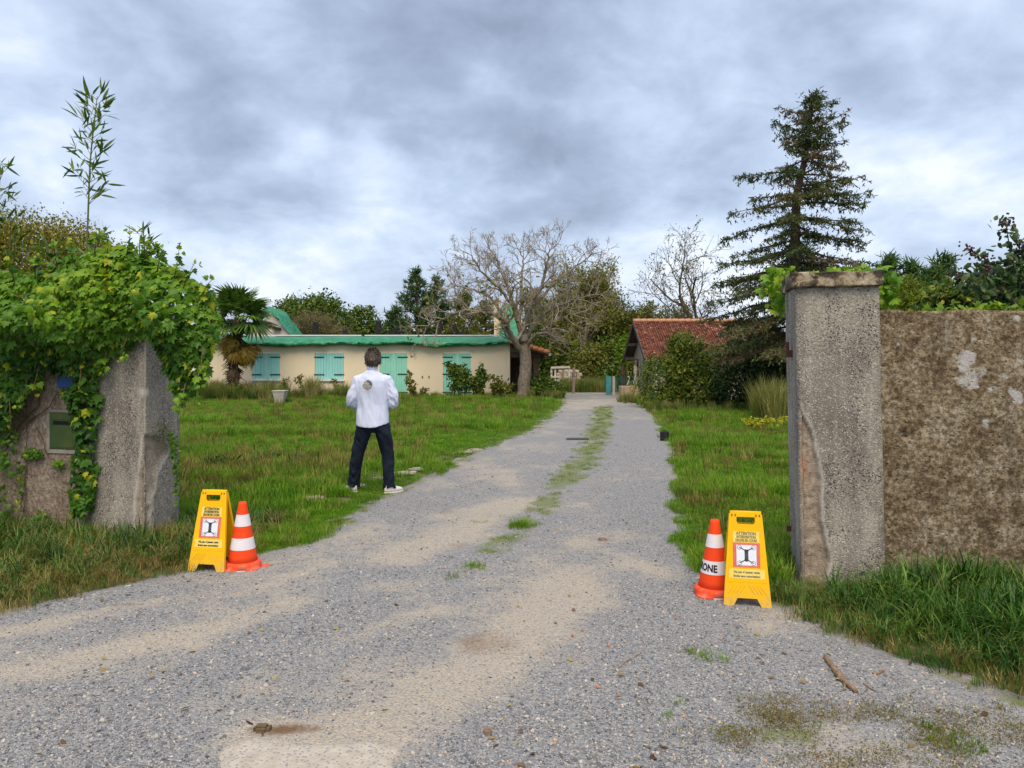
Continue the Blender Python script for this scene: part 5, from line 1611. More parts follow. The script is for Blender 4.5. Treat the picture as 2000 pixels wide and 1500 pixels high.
# --- sparse tree behind the barn
tree_from_skel('sparse_tree', 'open dark-limbed tree with few small leaves rising behind the barn roof', (hx(1352, 44), 44, 0), 8.6, .28, 5, 1500, .13, m_olive, m_brown, 4, (6, 5, 5, 4), .72, .08, .10, 3, lenf=.66, first=.28, wob=.2)
m_wil = leafmat('willow_leaf', [(.085, .105, .016), (.17, .19, .026), (.27, .27, .04), (.38, .33, .07)], .42)
# --- greenish trees at the end of the drive
tree_from_skel('willow_tree', 'olive green willowy tree at the bend of the drive', (hx(1135, 47), 47, 0), 7.4, .20, 12, 15000, .15, m_wil, m_bark, 4, (7, 5, 4, 3), .55, .10, .22, 2, stems=3)
tree_from_skel('willow_tree', 'taller green tree between the drive and the barn gable', (hx(1215, 50), 50, 0), 7.0, .22, 14, 14000, .17, leafmat('sage_leaf', [(.045, .072, .014), (.095, .130, .026), (.16, .185, .038), (.24, .235, .055)], .38), m_brown, 4, (7, 5, 4, 3), .6, .10, .26, 2, stems=3)
tree_from_skel('willow_tree', 'thin yellowish tree beyond the bare one, left of the drive', (hx(1075, 52), 52, 0), 6.6, .18, 15, 12000, .16, m_wil, m_bark, 4, (6, 5, 4, 3), .6, .1, .25, 2, stems=2)
tree_from_skel('alder_tree', 'slim green tree close behind the barn gable', (hx(1262, 47), 47, 0), 5.2, .16, 17, 6500, .17, m_olive, m_brown, 4, (6, 5, 4, 3), .55, .1, .22, 2, stems=2)

def shrub(name, label, blobs, n, size, lmat, seed, kind='oval', per=14, sig=.16, shell=.5, droop=.5, cat='shrub', stem=True, nparts=0, group=None, bark=None):
    rg_ = np.random.default_rng(seed)
    B = np.array(blobs, float)
    rt = root(name, (B[:, 0].mean(), B[:, 1].mean(), 0), label, cat, group)
    C, T, N, tn = canopy(blobs, n, rg_, per, sig, shell, droop)
    foliage(rt, C, T, N, size * (.6 + .7 * rg_.random(len(C))), tn, kind, lmat, nparts, 'crown' if not nparts else 'foliage')
    if stem:
        mb = MB()
        for bx_ in blobs:
            for _ in range(4):
                p0 = np.array([bx_[0] + rg_.normal() * bx_[3] * .25, bx_[1] + rg_.normal() * bx_[4] * .25, -.03])
                p2 = np.array([bx_[0], bx_[1], bx_[2]]) + rg_.normal(size=3) * np.array(bx_[3:6]) * .45
                pm = (p0 + p2) / 2 + rg_.normal(size=3) * .08
                mb.tube([p0, pm, p2], [.03 * bx_[5] ** .5, .02 * bx_[5] ** .5, .008], 5)
        mb.build('stem', bark or m_brown, rt)
    return rt
def pb(px, py, Y, rx, ry, rz):        # a clump seen at a pixel, radii in pixels (depth radius given as a fraction of rx)
    c = P(px, py, Y); k = Y / F
    return (c.x, c.y, c.z, rx * k, ry * k * rx, rz * k)

# --- big dark bush in front of the barn
shrub('bush', 'big dark green bush with yellowing sprays in front of the barn', [pb(1300, 745, 26, 52, .8, 48), pb(1345, 705, 26.3, 48, .8, 52), pb(1290, 780, 25.6, 38, .8, 22), pb(1370, 760, 26, 58, .8, 42), pb(1330, 670, 26.5, 24, .8, 22), pb(1400, 720, 26.6, 40, .8, 45)],
      15000, .105, leafmat('bush_leaf', [(.018, .046, .008), (.048, .098, .012), (.105, .165, .018), (.22, .245, .026), (.40, .34, .05)], .32, .45), 31, sig=.14)
shrub('bush', 'dense blackish green bush between the yellowing bush and the pillar', [pb(1440, 745, 25.4, 56, .8, 50), pb(1500, 740, 24.8, 50, .8, 56), pb(1470, 690, 25.6, 50, .8, 38), pb(1530, 700, 25, 40, .8, 50)],
      11000, .11, leafmat('blackish_leaf', [(.009, .028, .008), (.020, .052, .012), (.045, .085, .018), (.09, .12, .026)], .25, .45), 32, sig=.16)
# --- shrubs by the house
shrub('leafy_shrub', 'upright leafy shrub in front of the right-hand door shutters', [pb(893, 735, 32.6, 16, .8, 30), pb(885, 718, 32.6, 12, .8, 16), pb(905, 745, 32.4, 16, .8, 24)], 1500, .15, m_dark, 41, sig=.1, shell=.3)
shrub('leafy_shrub', 'smaller leafy shrub right of the upright one by the house wall', [pb(935, 748, 32.6, 14, .8, 24), pb(942, 728, 32.6, 7, .8, 14)], 750, .15, m_dark, 42, sig=.1, shell=.3)
shrub('leafy_shrub', 'thin straggly shrub by the jade door', [pb(800, 748, 33, 7, .8, 22), pb(806, 757, 33, 8, .8, 14)], 260, .14, m_olive, 43, sig=.08, shell=.3)
shrub('leafy_shrub', 'low sprawling shrub between the bare tree and the house corner', [pb(985, 760, 33, 22, .8, 14), pb(968, 752, 33, 10, .8, 20)], 900, .12, m_olive, 44, sig=.1, shell=.3)
shrub('leafy_shrub', 'dense arching shrub under the porch right of the bare tree', [pb(1055, 755, 33.2, 26, .8, 22), pb(1078, 762, 33, 22, .8, 16), pb(1040, 765, 32.8, 14, .8, 14)], 3200, .13, m_dark, 45, sig=.12, shell=.4)
for i, (px, py, w, h_, lab) in enumerate(((652, 752, 9, 12, 'sparse brown weed under the second window'), (668, 762, 10, 14, 'tangled brown weed left of the man by the house wall'), (588, 745, 8, 16, 'thin seedling stalks between the first two windows'),
                                     (826, 765, 8, 8, 'low straggling weed right of the jade door'), (556, 750, 8, 12, 'small leafy weed behind the white plant pot'))):
    shrub('weed', lab, [pb(px, py, 33, w, .8, h_)], 130, .11, m_olive, 60 + i, sig=.1, shell=.2, cat='weed')
for i, (px, py, Y, w, h_, lab) in enumerate(((430, 905, 10.9, 34, 18, 'dark dock weeds in the lawn left of the white signboard shadow'), (505, 900, 11.4, 50, 18, 'wide dark weed clump in the lawn near the left pillar'), (590, 905, 11, 36, 14, 'dark weed clump in the lawn near the man'))):
    shrub('weed_clump', ('dark dock weeds in the lawn closest to the left pillar', lab, lab)[i] if i == 0 else lab, [pb(px, py + 8, Y, w, .8, h_)], 380, .11, m_weed, 70 + i, 'lance', 10, .10, .2, -.8, 'weed', False)

# --- palm by the house
rg = np.random.default_rng(303)
PY = 31.6
pc_ = np.array(P(470, 622, PY)); pbse = np.array((hx(457, PY), PY, 0))
palm = root('palm_tree', tuple(pbse), 'shaggy fan palm with brown hanging fronds in front of the house', 'tree')
ln = smooth_line([pbse - np.array([0, 0, .05]), np.array(P(456, 720, PY)), np.array(P(459, 670, PY)), pc_], 6)
mb = MB(); mb.tube(ln, [.30 if i < 3 else .20 + .06 * math.sin(i * 1.7) + .10 * (i / len(ln)) for i in range(len(ln))], 9)
for i in range(330):
    k = rg.random() ** .8; p = ln[int(k * (len(ln) - 1))] + rg.normal(size=3) * .04; a = rg.random() * 6.28; r = .30 + .22 * k
    q_ = p + np.array([math.cos(a) * r, math.sin(a) * r, -.12 - .25 * rg.random()])
    mb.beam(p, q_, .05, .02)
mb.build('trunk', M('palm_fibre', (.045, .028, .016), (.13, .085, .045), 7, .95, .6, 30), palm)
m_palm = leafmat('palm_frond', [(.024, .075, .012), (.055, .135, .018), (.105, .20, .026), (.18, .27, .035)], .3, .4, spec=.4)
m_palmy = leafmat('yellowed_frond', [(.12, .070, .018), (.27, .165, .025), (.46, .29, .04), (.34, .27, .05)], .35, .5)
def frond(nseg, R_, spread, droop, seed):
    rs = np.random.default_rng(seed); mb_ = MB(); tn = []
    def q4(*v):
        mb_.add(v, [tuple(range(len(v)))]); tn.extend([rs.random()] * len(v))
    q4((0, -.02, 0), (0, .02, 0), (R_ * .8, .012, .02), (R_ * .8, -.012, .02))       # stalk along +x
    o = np.array([R_ * .78, 0, 0.0])
    for i in range(nseg):
        a = spread * (i / (nseg - 1) - .5) + rs.normal() * .03
        d = np.array([math.cos(a), math.sin(a), 0]); s = np.array([-math.sin(a), math.cos(a), 0]); l = R_ * (.62 + .25 * math.cos(a * .7)) * (.9 + .2 * rs.random())
        fold = .012 * (-1) ** i
        p1 = o + d * l * .55 + np.array([0, 0, .03 + fold - droop * .12]); p2 = o + d * l + np.array([0, 0, -droop * (.45 + .3 * rs.random()) * l])
        w1 = .055 * R_
        q4(o, p1 - s * w1, p1 + s * w1); q4(p1 - s * w1, p2 - s * .006, p2 + s * .006, p1 + s * w1)
    return npmesh('frond', np.array(mb_.v), [mb_.f], tn)
fg = [frond(30, 1.0, 4.2, d, 500 + k) for k, d in enumerate((.15, .35, .6))]
fd = [frond(26, .9, 3.2, d, 510 + k) for k, d in enumerate((.9, 1.2))]
for m_ in fg: m_.materials.append(m_palm)
for m_ in fd: m_.materials.append(m_palmy)
pinv = Matrix.Translation(-palm.location)
def put(me, p, az_, el, roll, s, lab=None):
    o = bpy.data.objects.new('frond', me); COL.objects.link(o); o.parent = palm; o.matrix_parent_inverse = pinv
    o.location = p; o.scale = (s, s, s)
    o.rotation_euler = (Matrix.Rotation(az_, 3, 'Z') @ Matrix.Rotation(-el, 3, 'Y') @ Matrix.Rotation(roll, 3, 'X')).to_euler()
    if lab: o['label'] = lab
for i in range(30):
    put(fg[i % 3], pc_ + rg.normal(size=3) * .08, i * 2.4 + rg.normal() * .3, (1.35 - .062 * i) + rg.normal() * .1, rg.normal() * .4, .84 + .24 * rg.random())
for i in range(20):
    put(fd[i % 2], pc_ + np.array([0, 0, -.5 - .55 * rg.random()]) + rg.normal(size=3) * .08, i * 2.4 + rg.normal() * .4, -.55 - .6 * rg.random(), rg.normal() * .5, .62 + .30 * rg.random(), 'dead yellow brown frond')
for i in range(14):
    put((fd + fg)[i % 4], pbse + np.array([.0, 0, .35 + .35 * rg.random()]), i * 2.4, .1 - .5 * rg.random(), rg.normal() * .5, .30 + .15 * rg.random())

# --- cedar-like conifer behind the capped pillar
rg = np.random.default_rng(404)
CY = 22.5
con = root('conifer', (hx(1550, CY), CY, 0), 'tall ragged conifer with brownish drooping branches behind the capped pillar', 'tree')
tl = smooth_line([np.array((hx(1549, CY), CY, -.05)), np.array(P(1549, 640, CY)), np.array(P(1552, 500, CY)), np.array(P(1557, 380, CY)), np.array(P(1574, 300, CY)), np.array(P(1588, 186, CY))], 6)
mb = MB(); mb.tube(tl, [.20 * (1 - i / len(tl)) ** .8 + .02 for i in range(len(tl))], 9)
zt_all = np.array([p[2] for p in tl])
def trunk_at(z): return np.array([np.interp(z, zt_all, [p[k] for p in tl]) for k in range(3)])
hl = [(186, 10), (205, 36), (240, 62), (280, 72), (310, 92), (350, 112), (385, 122), (430, 128), (480, 138), (520, 152), (560, 160), (610, 175), (660, 170), (700, 140)]
pys = [h[0] for h in hl]; pws = [h[1] for h in hl]
Cn, Tn_, Nn, Sn, tn_ = [], [], [], [], []
def needles_along(a, b_, n, dens, tint):
    d = nrm(b_ - a)
    for _ in range(max(2, int(n))):
        k = rg.random(); p = a + (b_ - a) * k
        Cn.append(p + rg.normal(size=3) * .02); v = d * .5 + rg.normal(size=3) * .8 + np.array([0, 0, -.15]); Tn_.append(v); Nn.append(rg.normal(size=3) + np.array([0, 0, .6])); Sn.append(.07 + .075 * rg.random()); tn_.append(np.clip(tint + rg.normal() * .13, 0, 1))
py = 190.0; az = 0.0
bl = MB()
while py < 690:
    zc = H + (HZ - py) * CY / F; p0 = trunk_at(zc)
    W = float(np.interp(py, pys, pws)) * 1.06 * CY / F
    nb = 5 if py < 240 else (6 if py < 480 else (8 if py < 560 else 9))
    for q_ in range(nb):
        az += 6.283 / nb * (1 + .3 * rg.normal()) ; p0 = trunk_at(zc + rg.normal() * .09)
        L_ = W * (.62 + .50 * rg.random()); deadn = rg.random() < .16
        d = np.array([math.cos(az), math.sin(az), 0]); s = np.array([-math.sin(az), math.cos(az), 0])
        rise = .35 if py < 260 else (.12 if py < 420 else -.08)
        pts = []
        for k in range(8):
            u = k / 7
            pts.append(p0 + d * L_ * u + np.array([0, 0, L_ * (rise * u - (.36 if py > 300 else .15) * u * u * .8 + .16 * u ** 4)]) + rg.normal(size=3) * .02 * L_ * u)
        bl.tube(pts, [max(.006, .042 * (1 - k / 7.5) * (L_ / 2) ** .6) for k in range(8)], 5, cap=False)
        bt = .25 + .5 * rg.random() if not deadn else 1.0
        step = .095; m_ = int(L_ / step)
        for k in range(m_):
            u = (k + .5) / m_
            if u < .10: continue
            if rg.random() < .20: continue
            fi = u * 7; i_ = min(int(fi), 6); p = pts[i_] + (pts[i_ + 1] - pts[i_]) * (fi - i_)
            for sd_ in (-1, 1):
                if rg.random() < .2: continue
                l2 = (.12 + .36 * (1 - abs(u - .55)) * min(1, L_ / 2)) * (.6 + .6 * rg.random())
                e_ = p + d * l2 * .55 + s * sd_ * l2 * (.7 + .2 * rg.random()) + np.array([0, 0, -l2 * (.12 + .35 * rg.random())])
                bl.tube([p, e_], [.008, .004], 3, cap=False)
                if deadn and rg.random() < .6: continue
                needles_along(p * .8 + e_ * .2, e_, 5 + l2 * 30, 1, bt)
                if rg.random() < .65:
                    f_ = p + (e_ - p) * rg.random() + np.array([0, 0, -.14 - .18 * rg.random()]) + rg.normal(size=3) * .05
                    needles_along(p + (e_ - p) * .5, f_, 6, 1, bt)
            needles_along(p, p + d * .1 + np.array([0, 0, .05]), 4, 1, bt)
    az += 1.1; py += 15 if py < 280 else 30
mb.build('trunk', m_brown, con, sm=True)
bl.build('branches', m_brown, con)
m_con = leafmat('conifer_needle', [(.020, .044, .014), (.044, .075, .020), (.080, .108, .030), (.125, .125, .045), (.16, .105, .055)], .2, .6)
foliage(con, np.array(Cn), nrm(np.array(Tn_)), nrm(np.array(Nn)), np.array(Sn) * .95, np.array(tn_), 'spray', m_con, 0, 'crown')

# --- trees and bushes beyond the house
shrub('holm_oak', 'round dark evergreen tree beyond the house left of centre', [pb(600, 605, 46, 40, .8, 26), pb(565, 610, 46.5, 24, .8, 24), pb(635, 603, 46, 30, .8, 24), pb(650, 625, 46, 40, .8, 30), pb(600, 630, 46, 60, .8, 35), pb(628, 585, 46, 9, .8, 12), pb(655, 592, 46, 9, .8, 12), pb(570, 592, 46, 8, .8, 9), pb(600, 590, 46, 10, .8, 9)], 9000, .20, m_dark, 81, sig=.22, cat='tree')
shrub('holm_oak', 'green bushy tree beyond the house between the charred posts', [pb(705, 628, 48, 30, .8, 24), pb(700, 605, 48, 9, .8, 14), pb(720, 612, 48, 9, .8, 14), pb(690, 612, 48, 8, .8, 12), pb(740, 650, 48, 30, .8, 20), pb(700, 660, 48, 50, .8, 30)], 5200, .20, m_dark, 82, sig=.2, cat='tree')
shrub('feathery_shrub', 'feathery brownish shrub in front of the round evergreen', [pb(608, 637, 44, 42, .8, 26), pb(580, 650, 44, 26, .8, 20), pb(650, 655, 44, 40, .8, 16)], 9000, .16, leafmat('tamarisk_spray', [(.085, .085, .035), (.15, .135, .055), (.22, .19, .085), (.28, .23, .11)], .35), 83, 'needle', 20, .2, .4, -.6)
def pine(name, label, px, top, base_py, Y, w, seed, lmat=m_pine, dens=1.0, group=None):
    rs = np.random.default_rng(seed)
    z1 = hz(top, Y); x0 = hx(px, Y); rt = root(name, (x0, Y, 0), label, 'tree', group)
    mb_ = MB(); mb_.tube([(x0, Y, -.05), (x0 + .05, Y, z1 * .5), (x0, Y, z1)], [.16, .10, .02], 7)
    C, T, N, S_, tt = [], [], [], [], []
    z0 = max(.6, hz(base_py, Y)); z = z0
    while z < z1:
        u = (z - z0) / (z1 - z0); Lm = w * Y / F * (1 - u) ** .75 + .12
        for _ in range(5):
            a = rs.random() * 6.28; L_ = Lm * (.6 + .55 * rs.random()); d = np.array([math.cos(a), math.sin(a), 0]); p0 = np.array([x0, Y, z]); p1 = p0 + d * L_ + np.array([0, 0, L_ * (.15 + .3 * rs.random())])
            mb_.tube([p0, (p0 + p1) / 2 - np.array([0, 0, .06 * L_]), p1], [.03, .02, .008], 4, cap=False)
            tb = rs.random()
            for k in range(int((5 + 11 * L_) * dens)):
                f = .25 + .75 * rs.random() ** .7; p = p0 + (p1 - p0) * f + rs.normal(size=3) * .12
                for _ in range(5):
                    C.append(p); T.append(rs.normal(size=3) + d * .6 + np.array([0, 0, .8])); N.append(rs.normal(size=3)); S_.append(.20 + .16 * rs.random()); tt.append(np.clip(tb * .6 + .4 * rs.random(), 0, 1))
        z += .34
    mb_.build('trunk', m_brown, rt)
    foliage(rt, np.array(C), np.array(T), np.array(N), np.array(S_), np.array(tt), 'needle', lmat, 0, 'crown')
pine('pine_tree', 'pointed pine standing clear behind the house left of the bare tree', 813, 529, 680, 50, 52, 91)
pine('pine_tree', 'shorter pine right of the pointed one behind the bare tree limbs', 852, 545, 680, 52, 42, 92)
pine('pine_tree', 'ragged low pine left of the pointed one behind the roof posts', 770, 598, 690, 48, 34, 93)
pine('pine_tree', 'dense pine behind the bare tree crown, left of its trunk', 905, 566, 690, 51, 50, 94, m_olive)
pine('pine_tree', 'dark pine just left of the cream chimney', 948, 590, 690, 53, 45, 95, m_olive)
for i, (px, top, Y, w, lab) in enumerate(((1733, 506, 27, 26, 'small pine nearest the capped pillar above the brown wall'), (1785, 508, 26, 30, 'pine behind the wall, second from the capped pillar'), (1842, 498, 27, 28, 'slim pine with the highest tip above the brown wall'), (1822, 535, 24, 36, 'low bushy pine behind the middle of the brown wall'))):
    pine('pine_tree', lab, px, top, 640, Y, w, 100 + i, leafmat('young_pine_%d' % i, [(.018, .055, .018), (.050, .110, .028), (.100, .175, .040), (.17, .24, .05)], .25, .6) if i == 0 else bpy.data.materials['young_pine_0'], 1.3)
# dark understorey at the far end
shrub('thicket', 'dark thicket behind the porch at the end of the drive', [pb(1075, 700, 50, 34, .6, 38), pb(1105, 712, 49, 36, .6, 32), pb(1060, 660, 52, 30, .6, 40), pb(1030, 690, 52, 40, .6, 50)], 5200, .24, m_dark, 111, sig=.25)
shrub('thicket', 'brownish green bush beside the drive in front of the willowy trees', [pb(1150, 715, 44, 36, .7, 38), pb(1135, 690, 44.5, 20, .7, 24), pb(1165, 695, 44.3, 22, .7, 24)], 4200, .17, m_olive, 112, sig=.2)
shrub('thicket', 'green thicket between the mesh fence and the barn', [pb(1200, 700, 45, 36, .7, 42), pb(1225, 690, 46, 30, .7, 45), pb(1195, 735, 42, 30, .7, 24)], 5200, .2, m_dark, 113, sig=.22)
shrub('thicket', 'light green shrub just left of the barn gable', [pb(1217, 690, 40, 12, .8, 24), pb(1222, 670, 40, 9, .8, 18)], 1300, .15, m_lime, 114, sig=.12, shell=.3)
# far wood closing the horizon
rg = np.random.default_rng(77)
bl_ = []
for i in range(70):
    px = -700 + 3400 * i / 69 + rg.normal() * 20; Y = 66 + rg.normal() * 4
    h_ = 28 + 26 * rg.random(); bl_.append(pb(px, 728 - h_ * .8, Y, 50 + 20 * rg.random(), .4, h_))
    bl_.append(pb(px + 24, 716, Y - 1, 45, .4, 22))
C, T, N, tn = canopy(bl_, 90000, rg, 14, .35, .5, .5)
tag(link('far_wood', leaves('far_wood', C, T, N, .55 * (.6 + .7 * rg.random(len(C))), tn, 'rhomb'), m_olive), 'distant wood closing the view beyond the house and barn', None, kind='stuff')

# --- right: behind the brown wall
shrub('thuja', 'yellow green rounded conifer bush behind the brown wall beside the pillar', [pb(1765, 585, 9.5, 40, .8, 42), pb(1800, 600, 9.3, 36, .8, 30), pb(1740, 600, 9.4, 24, .8, 36)], 9000, .055, leafmat('thuja_spray', [(.055, .085, .010), (.12, .17, .014), (.21, .26, .02), (.30, .33, .03)], .3), 121, 'needle', 22, .10, .5, .2)
shrub('wall_hedge', 'dark mixed hedge behind the brown wall', [pb(1850, 600, 8.6, 50, .8, 44), pb(1910, 590, 8.4, 55, .8, 52), pb(1985, 575, 8.2, 60, .8, 62), pb(2060, 560, 8.0, 60, .8, 80), pb(1820, 620, 8.8, 40, .8, 30), pb(1880, 640, 8.6, 80, .8, 30), pb(2140, 560, 7.8, 60, .8, 80)], 9000, .075, m_dark, 122, 'oval', 12, .13, .45, .5, nparts=100)
rg = np.random.default_rng(131)
br = root('bramble', tuple(P(2000, 620, 6.6) * Vector((1, 1, 0))), 'tall bramble with purple fruit sprays above the right end of the brown wall', 'bramble')
mb = MB(); C, T, N, S_, tt = [], [], [], [], []; berries = MB()
for pts in ([(2010, 640), (1990, 560), (1975, 500), (1965, 440), (1962, 430)], [(2005, 640), (1975, 580), (1945, 530), (1915, 500), (1885, 485)], [(2015, 640), (2000, 560), (1990, 500), (1995, 470)], [(1990, 640), (1950, 590), (1915, 560), (1880, 545), (1860, 530)],
            [(2020, 640), (2010, 540), (2020, 480), (2030, 440)], [(2000, 640), (1960, 600), (1930, 545), (1925, 520)], [(2040, 640), (2050, 560), (2070, 500)]):
    L_ = smooth_line([np.array(P(a, b_, 6.6 + .15 * rg.normal())) for a, b_ in pts], 6)
    mb.tube(L_, [.009 * (1 - .75 * i / len(L_)) for i in range(len(L_))], 5, cap=False)
    n_ = len(L_)
    for i in range(4, n_):
        u = i / n_
        for _ in range(7 if u < .72 else 3):
            p = L_[i] + rg.normal(size=3) * (.05 if u < .75 else .02); C.append(p); T.append(rg.normal(size=3) + np.array([0, -.2, -.6])); N.append(rg.normal(size=3) * .6 + np.array([-.2, -.5, .7])); S_.append((.055 + .05 * rg.random()) * (1 if u < .75 else .5)); tt.append(rg.random() * .75 if u < .8 else .5 + .4 * rg.random())
        if u > .62:
            for _ in range(5):
                p = L_[i] + rg.normal(size=3) * .028; r = .008 + .004 * rg.random()
                berries.loft([[(p[0] + r * k_ * math.cos(a), p[1] + r * k_ * math.sin(a), p[2] + r * h_) for a in (0, 1.05, 2.1, 3.14, 4.19, 5.24)] for k_, h_ in ((.3, -1), (.95, -.3), (.95, .3), (.3, 1))])
mb.build('stem', M('bramble_cane', (.10, .05, .05), (.16, .09, .06), 20, .7), br)
berries.build('berries', M('bramble_fruit', (.045, .018, .030), (.10, .035, .05), 30, .4, spec=.5), br, kind='stuff')
foliage(br, np.array(C), np.array(T), np.array(N), np.array(S_), np.array(tt), 'oval', leafmat('bramble_leaf', [(.012, .035, .010), (.03, .075, .014), (.06, .12, .02), (.10, .12, .03), (.12, .07, .04)], .3, .45, spec=.35), 90)
tw_ = root('creeper', tuple(RC + WU * 2.2 + WN * .3 + np.array([0, 0, 1.95])), 'bright yellow green creeper lying along the top of the brown wall', 'creeper')
n = 420; uu_ = .62 + 2.6 * rg.random(n) ** .8
C = WB[None] * 0 + RC[None] + WU * (uu_ + .2)[:, None] + WN * (.22 + .14 * rg.random(n))[:, None]; C[:, 2] = 1.965 + .055 * rg.random(n) * np.clip((uu_ - .5) * 1.2, .3, 1)
foliage(tw_, C, rg.normal(size=(n, 3)) + np.array([0, -.5, -.2]), rg.normal(size=(n, 3)) * .4 + np.array([0, -.5, 1]), .04 + .035 * rg.random(n), .3 + .7 * rg.random(n), 'ivy', m_lime, 60)

# --- left: autumn hedge, bamboo and grasses behind the ivy
shrub('autumn_tree', 'dense rust and ochre leaved tree behind the ivy covered wall', [pb(60, 500, 11, 90, .7, 78), pb(150, 520, 11, 80, .7, 76), pb(-60, 500, 11, 100, .7, 90), pb(215, 540, 11.2, 50, .7, 60), pb(20, 470, 11, 60, .7, 46), pb(140, 475, 11, 50, .7, 45), pb(80, 600, 11, 160, .6, 80), pb(-180, 520, 11, 100, .7, 90), pb(250, 590, 11, 40, .7, 50)],
      46000, .046, m_rustl, 141, 'rhomb', 16, .14, .5, -.3, 'tree')
m_bam = leafmat('bamboo_leaf', [(.028, .075, .012), (.065, .14, .018), (.13, .22, .025), (.22, .28, .035)], .35, .4, spec=.3)
m_cane = M('bamboo_cane', (.10, .13, .03), (.16, .15, .05), 12, .5)
def bamboo(label, line, Y, nodes, lsz, side, seed, parts=True, rad=.012):
    rs = np.random.default_rng(seed)
    L_ = smooth_line([np.array(P(a, b_, Y)) for a, b_ in line], 10); L_[0][2] = -.02
    rt = root('bamboo', tuple(L_[0]), label, 'bamboo', 'bamboo canes behind the ivy wall')
    mb_ = MB(); mb_.tube(L_, [rad * (1 - .8 * i / len(L_)) for i in range(len(L_))], 6, cap=False)
    C, T, N, S_, tt = [], [], [], [], []
    for k in range(nodes):
        u = .0 + 1.0 * (k / max(1, nodes - 1)); zlo = side[0]
        py_ = side[0] + (side[1] - side[0]) * u; ztar = hz(py_, Y)
        p = np.array([np.interp(ztar, [q_[2] for q_ in L_], [q_[j] for q_ in L_]) for j in range(3)])
        for s in (-1, 1):
            a = rs.normal() * .7 + (0 if s > 0 else math.pi); d = np.array([math.cos(a), math.sin(a), .75 + .3 * rs.random()]); d = nrm(d)
            bl2 = (.10 + .22 * (1 - u) * rs.random() + .04) * lsz / .13
            q_ = p + d * bl2; mb_.tube([p, q_], [.0035, .0015], 4, cap=False)
            for _ in range(int(3 + 3 * rs.random())):
                C.append(p + (q_ - p) * (.35 + .65 * rs.random())); T.append(d * .8 + rs.normal(size=3) * .55 + np.array([0, 0, .15])); N.append(rs.normal(size=3) + np.array([0, -.3, .6])); S_.append(lsz * (.7 + .6 * rs.random())); tt.append(rs.random())
    mb_.build('cane', m_cane, rt, sm=True)
    foliage(rt, np.array(C), np.array(T), np.array(N), np.array(S_) * 1.25, np.array(tt), 'lance', m_bam, 140 if parts else 0)
bamboo('tall bamboo cane standing high above the ivy', [(166, 640), (168, 520), (172, 420), (176, 320), (184, 240), (188, 205), (190, 188)], 7.6, 20, .125, (400, 195), 151)
bamboo('short bamboo shoot just above the right shoulder of the ivy', [(272, 600), (272, 520), (273, 475), (274, 460)], 7.6, 3, .11, (492, 462), 152)
bamboo('bamboo cane cut off by the left picture border', [(-40, 640), (-20, 500), (-5, 400), (2, 320)], 7.6, 9, .10, (420, 330), 153)
bamboo('bushy young bamboo poking out of the autumn tree', [(96, 620), (98, 540), (100, 500), (102, 480)], 7.9, 8, .12, (560, 485), 154)
bamboo('leafy bamboo spray rising at the left out of the ivy', [(10, 640), (15, 540), (20, 470), (20, 430)], 7.9, 8, .12, (520, 435), 155)
bamboo('thin bamboo sprig close beside the tall cane', [(182, 620), (186, 540), (190, 490), (194, 462)], 7.9, 7, .11, (540, 468), 156)
shrub('shrub', 'pale green climbing shrub at the right end of the ivy in front of the palm', [pb(408, 620, 7.4, 14, .8, 36), pb(390, 580, 7.4, 18, .8, 24), pb(412, 585, 7.5, 8, .8, 18), pb(396, 670, 7.4, 12, .8, 34)], 1300, .05, m_lime, 161, 'oval', 10, .05, .35, .6, stem=False, nparts=60)
shrub('shrub', 'small yellow green sprig standing on top of the ivy', [pb(300, 485, 7.3, 14, .8, 22), pb(290, 500, 7.3, 16, .8, 14)], 170, .05, m_lime, 162, 'oval', 8, .06, .2, .4, stem=False)
# yellow flowering weed by the right pillar
yw = shrub('yellow_weed', 'patch of yellow leaved weed in the grass left of the capped pillar', [pb(1475, 826, 17, 22, .6, 8), pb(1500, 822, 17, 14, .6, 8), pb(1462, 824, 17, 10, .6, 6), pb(1525, 818, 16, 10, .6, 8)], 420, .07, leafmat('yellow_leaf', [(.22, .27, .02), (.42, .42, .03), (.58, .50, .04)], .3), 163, 'oval', 8, .08, .2, 0, 'weed', False)

# ================================================================== A-FRAME SIGNS AND CONES
m_yel = M('yellow_plastic', (.84, .46, .003), (.88, .50, .004), 3, .55, .03, 120, spec=.2)
m_ora = M('orange_plastic', (.84, .062, .010), (.88, .075, .013), 4, .6, .05, 150, spec=.2)
m_wband = M('white_reflective_band', (.74, .68, .71), (.78, .73, .75), 10, .65, .03, 200, spec=.15)
m_ink = M('black_ink', (.012, .011, .012), rough=.6)
m_fade = M('faded_grey_ink', (.19, .16, .09), rough=.7)
m_lab = M('pale_yellow_label', (.82, .60, .12), (.86, .66, .20), 20, .5)
m_pink = M('pinkish_red_print', (.62, .14, .10), (.68, .20, .15), 14, .5)
m_paper = M('white_print', (.74, .76, .84), (.78, .80, .87), 20, .5)
m_drone = M('drone_print', (.035, .035, .045), (.08, .08, .095), 60, .6)
m_blueink = M('blue_line_print', (.05, .07, .16), rough=.6)
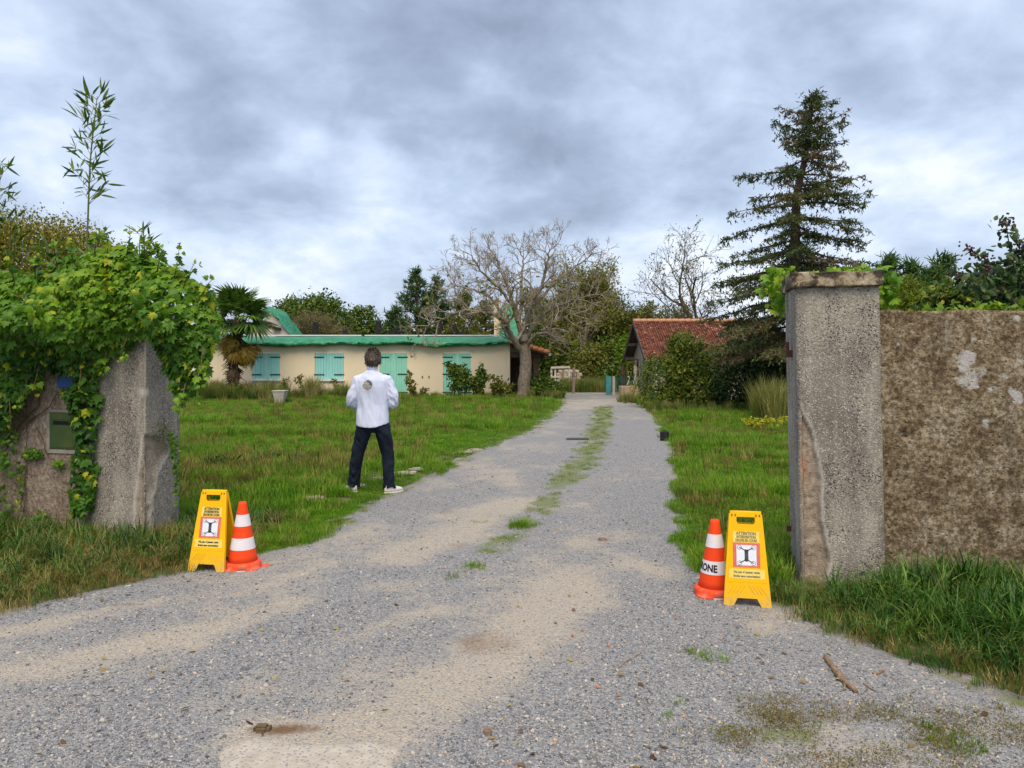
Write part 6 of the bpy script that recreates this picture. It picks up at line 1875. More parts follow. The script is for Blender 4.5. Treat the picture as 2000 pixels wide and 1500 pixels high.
def grime(m, zmax, amt=.55):
    t = m.node_tree; b = t.nodes['Principled BSDF']; tc_ = nd(t, 'ShaderNodeTexCoord')
    sp_ = nd(t, 'ShaderNodeSeparateXYZ'); t.links.new(tc_.outputs['Object'], sp_.inputs[0])
    g_ = sstep(t, sp_.outputs[2], zmax, 0.0)
    n1 = noi(t, tc_.outputs['Object'], 26, 6, .7); n2 = noi(t, tc_.outputs['Object'], 90, 4, .7)
    f_ = mth(t, 'ADD', mth(t, 'MULTIPLY', mth(t, 'MULTIPLY', g_, sstep(t, n1, .38, .66)), amt), mth(t, 'MULTIPLY', sstep(t, n1, .60, .74), .28))
    f_ = mth(t, 'ADD', f_, mth(t, 'MULTIPLY', sstep(t, n2, .66, .74), .25), None, True)
    src = b.inputs['Base Color'].links[0].from_socket
    sock(t, b, 'Base Color', mix(t, f_, src, (.34, .29, .23)))
grime(m_yel, .16, .5); grime(m_ora, .10, .6); grime(m_wband, .2, .35)
def panel_outline():
    hw0, hw1, h = .150, .104, .60
    out = [(-hw0, 0), (-.088, 0), (-.062, .052), (.062, .052), (.088, 0), (hw0, 0)]
    n = 5
    out += [(hw1, h - .012), (hw1 - .010, h), (0, h + .004), (-hw1 + .010, h), (-hw1, h - .012)]
    hole = [(-.058, .572), (-.060, .545), (-.054, .530), (-.045, .525), (.045, .525), (.054, .530), (.060, .545), (.058, .572)]
    return [out, hole]
def xf(me, M_):
    me.transform(M_); return me
def a_sign(loc, yaw, label, inkm, seed):
    rt = root('warning_sign', loc, label, 'warning sign', 'yellow folding warning signs', rz=yaw)
    tilt = R(11)
    top = .60 * math.sin(tilt)
    Mf = Matrix.Rotation(-tilt, 4, 'X') @ Matrix.Rotation(R(90), 4, 'X')              # XY outline -> upright, leaning back
    Mb = Matrix.Translation((0, 2 * top + .02, 0)) @ Matrix.Rotation(tilt, 4, 'X') @ Matrix.Rotation(R(90), 4, 'X')
    for k, Mx in enumerate((Mf, Mb)):
        me = curve_mesh('panel', panel_outline(), .0022, .0008)
        me.materials.clear(); p = link('panel', xf(me, Mx), m_yel, rt, local=True)
        # raised rims down both edges, a raised ledge under the label, moulded chevrons
        mb = MB(); s = -1 if k == 0 else 1
        zin = .016 if k == 0 else -.016
        for sx_ in (-1, 1):
            a = Mx @ Vector((sx_ * .1475, .004, -zin * .45)); b2 = Mx @ Vector((sx_ * .1025, .585, -zin * .45)); mb.beam(a, b2, .006, .020)
        mb.build('rim', m_yel, rt, local=True)
        if k == 0:
            zf = .0032
            def plate(name, x0, y0, x1, y1, m, z, t0=0, par=None):
                w0 = lambda y: 1.0 - t0 * (y - y0)
                me_ = bpy.data.meshes.new(name)
                V = [(x0, y0, z), (x1, y0, z), (x1 * w0(y1), y1, z), (x0 * w0(y1), y1, z)]
                V = [Mx @ Vector(v) for v in V] + [Mx @ Vector((v[0], v[1], .0024)) for v in V]
                me_.from_pydata([tuple(v) for v in V], [], [(0, 1, 2, 3), (4, 7, 6, 5), (0, 4, 5, 1), (1, 5, 6, 2), (2, 6, 7, 3), (3, 7, 4, 0)])
                return link(name, me_, m, par or rt, local=True)
            plate('ledge', -.122, .152, .122, .50, m_yel, .0042, 1.05)
            lab = plate('label_panel', -.083, .408, .083, .478, m_lab, .0050)
            pic = plate('picture_panel', -.086, .246, .086, .404, m_pink, .0050)
            wp_ = plate('white_panel', -.063, .260, .063, .390, m_paper, .0056, 0, pic)
            low = plate('lower_label', -.112, .176, .112, .236, m_lab, .0050)
            for txt, y, size, sxx, bold in (('ATTENTION', .4555, .0280, .80, .0012), ('INTERVENTION', .4340, .0240, .72, .0011), ('DRONE EN COURS', .4120, .0240, .66, .0010)):
                link('lettering', xf(text_mesh('lettering', txt, size, .0002, bold, sxx), Mx @ Matrix.Translation((0, y, .0055))), inkm, lab, local=True)
            for txt, y, size in (('Ne pas d\u00e9passer cette', .2105, .0205), ('limite sans autorisation', .1850, .0205)):
                link('lettering', xf(text_mesh('lettering', txt, size, .0002, .0009, .88), Mx @ Matrix.Translation((0, y, .0055))), inkm, low, local=True)
            # quadcopter drawing
            mbd = MB()
            zz = .0061
            def rect(cx, cy, w, h_, a=0, z=zz):
                c_, s_ = math.cos(a), math.sin(a)
                V = [(cx + dx * c_ - dy * s_, cy + dx * s_ + dy * c_, z) for dx, dy in ((-w / 2, -h_ / 2), (w / 2, -h_ / 2), (w / 2, h_ / 2), (-w / 2, h_ / 2))]
                mbd.add([Mx @ Vector(v) for v in V], [(0, 1, 2, 3)])
            rect(0, .325, .024, .070); rect(0, .357, .030, .010); rect(0, .293, .028, .010); rect(0, .288, .016, .006)
            for sx_, sy_ in ((-1, 1), (1, 1), (1, -1), (-1, -1)):
                x0, y0, x1, y1 = sx_ * .010, .325 + sy_ * .032, sx_ * .042, .325 + sy_ * .049
                rect((x0 + x1) / 2, (y0 + y1) / 2, math.hypot(x1 - x0, y1 - y0), .0062, math.atan2(y1 - y0, x1 - x0), zz + .0001); rect(x1, y1, .006, .006, .6, zz + .0002)
            link('drone_drawing', mbd.mesh('drone_drawing'), m_drone, pic, local=True)
            mbc = MB()
            for sx_, sy_ in ((-1, 1), (1, 1), (1, -1), (-1, -1)):
                x1, y1 = sx_ * .0435, .325 + sy_ * .050; nn_ = 20
                V = []
                for r in (.0142, .0118):
                    V += [Mx @ Vector((x1 + r * math.cos(a), y1 + r * math.sin(a), zz + .0003)) for a in np.linspace(0, 6.2832, nn_ + 1)[:-1]]
                mbc.add(V, [(i, (i + 1) % nn_, nn_ + (i + 1) % nn_, nn_ + i) for i in range(nn_)])
            link('rotor_circle', mbc.mesh('rotor_circle'), m_blueink, pic, local=True)
            mbh = MB()
            for i in range(4):                                # moulded chevron ribs low on the panel
                for sx_ in (-1, 1):
                    a = Mx @ Vector((sx_ * (.012 + i * .022), .135, .003)); b2 = Mx @ Vector((sx_ * (.048 + i * .024), .080, .003))
                    mbh.beam(a, b2, .005, .0022)
            mbh.build('moulded_rib', m_yel, rt, local=True)
            for sx_ in (-1, 1):
                for dx in (0, .022):
                    mbh = MB(); c_ = Mx @ Vector((sx_ * (.066 + dx), .582, .003)); mbh.box(c_.x - .004, c_.x + .004, c_.y - .002, c_.y + .002, c_.z - .008, c_.z + .008); mbh.build('hinge_slot', M('hinge_shadow', (.38, .13, .004), rough=.6) if 'hinge_shadow' not in bpy.data.materials else bpy.data.materials['hinge_shadow'], rt, local=True)
    mb = MB(); mb.tube([(-.100, top + .010, .588), (.100, top + .010, .588)], .012, 8); mb.build('hinge_bar', m_yel, rt, local=True, sm=True)
    return rt
gx, gy = G(402, 1119)
a_sign((gx, gy, float(zroad(np.array([gx]), np.array([gy]))[0]) + .002), R(-9), 'yellow folding drone warning sign with black lettering, in front of the ivy covered pillar', m_ink, 1)
gx, gy = G(1460, 1187)
a_sign((gx, gy, float(zroad(np.array([gx]), np.array([gy]))[0])), R(-11), 'yellow folding drone warning sign with faded grey lettering, in front of the capped pillar', m_fade, 2)

def cone(loc, yaw, label, text=None, tang=0.0):
    rt = root('traffic_cone', loc, label, 'traffic cone', 'orange and white traffic cones', rz=yaw)
    Hc = .51
    r_at = lambda z: .112 + (.028 - .112) * (z - .05) / (Hc - .05)
    nn_ = 40
    def ring(z, r): return [(r * math.cos(a), r * math.sin(a), z) for a in np.linspace(0, 2 * math.pi, nn_ + 1)[:-1]]
    def rnd(z, r, sq):
        out = []
        for a in np.linspace(0, 2 * math.pi, nn_ + 1)[:-1]:
            k = 1 / max(abs(math.cos(a)), abs(math.sin(a)))
            out.append((r * (1 + (min(k, 1.30) - 1) * sq) * math.cos(a), r * (1 + (min(k, 1.30) - 1) * sq) * math.sin(a), z))
        return out
    mb = MB(); mb.loft([rnd(0, .134, .8), rnd(.010, .136, .8), rnd(.014, .134, .6), ring(.018, .139), ring(.040, .138), ring(.050, .132), ring(.056, .120), ring(.058, .104)])
    mb.build('base', m_ora, rt, local=True, sm=True)
    mb = MB(); mb.box(.13, .20, -.035, .035, .002, .010); bevel(mb.build('base_tab', m_ora, rt, local=True), .002)
    mb = MB(); mb.box(-.03, .03, -.1465, -.1435, .004, .012); mb.build('base_marking', m_wband, rt, local=True)
    mb = MB(); mb.loft([ring(.050, .114)] + [ring(z, r_at(z)) for z in (.1, .2, .3, .4, .49, Hc - .004)] + [ring(Hc, .022), ring(Hc - .004, .017), ring(Hc - .06, .015)]); mb.build('body', m_ora, rt, local=True, sm=True)
    for z0, z1 in ((.152, .240), (.328, .416)):
        mb = MB(); mb.loft([ring(z0, r_at(z0) + .0016), ring((z0 + z1) / 2, r_at((z0 + z1) / 2) + .0016), ring(z1, r_at(z1) + .0016)], cap=False)
        bd_ = mb.build('white_band', m_wband, rt, local=True, sm=True)
        if text and z0 < .2:
            me = text_mesh('lettering', text, .066, .0002, .0026, .80)
            bm = bmesh.new(); bm.from_mesh(me)
            bmesh.ops.triangulate(bm, faces=bm.faces[:]); bmesh.ops.subdivide_edges(bm, edges=[e for e in bm.edges if e.calc_length() > .008], cuts=2)
            wob_ = 0
            for v in bm.verts:
                z = .174 + v.co.y * .98 + v.co.x * -.04; r = r_at(z) + .0024 + v.co.z
                a = -math.pi / 2 + tang + v.co.x / .088
                v.co = Vector((r * math.cos(a), r * math.sin(a), z))
            bm.to_mesh(me); bm.free()
            link('lettering', me, M('navy_marker', (.008, .008, .020), rough=.6), bd_, local=True)
    return rt
gx, gy = (-.5245 / 1) * 5.72 / 1.45 * (1450 / 1450) * .706, 5.72
gx = (474 - 1000) / F * 5.76
cone((gx, 5.76, .006), R(14), 'plain orange and white traffic cone beside the sign with black lettering')
gx = (1396 - 1000) / F * 5.10
cone((gx, 5.10, .008), R(-6), 'traffic cone with hand-written black letters on its lower white band, beside the faded sign', 'DRONE', R(-58))

# ================================================================== PERSON
def voxel(name, mbs, size, sm=2):
    V = []; Fc = []
    for mb in mbs:
        b0 = len(V); V += mb.v; Fc += [tuple(b0 + i for i in f) for f in mb.f]
    me = bpy.data.meshes.new(name); me.from_pydata(V, [], Fc); me.update()
    bm = bmesh.new(); bm.from_mesh(me); bmesh.ops.recalc_face_normals(bm, faces=bm.faces[:]); bm.to_mesh(me); bm.free()
    o = bpy.data.objects.new(name, me); COL.objects.link(o)
    md = o.modifiers.new('r', 'REMESH'); md.mode = 'VOXEL'; md.voxel_size = size
    if sm:
        s = o.modifiers.new('s', 'SMOOTH'); s.iterations = sm; s.factor = .5
    dg = bpy.context.evaluated_depsgraph_get()
    out = bpy.data.meshes.new_from_object(o.evaluated_get(dg))
    bpy.data.objects.remove(o); out.name = name
    smooth(out)
    return out
def ell(cx, cy, z, rx, ry, n=24, tilt=0): return [(cx + rx * math.cos(a), cy + ry * math.sin(a), z + tilt * math.sin(a)) for a in np.linspace(0, 2 * math.pi, n + 1)[:-1]]
def ball(c, r, n=14):
    mb = MB(); rings = []
    for k in range(1, n):
        f = math.pi * k / n; rings.append([(c[0] + r[0] * math.sin(f) * math.cos(a), c[1] + r[1] * math.sin(f) * math.sin(a), c[2] - r[2] * math.cos(f)) for a in np.linspace(0, 2 * math.pi, 17)[:-1]])
    mb.loft(rings); return mb
def limb(pts, rad, n=16):
    mb = MB(); mb.tube(smooth_line(pts, 4), np.interp(np.linspace(0, len(pts) - 1, (len(pts) - 1) * 4 + 1), range(len(pts)), rad), n); return mb
def displace(me, fn):
    n = len(me.vertices)
    C = np.empty(n * 3, np.float32); me.vertices.foreach_get('co', C); C = C.reshape(-1, 3).astype(float)
    Nn_ = np.array([v.normal[:] for v in me.vertices])
    C = fn(C, Nn_); me.vertices.foreach_set('co', C.astype(np.float32).ravel()); me.update()
gx, gy = (728 - 1000) / F * 9.05, 9.05
per = root('person', (gx, gy, .0), 'person seen from behind in a white jacket and dark jeans, legs apart on the grass', 'person', rz=R(2))
m_skin = M('skin', (.50, .30, .21), (.56, .35, .25), 20, .55, .05, 80)
HC = (0, .02, 1.645)
pieces = [ball(HC, (.072, .092, .108)), ball((0, .085, 1.60), (.052, .045, .065)), ball((0, .115, 1.632), (.012, .018, .020)), ball((0, .113, 1.65), (.009, .012, .03)),
          ball((-.078, .015, 1.635), (.010, .020, .030)), ball((.078, .015, 1.635), (.010, .020, .030)), ball((0, .105, 1.592), (.022, .010, .006)), ball((0, .09, 1.548), (.025, .022, .018)),
          limb([(0, 0, 1.40), (0, .005, 1.50), (0, .015, 1.60)], [.062, .055, .055])]
mb = MB(); mb.loft([ell(0, 0, z, rx, ry) for z, rx, ry in ((.84, .15, .10), (1.0, .14, .095), (1.2, .15, .10), (1.36, .15, .09), (1.44, .08, .06))]); pieces.append(mb)
for s in (-1, 1):
    pieces.append(limb([(s * .12, 0, 1.38), (s * .205, -.014, 1.27), (s * .240, -.03, 1.13), (s * .190, .15, 1.12), (s * .10, .30, 1.165)], [.05, .048, .042, .035, .026]))
    pieces.append(limb([(s * .10, .30, 1.165), (s * .082, .34, 1.175), (s * .068, .385, 1.178)], [.026, .034, .030]))
    for k in range(4):                                         # four bent fingers and a thumb on each hand
        L_ = (.9, 1.0, .95, .8)[k]; z = 1.200 - .018 * k
        pieces.append(limb([(s * .075, .37, z - .004), (s * .062, .410 * (1 if k else .995), z), (s * .035, .425 + .006 * L_, z - .004), (s * .012, .405, z - .008)], [.0095, .009, .0082, .007], 8))
    pieces.append(limb([(s * .09, .335, 1.195), (s * .07, .352, 1.218), (s * .042, .372, 1.222)], [.012, .0105, .008], 8))
    kx, ky, ax_, ay_ = (-.190, .04, -.242, .09) if s < 0 else (.178, .02, .202, -.015)
    pieces.append(limb([(s * .09, 0, .90), (s * .125, .01, .70), (kx, ky, .46), (ax_, ay_, .09)], [.09, .075, .05, .036]))
    pieces.append(ball((ax_ + s * .03, ay_ + .05, .05), (.035, .08, .035)))
body = link('body', voxel('body', pieces, .0075, 2), m_skin, per, local=True)
for s in (-1, 1):
    mb = ball((s * .030, .100, 1.655), (.011, .009, .009), 8); mb.build('eye', M('eye_white', (.7, .7, .7), rough=.2) if 'eye_white' not in bpy.data.materials else bpy.data.materials['eye_white'], body, local=True, sm=True)
# jeans
m_jean, t, b, tcx = newmat('dark_denim')
c = mix(t, ramp(t, noi(t, tcx.outputs['Object'], 7, 5, .6), [(.35, 0.), (.7, 1.)]), (.007, .010, .019), (.018, .026, .048))
sock(t, b, 'Base Color', c); b.inputs['Roughness'].default_value = .85; b.inputs['Specular IOR Level'].default_value = .15
bump(t, b, noi(t, tcx.outputs['Object'], 220, 3, .6), .3, .004)
mb = MB(); mb.loft([ell(0, 0, z, rx, ry) for z, rx, ry in ((.74, .10, .085), (.80, .172, .112), (.88, .172, .112), (.97, .160, .105))])
pieces = [mb, limb([(-.085, 0, .90), (-.125, .01, .72), (-.192, .04, .47), (-.226, .07, .27), (-.246, .09, .075)], [.10, .098, .078, .071, .073], 20),
          limb([(.085, 0, .90), (.132, .0, .72), (.180, .02, .47), (.192, .0, .27), (.202, -.015, .065)], [.10, .098, .078, .071, .073], 20), ball((-.075, -.062, .82), (.075, .05, .075)), ball((.075, -.062, .82), (.075, .05, .075))]
me = voxel('jeans', pieces, .010, 3)
def wr(C, N):
    x, y, z = C.T
    k = np.clip((.62 - z) / .25, 0, 1)
    w = (fbm(z * 1.0 + .25 * np.sin(x * 20), np.arctan2(y, x) * .2 + (x > 0) * 7, 16, 3, 5) - .5) * (.026 + .026 * np.clip((.30 - z) / .2, 0, 1)) * k
    w = w + (fbm(z + x * 1.2, x * .5, 12, 3, 7) - .5) * .028 * (1 - k)
    return C + N * w[:, None]
displace(me, wr)
jeans = link('jeans', me, m_jean, per, local=True)
for s in (-1, 1):                                              # back pockets: thin welted patches on the seat
    V = []; bv = BVHTree.FromPolygons([v.co for v in me.vertices], [p.vertices for p in me.polygons])
    for zz, hw in ((.875, .060), (.80, .062), (.765, .035)):
        for dx in (-hw, 0, hw):
            h_ = bv.ray_cast(Vector((s * .082 + dx, -1, zz)), Vector((0, 1, 0)))
            yv = h_[0].y if h_[0] else -.12
            V.append((s * .082 + dx, yv - .005, zz))
    mb = MB(); mb.add(V, [(0, 1, 4, 3), (1, 2, 5, 4), (3, 4, 7, 6), (4, 5, 8, 7)]); mb.build('pocket', m_jean, jeans, local=True)
# jacket
m_jack, t, b, tcx = newmat('white_softshell')
c = mix(t, ramp(t, noi(t, tcx.outputs['Object'], 9, 5, .6), [(.3, 0.), (.7, 1.)]), (.57, .62, .82), (.63, .675, .86))
sock(t, b, 'Base Color', c); b.inputs['Roughness'].default_value = .7
bump(t, b, noi(t, tcx.outputs['Object'], 160, 3, .6), .12, .003)
mb = MB(); mb.loft([ell(0, cy, z, rx, ry, 32) for z, rx, ry, cy in ((.845, .200, .150, -.012), (.86, .203, .153, -.012), (.95, .200, .146, -.008), (1.08, .192, .130, -.004), (1.20, .194, .124, -.004), (1.30, .200, .120, -.008), (1.375, .196, .106, -.010), (1.425, .172, .088, -.008), (1.465, .122, .074, -.004), (1.495, .072, .068, .002), (1.55, .066, .066, .008), (1.572, .066, .068, .012))])
pieces = [mb]
for s in (-1, 1):
    pieces.append(limb([(s * .12, -.005, 1.415), (s * .178, -.010, 1.375), (s * .216, -.018, 1.27), (s * .248, -.035, 1.14), (s * .248, .01, 1.085), (s * .190, .17, 1.12), (s * .108, .295, 1.165)], [.050, .066, .064, .060, .058, .052, .042], 20))
me = voxel('jacket', pieces, .0085, 3)
def wr2(C, N):
    x, y, z = C.T
    arm = np.clip((np.abs(x) - .19) / .03, 0, 1)
    w = (fbm(z * 1.0 + np.abs(x) * 1.1, x * .7 + y * .6, 15, 3, 15) - .5) * .050 * arm
    a_ = np.arctan2(y, x)
    w = w + (fbm(x * 1.2 + z * .25, z * .35 + y, 8, 3, 18) - .5) * .042 * (1 - arm)
    w = w - .007 * np.exp(-((np.abs(x) - .150 - .10 * (z - 1.2)) / .010) ** 2) * (y < 0) * (z > .9) * (1 - arm) * .4        # back panel seams
    w = w + .006 * np.exp(-((np.abs(x) - .175 + (z - 1.3) * .15) / .012) ** 2) * (z > 1.15) * (z < 1.42)
    w = w - .010 * np.exp(-((z - 1.505) / .008) ** 2)
    C = C + N * w[:, None]
    low = np.clip((1.0 - C[:, 2]) / .15, 0, 1)
    C[:, 2] -= low * (.042 * (1 - (C[:, 0] / .2) ** 2) * (C[:, 1] < 0) + .012 * C[:, 0] / .2 * -1)
    return C
displace(me, wr2)
jack = link('jacket', me, m_jack, per, local=True)
bv = BVHTree.FromPolygons([v.co for v in me.vertices], [p.vertices for p in me.polygons])
def on_back(x, z, up=.0022):
    h_ = bv.ray_cast(Vector((x, -1, z)), Vector((0, 1, 0)))
    return (x, (h_[0].y if h_[0] else -.12) - up, z)
rs = np.random.default_rng(3)
m_sl = [M('badge_print_%d' % i, c, rough=.6) for i, c in enumerate(((.10, .11, .13), (.26, .27, .29), (.36, .31, .24), (.50, .45, .38), (.18, .15, .12), (.60, .58, .56)))]
badge = root('badge_hold', (0, 0, 0), None, None); bpy.data.objects.remove(badge)
cxb, czb, rb = -.045, 1.325, .062
me_b = bpy.data.meshes.new('badge'); V = []; Fc = []; mi = []
nsp = 44
for i in range(nsp):
    a0, a1 = 2 * math.pi * i / nsp, 2 * math.pi * (i + 1) / nsp - .02
    upper = math.sin((a0 + a1) / 2) > 0
    rr = rb * (.92 + .08 * (i % 2)) if not (upper and math.cos(a0) < -.2) else rb * .8
    for k in range(4):
        r0, r1 = rr * (.02 + .245 * k), rr * (.02 + .245 * (k + 1))
        b0 = len(V)
        for r, a in ((r0, a0), (r1, a0), (r1, a1), (r0, a1)): V.append(on_back(cxb + r * math.cos(a), czb + r * math.sin(a)))
        Fc.append((b0, b0 + 1, b0 + 2, b0 + 3))
        if upper: mi.append([5, 1, 0, 0][k] if math.cos(a0) > -.1 else [5, 5, 3, 1][k])
        else: mi.append([3, 2, 3, 4][k] if i % 2 else [5, 3, 2, 3][k])
for j in range(16):                                            # dark band of tiny bars across the badge
    x0 = cxb - .062 + .124 * j / 16; b0 = len(V); hh = .005 + .004 * rs.random()
    for x_, z_ in ((x0, czb - .004), (x0 + .0062, czb - .004), (x0 + .0062, czb - .004 + hh), (x0, czb - .004 + hh)): V.append(on_back(x_, z_, .0034))
    Fc.append((b0, b0 + 1, b0 + 2, b0 + 3)); mi.append(0)
for j in range(26):
    x0 = cxb - .062 + .124 * j / 26; b0 = len(V)
    if rs.random() < .12: continue
    for x_, z_ in ((x0, czb - .084), (x0 + .0036, czb - .084), (x0 + .0036, czb - .0815), (x0, czb - .0815)): V.append(on_back(x_, z_, .003))
    Fc.append((b0, b0 + 1, b0 + 2, b0 + 3)); mi.append(1)
me_b.from_pydata(V, [], Fc)
for m_ in m_sl: me_b.materials.append(m_)
me_b.polygons.foreach_set('material_index', mi)
link('badge', me_b, None, jack, local=True)
# hair
m_hair, t, b, tcx = newmat('greying_brown_hair')
at = nd(t, 'ShaderNodeAttribute', attribute_name='tint')
sock(t, b, 'Base Color', ramp(t, at.outputs['Fac'], [(0, (.030, .019, .013)), (.5, (.070, .045, .032)), (.85, (.13, .095, .072)), (1, (.26, .22, .19))])); b.inputs['Roughness'].default_value = .5
C0 = np.array(HC)
V = []; Fc = []; tn = []
for i in range(2600):
    d = nrm(rs.normal(size=3))
    if d[1] > .42 and d[2] < .45: continue
    if d[2] < -.62 or (d[2] < -.35 and d[1] > .1): continue
    p = C0 + d * np.array([.078, .097, .108])
    fl = nrm(np.array([d[0] * .3 + rs.normal() * .45, d[1] * .3 - .15 + rs.normal() * .3, -.9 + rs.normal() * .45]) - d * 0.0)
    fl = nrm(fl - d * fl.dot(d) + d * (.30 + .25 * rs.random()))
    s = nrm(np.cross(fl, d)); L_ = .030 + .030 * rs.random(); w = .0035 + .003 * rs.random()
    q1 = p + fl * L_ * .6 + d * .004; q2 = p + fl * L_ - d * .004 + np.array([0, 0, -.006])
    b0 = len(V); V += [tuple(p - s * w), tuple(p + s * w), tuple(q1 + s * w * .9), tuple(q1 - s * w * .9), tuple(q2)]
    Fc += [(b0, b0 + 1, b0 + 2, b0 + 3), (b0 + 3, b0 + 2, b0 + 4)]; tn += [np.clip(rs.random() * .8 + (.2 if abs(d[0]) > .8 else 0), 0, 1)] * 5
cap = ball(HC, (.0775, .0965, .1095), 18)
keepf = []
for f in cap.f:
    c_ = (np.mean([cap.v[i] for i in f], 0) - C0) / np.array([.0775, .0965, .1095])
    if not ((c_[1] > .42 and c_[2] < .45) or c_[2] < -.62 or (c_[2] < -.35 and c_[1] > .1)): keepf.append(f)
b0 = len(V); V += cap.v; Fc += [tuple(b0 + i for i in f) for f in keepf]; tn += [.25] * len(cap.v)
link('hair', npmesh('hair', np.array(V), [Fc], tn, True), m_hair, per, local=True)
# shoes
m_shoe = M('white_leather', (.62, .60, .54), (.72, .70, .65), 12, .6, .1, 60); m_sole = M('shoe_sole', (.55, .51, .43), (.66, .63, .56), 12, .8)
for ax_, ay_, yw_ in ((-.250, .085, R(38)), (.207, -.02, R(-48))):
    Mz = Matrix.Translation((ax_, ay_, -.005)) @ Matrix.Rotation(yw_, 4, 'Z')
    def ov(z, w, y0, y1, tw=.8): return [Mz @ Vector((w * math.cos(a) * (1 if math.sin(a) < 0 else (1 - (1 - tw) * math.sin(a))), (y0 + y1) / 2 + (y1 - y0) / 2 * math.sin(a), z)) for a in np.linspace(0, 2 * math.pi, 21)[:-1]]
    mb = MB(); mb.loft([ov(.0, .044, -.075, .205), ov(.010, .049, -.080, .212), ov(.026, .049, -.080, .210), ov(.028, .045, -.076, .205)]); mb.build('sole', m_sole, per, local=True, sm=True)
    mb = MB(); mb.loft([ov(.028, .044, -.074, .204), ov(.050, .045, -.076, .196), ov(.068, .043, -.074, .165), ov(.084, .040, -.070, .105), ov(.104, .038, -.066, .055), ov(.112, .037, -.063, .045), ov(.100, .030, -.055, .038)]); mb.build('shoe', m_shoe, per, local=True, sm=True)

# ================================================================== SMALL THINGS ON AND BY THE DRIVE
m_bag = M('black_fabric', (.007, .007, .009), (.014, .014, .017), 20, .7, .3, 120)
gx, gy = G(1298, 861)
bag = root('bag', (gx, gy, .0), 'small black padded bag left standing on the grass edge right of the drive', 'bag', rz=R(-12))
mb = MB(); mb.box(-.09, .09, -.05, .06, 0, .19); bevel(mb.build('body', m_bag, bag, local=True), .018, 3)
mb = MB(); mb.tube([(-.05, 0, .188), (-.045, 0, .205), (.045, 0, .205), (.05, 0, .188)], .006, 6); mb.build('handle', m_bag, bag, local=True)
mb = MB(); mb.box(-.07, .07, -.062, -.0505, .02, .11); bevel(mb.build('pocket', m_bag, bag, local=True), .006)
mb = MB(); mb.box(-.092, .092, -.052, .062, .145, .149); mb.build('zip', M('zip_grey', (.04, .04, .045), rough=.4), bag, local=True)
m_grate = M('grey_cast_iron', (.055, .058, .066), (.10, .105, .12), 20, .6, .3, 60)
gx, gy = G(1128, 859)
grt = root('drain_grate', (gx, gy, .012), 'dark rectangular drain grate set across the gravel of the drive', 'grate', rz=R(2))
mb = MB(); w = .225
mb.box(-w, w, -.10, -.085, 0, .02); mb.box(-w, w, .085, .10, 0, .02); mb.box(-w, -w + .015, -.085, .085, 0, .02); mb.box(w - .015, w, -.085, .085, 0, .02); mb.build('frame', m_grate, grt, local=True)
for i in range(13):
    mb = MB(); x = -w + .03 + i * (2 * w - .06) / 12; mb.box(x - .008, x + .008, -.085, .085, .002, .018); mb.build('bar', m_grate, grt, local=True)
m_drift, t, b, tcx = newmat('split_grey_wood')
mp = nd(t, 'ShaderNodeMapping'); mp.inputs['Scale'].default_value = (9, 9, 9); sock(t, mp, 0, tcx.outputs['Object'])
nz_ = noi(t, mp.outputs[0], 6, 6, .7)
sock(t, b, 'Base Color', ramp(t, nz_, [(.35, (.13, .075, .04)), (.55, (.27, .18, .11)), (.7, (.40, .30, .20))])); b.inputs['Roughness'].default_value = .85
bump(t, b, nz_, .6, .008)
def G3(px, py, dz=.0):
    x_, y_ = G(px, py); return np.array([x_, y_, float(zroad(np.array([x_]), np.array([y_]))[0]) + dz])
def stick(name, label, pts, rad, cat='stick', splits=()):
    rt = root(name, tuple(G3(*pts[0], 0)), label, cat)
    L_ = [np.array(G3(a, b_, rad[0] * .8)) for a, b_ in pts]
    mb = MB(); sl_ = smooth_line(L_, 4); rr = np.interp(np.linspace(0, len(rad) - 1, len(sl_)), range(len(rad)), rad)
    mb.tube([p + rs.normal(size=3) * .0015 for p in sl_], [r * (.85 + .3 * rs.random()) for r in rr], 7); mb.build('branch', m_drift, rt, sm=True)
    for pts2, r2 in splits:
        mb = MB(); mb.tube([G3(a, b_, r2[0]) for a, b_ in pts2], r2, 5); mb.build('splinter', m_drift, rt, sm=True)
    return rt
stick('driftwood_stick', 'thick weathered broken stick lying on the gravel before the right grass verge', [(1613, 1289), (1630, 1313), (1645, 1332), (1674, 1356)], [.013, .017, .018, .010], splits=(([(1645, 1326), (1650, 1344), (1648, 1352)], [.007, .006, .003]), ([(1620, 1294), (1640, 1318), (1655, 1336)], [.007, .008, .003])))
stick('bark_piece', 'small flat piece of bark right of the thick stick', [(1704, 1317), (1715, 1316), (1727, 1312)], [.006, .011, .004], 'bark')
stick('twig', 'forked splinter lying below the thick stick end', [(1688, 1336), (1697, 1345), (1712, 1354)], [.005, .004, .002], 'twig', (([(1690, 1338), (1694, 1348)], [.004, .002]),))
stick('twig', 'long thin brown twig in the middle of the gravel', [(1200, 1310), (1220, 1296), (1240, 1285), (1252, 1278)], [.004, .004, .003, .002], 'twig', (([(1222, 1295), (1205, 1292)], [.002, .001]),))
stick('straw', 'pale dry straw on the gravel below the left verge', [(218, 1187), (250, 1185), (280, 1185)], [.002, .002, .0015], 'straw')
m_slab = M('pale_kerb_stone', (.30, .25, .185), (.48, .42, .34), 6, .9, .5, 30)
m_peb = M('brown_pebble', (.20, .13, .09), (.30, .21, .15), 12, .85, .3, 60)
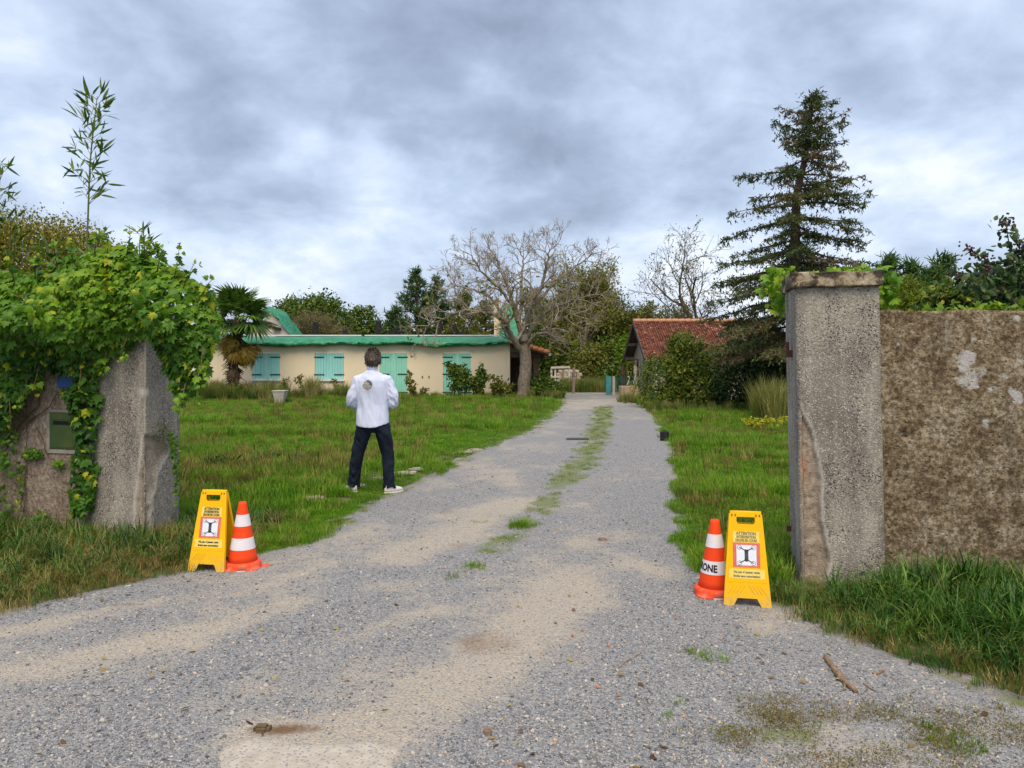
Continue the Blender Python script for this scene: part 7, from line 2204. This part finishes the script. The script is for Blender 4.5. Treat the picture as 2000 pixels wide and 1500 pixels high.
def rock(name, label, px, py, w, d, h, mat_, cat='stone', group=None, yaw=0, seed=0, dz=0):
    bm = bmesh.new(); bmesh.ops.create_cube(bm, size=1); bmesh.ops.bevel(bm, geom=bm.edges[:], offset=.22, segments=2, affect='EDGES')
    r_ = np.random.default_rng(seed)
    for v in bm.verts:
        v.co += Vector(r_.normal(size=3) * .035); v.co.x *= w; v.co.y *= d; v.co.z = (v.co.z + .3) * h
    me = bpy.data.meshes.new(name); bm.to_mesh(me); bm.free()
    p = G3(px, py, dz); o = link(name, me, mat_); o.location = p; o.rotation_euler = (0, 0, yaw)
    return tag(o, label, cat, group)
for i, (px, py, w, lab) in enumerate(((788, 926, .34, 'pale sunken kerb stone just right of the feet of the person'), (814, 918, .26, 'second pale kerb stone along the lawn edge, beyond the first'), (905, 886, .42, 'pale kerb stone half way up the lawn edge'), (928, 881, .26, 'small far kerb stone on the lawn edge'),
                                     (735, 938, .26, 'pale kerb stone between the feet of the person'), (700, 952, .20, 'small kerb stone at the left shoe of the person'), (615, 976, .24, 'pale stone in the worn grass left of the person'))):
    rock('kerb_stone', lab, px, py, w, .15, .045, m_slab, 'kerb stone', 'sunken kerb stones along the lawn edge', R(25 + 8 * (i % 3)), i)
rock('pebble', 'brown pebble on the gravel near the front of the drive', 952, 1436, .040, .034, .030, m_peb, 'pebble', seed=20)
rock('stone', 'flat brown stone lying in the middle of the drive', 1176, 1056, .075, .04, .03, m_peb, seed=21)
rock('pebble', 'flat grey pebble among the front gravel on the left', 478, 1310, .04, .02, .018, M('slate_grey', (.15, .16, .18), (.21, .22, .24), 20, .8), 'pebble', seed=22)
m_brk = M('orange_brick_chip', (.50, .19, .09), (.58, .26, .14), 30, .85)
for i, (px, py, lab) in enumerate(((1321, 1211, 'orange brick chip on the gravel below the lettered cone'), (1137, 1234, 'orange brick chip right of the beige dirt patch'), (1118, 1244, 'tiny orange brick chip beside the beige dirt patch'), (1167, 1345, 'orange brick chip on the gravel below the twig'), (1208, 1361, 'orange brick chip nearest the front of the drive'), (1188, 1264, 'pinkish brick chip above the twig'))):
    rock('brick_chip', lab, px, py, .016, .014, .012, m_brk, 'brick chip', 'orange brick chips in the gravel', i, 30 + i, .004)
# clod with dry stalks in the hollow by the concrete patch
cl_ = rock('earth_clod', 'brown earth clod in the hollow above the pale concrete patch', 512, 1427, .07, .05, .03, M('dark_earth', (.10, .065, .035), (.17, .12, .07), 15, .95, .8, 40), 'clod', seed=40)
# thin brown and olive growth creeping over the front right gravel
rg = np.random.default_rng(56)
m_creep = leafmat('creeping_sprig', [(.13, .070, .032), (.22, .13, .055), (.20, .16, .05), (.20, .21, .035), (.24, .25, .05)], .2, .7, inst=True)
ct_ = [tuft('sprig_tuft', rg, 26, .022, .09, .005, 2.4, m_creep, 2) for _ in range(3)]
cx_, cy_ = [], []
for px, py, rx, ry, k in ((1480, 1420, .16, .07, 240), (1560, 1385, .28, .05, 260), (1600, 1440, .26, .12, 520), (1700, 1400, .22, .05, 180), (1730, 1450, .26, .09, 300), (1890, 1430, .20, .13, 520), (1960, 1470, .16, .08, 220), (1810, 1480, .20, .06, 160), (1400, 1440, .14, .06, 60), (1550, 1490, .25, .08, 260)):
    gx, gy = G(px, py)
    cx_ += list(gx + rg.normal(size=k) * rx); cy_ += list(gy + rg.normal(size=k) * ry)
cx_ = np.array(cx_); cy_ = np.array(cy_)
k_ = (fbm(cx_, cy_, 6, 5, 58) + .25 * (rg.random(len(cx_)) - .5) > .53) & (rg.random(len(cx_)) < .5)
cx_, cy_ = cx_[k_], cy_[k_]; n = len(cx_)
tag(scatter('creeping_growth', np.stack([cx_, cy_, zroad(cx_, cy_) + .002], 1), rg.random(n) * 6.28, (.5 + .7 * rg.random(n))[:, None] * np.array([[1.1, 1.1, .55]]), rg.integers(0, 3, n), ct_, rg.normal(size=(n, 2)) * .2), 'thin brown and olive weeds creeping over the gravel at the front right', None, kind='stuff')
# fallen leaves
n = 260; rg = np.random.default_rng(55)
y = 2.8 * (14 / 2.8) ** rg.random(n); x = (rg.random(n) * 2 - 1) * .7 * y; a, b_ = edges(y); ok = (x > a - .2) & (x < b_ + .3); x, y = x[ok], y[ok]; n = len(x)
C = np.stack([x, y, zroad(x, y) + .012], 1)
tag(link('fallen_leaves', leaves('fallen_leaves', C, rg.normal(size=(n, 3)) * np.array([1, 1, .2]), np.array([0, 0, 1.]) + rg.normal(size=(n, 3)) * .25, .018 + .03 * rg.random(n), rg.random(n), 'oval'), leafmat('dry_leaf', [(.07, .04, .02), (.16, .09, .04), (.30, .20, .08), (.36, .30, .12)], .15, .7)), 'small dry fallen leaves scattered over the gravel', None, kind='stuff')
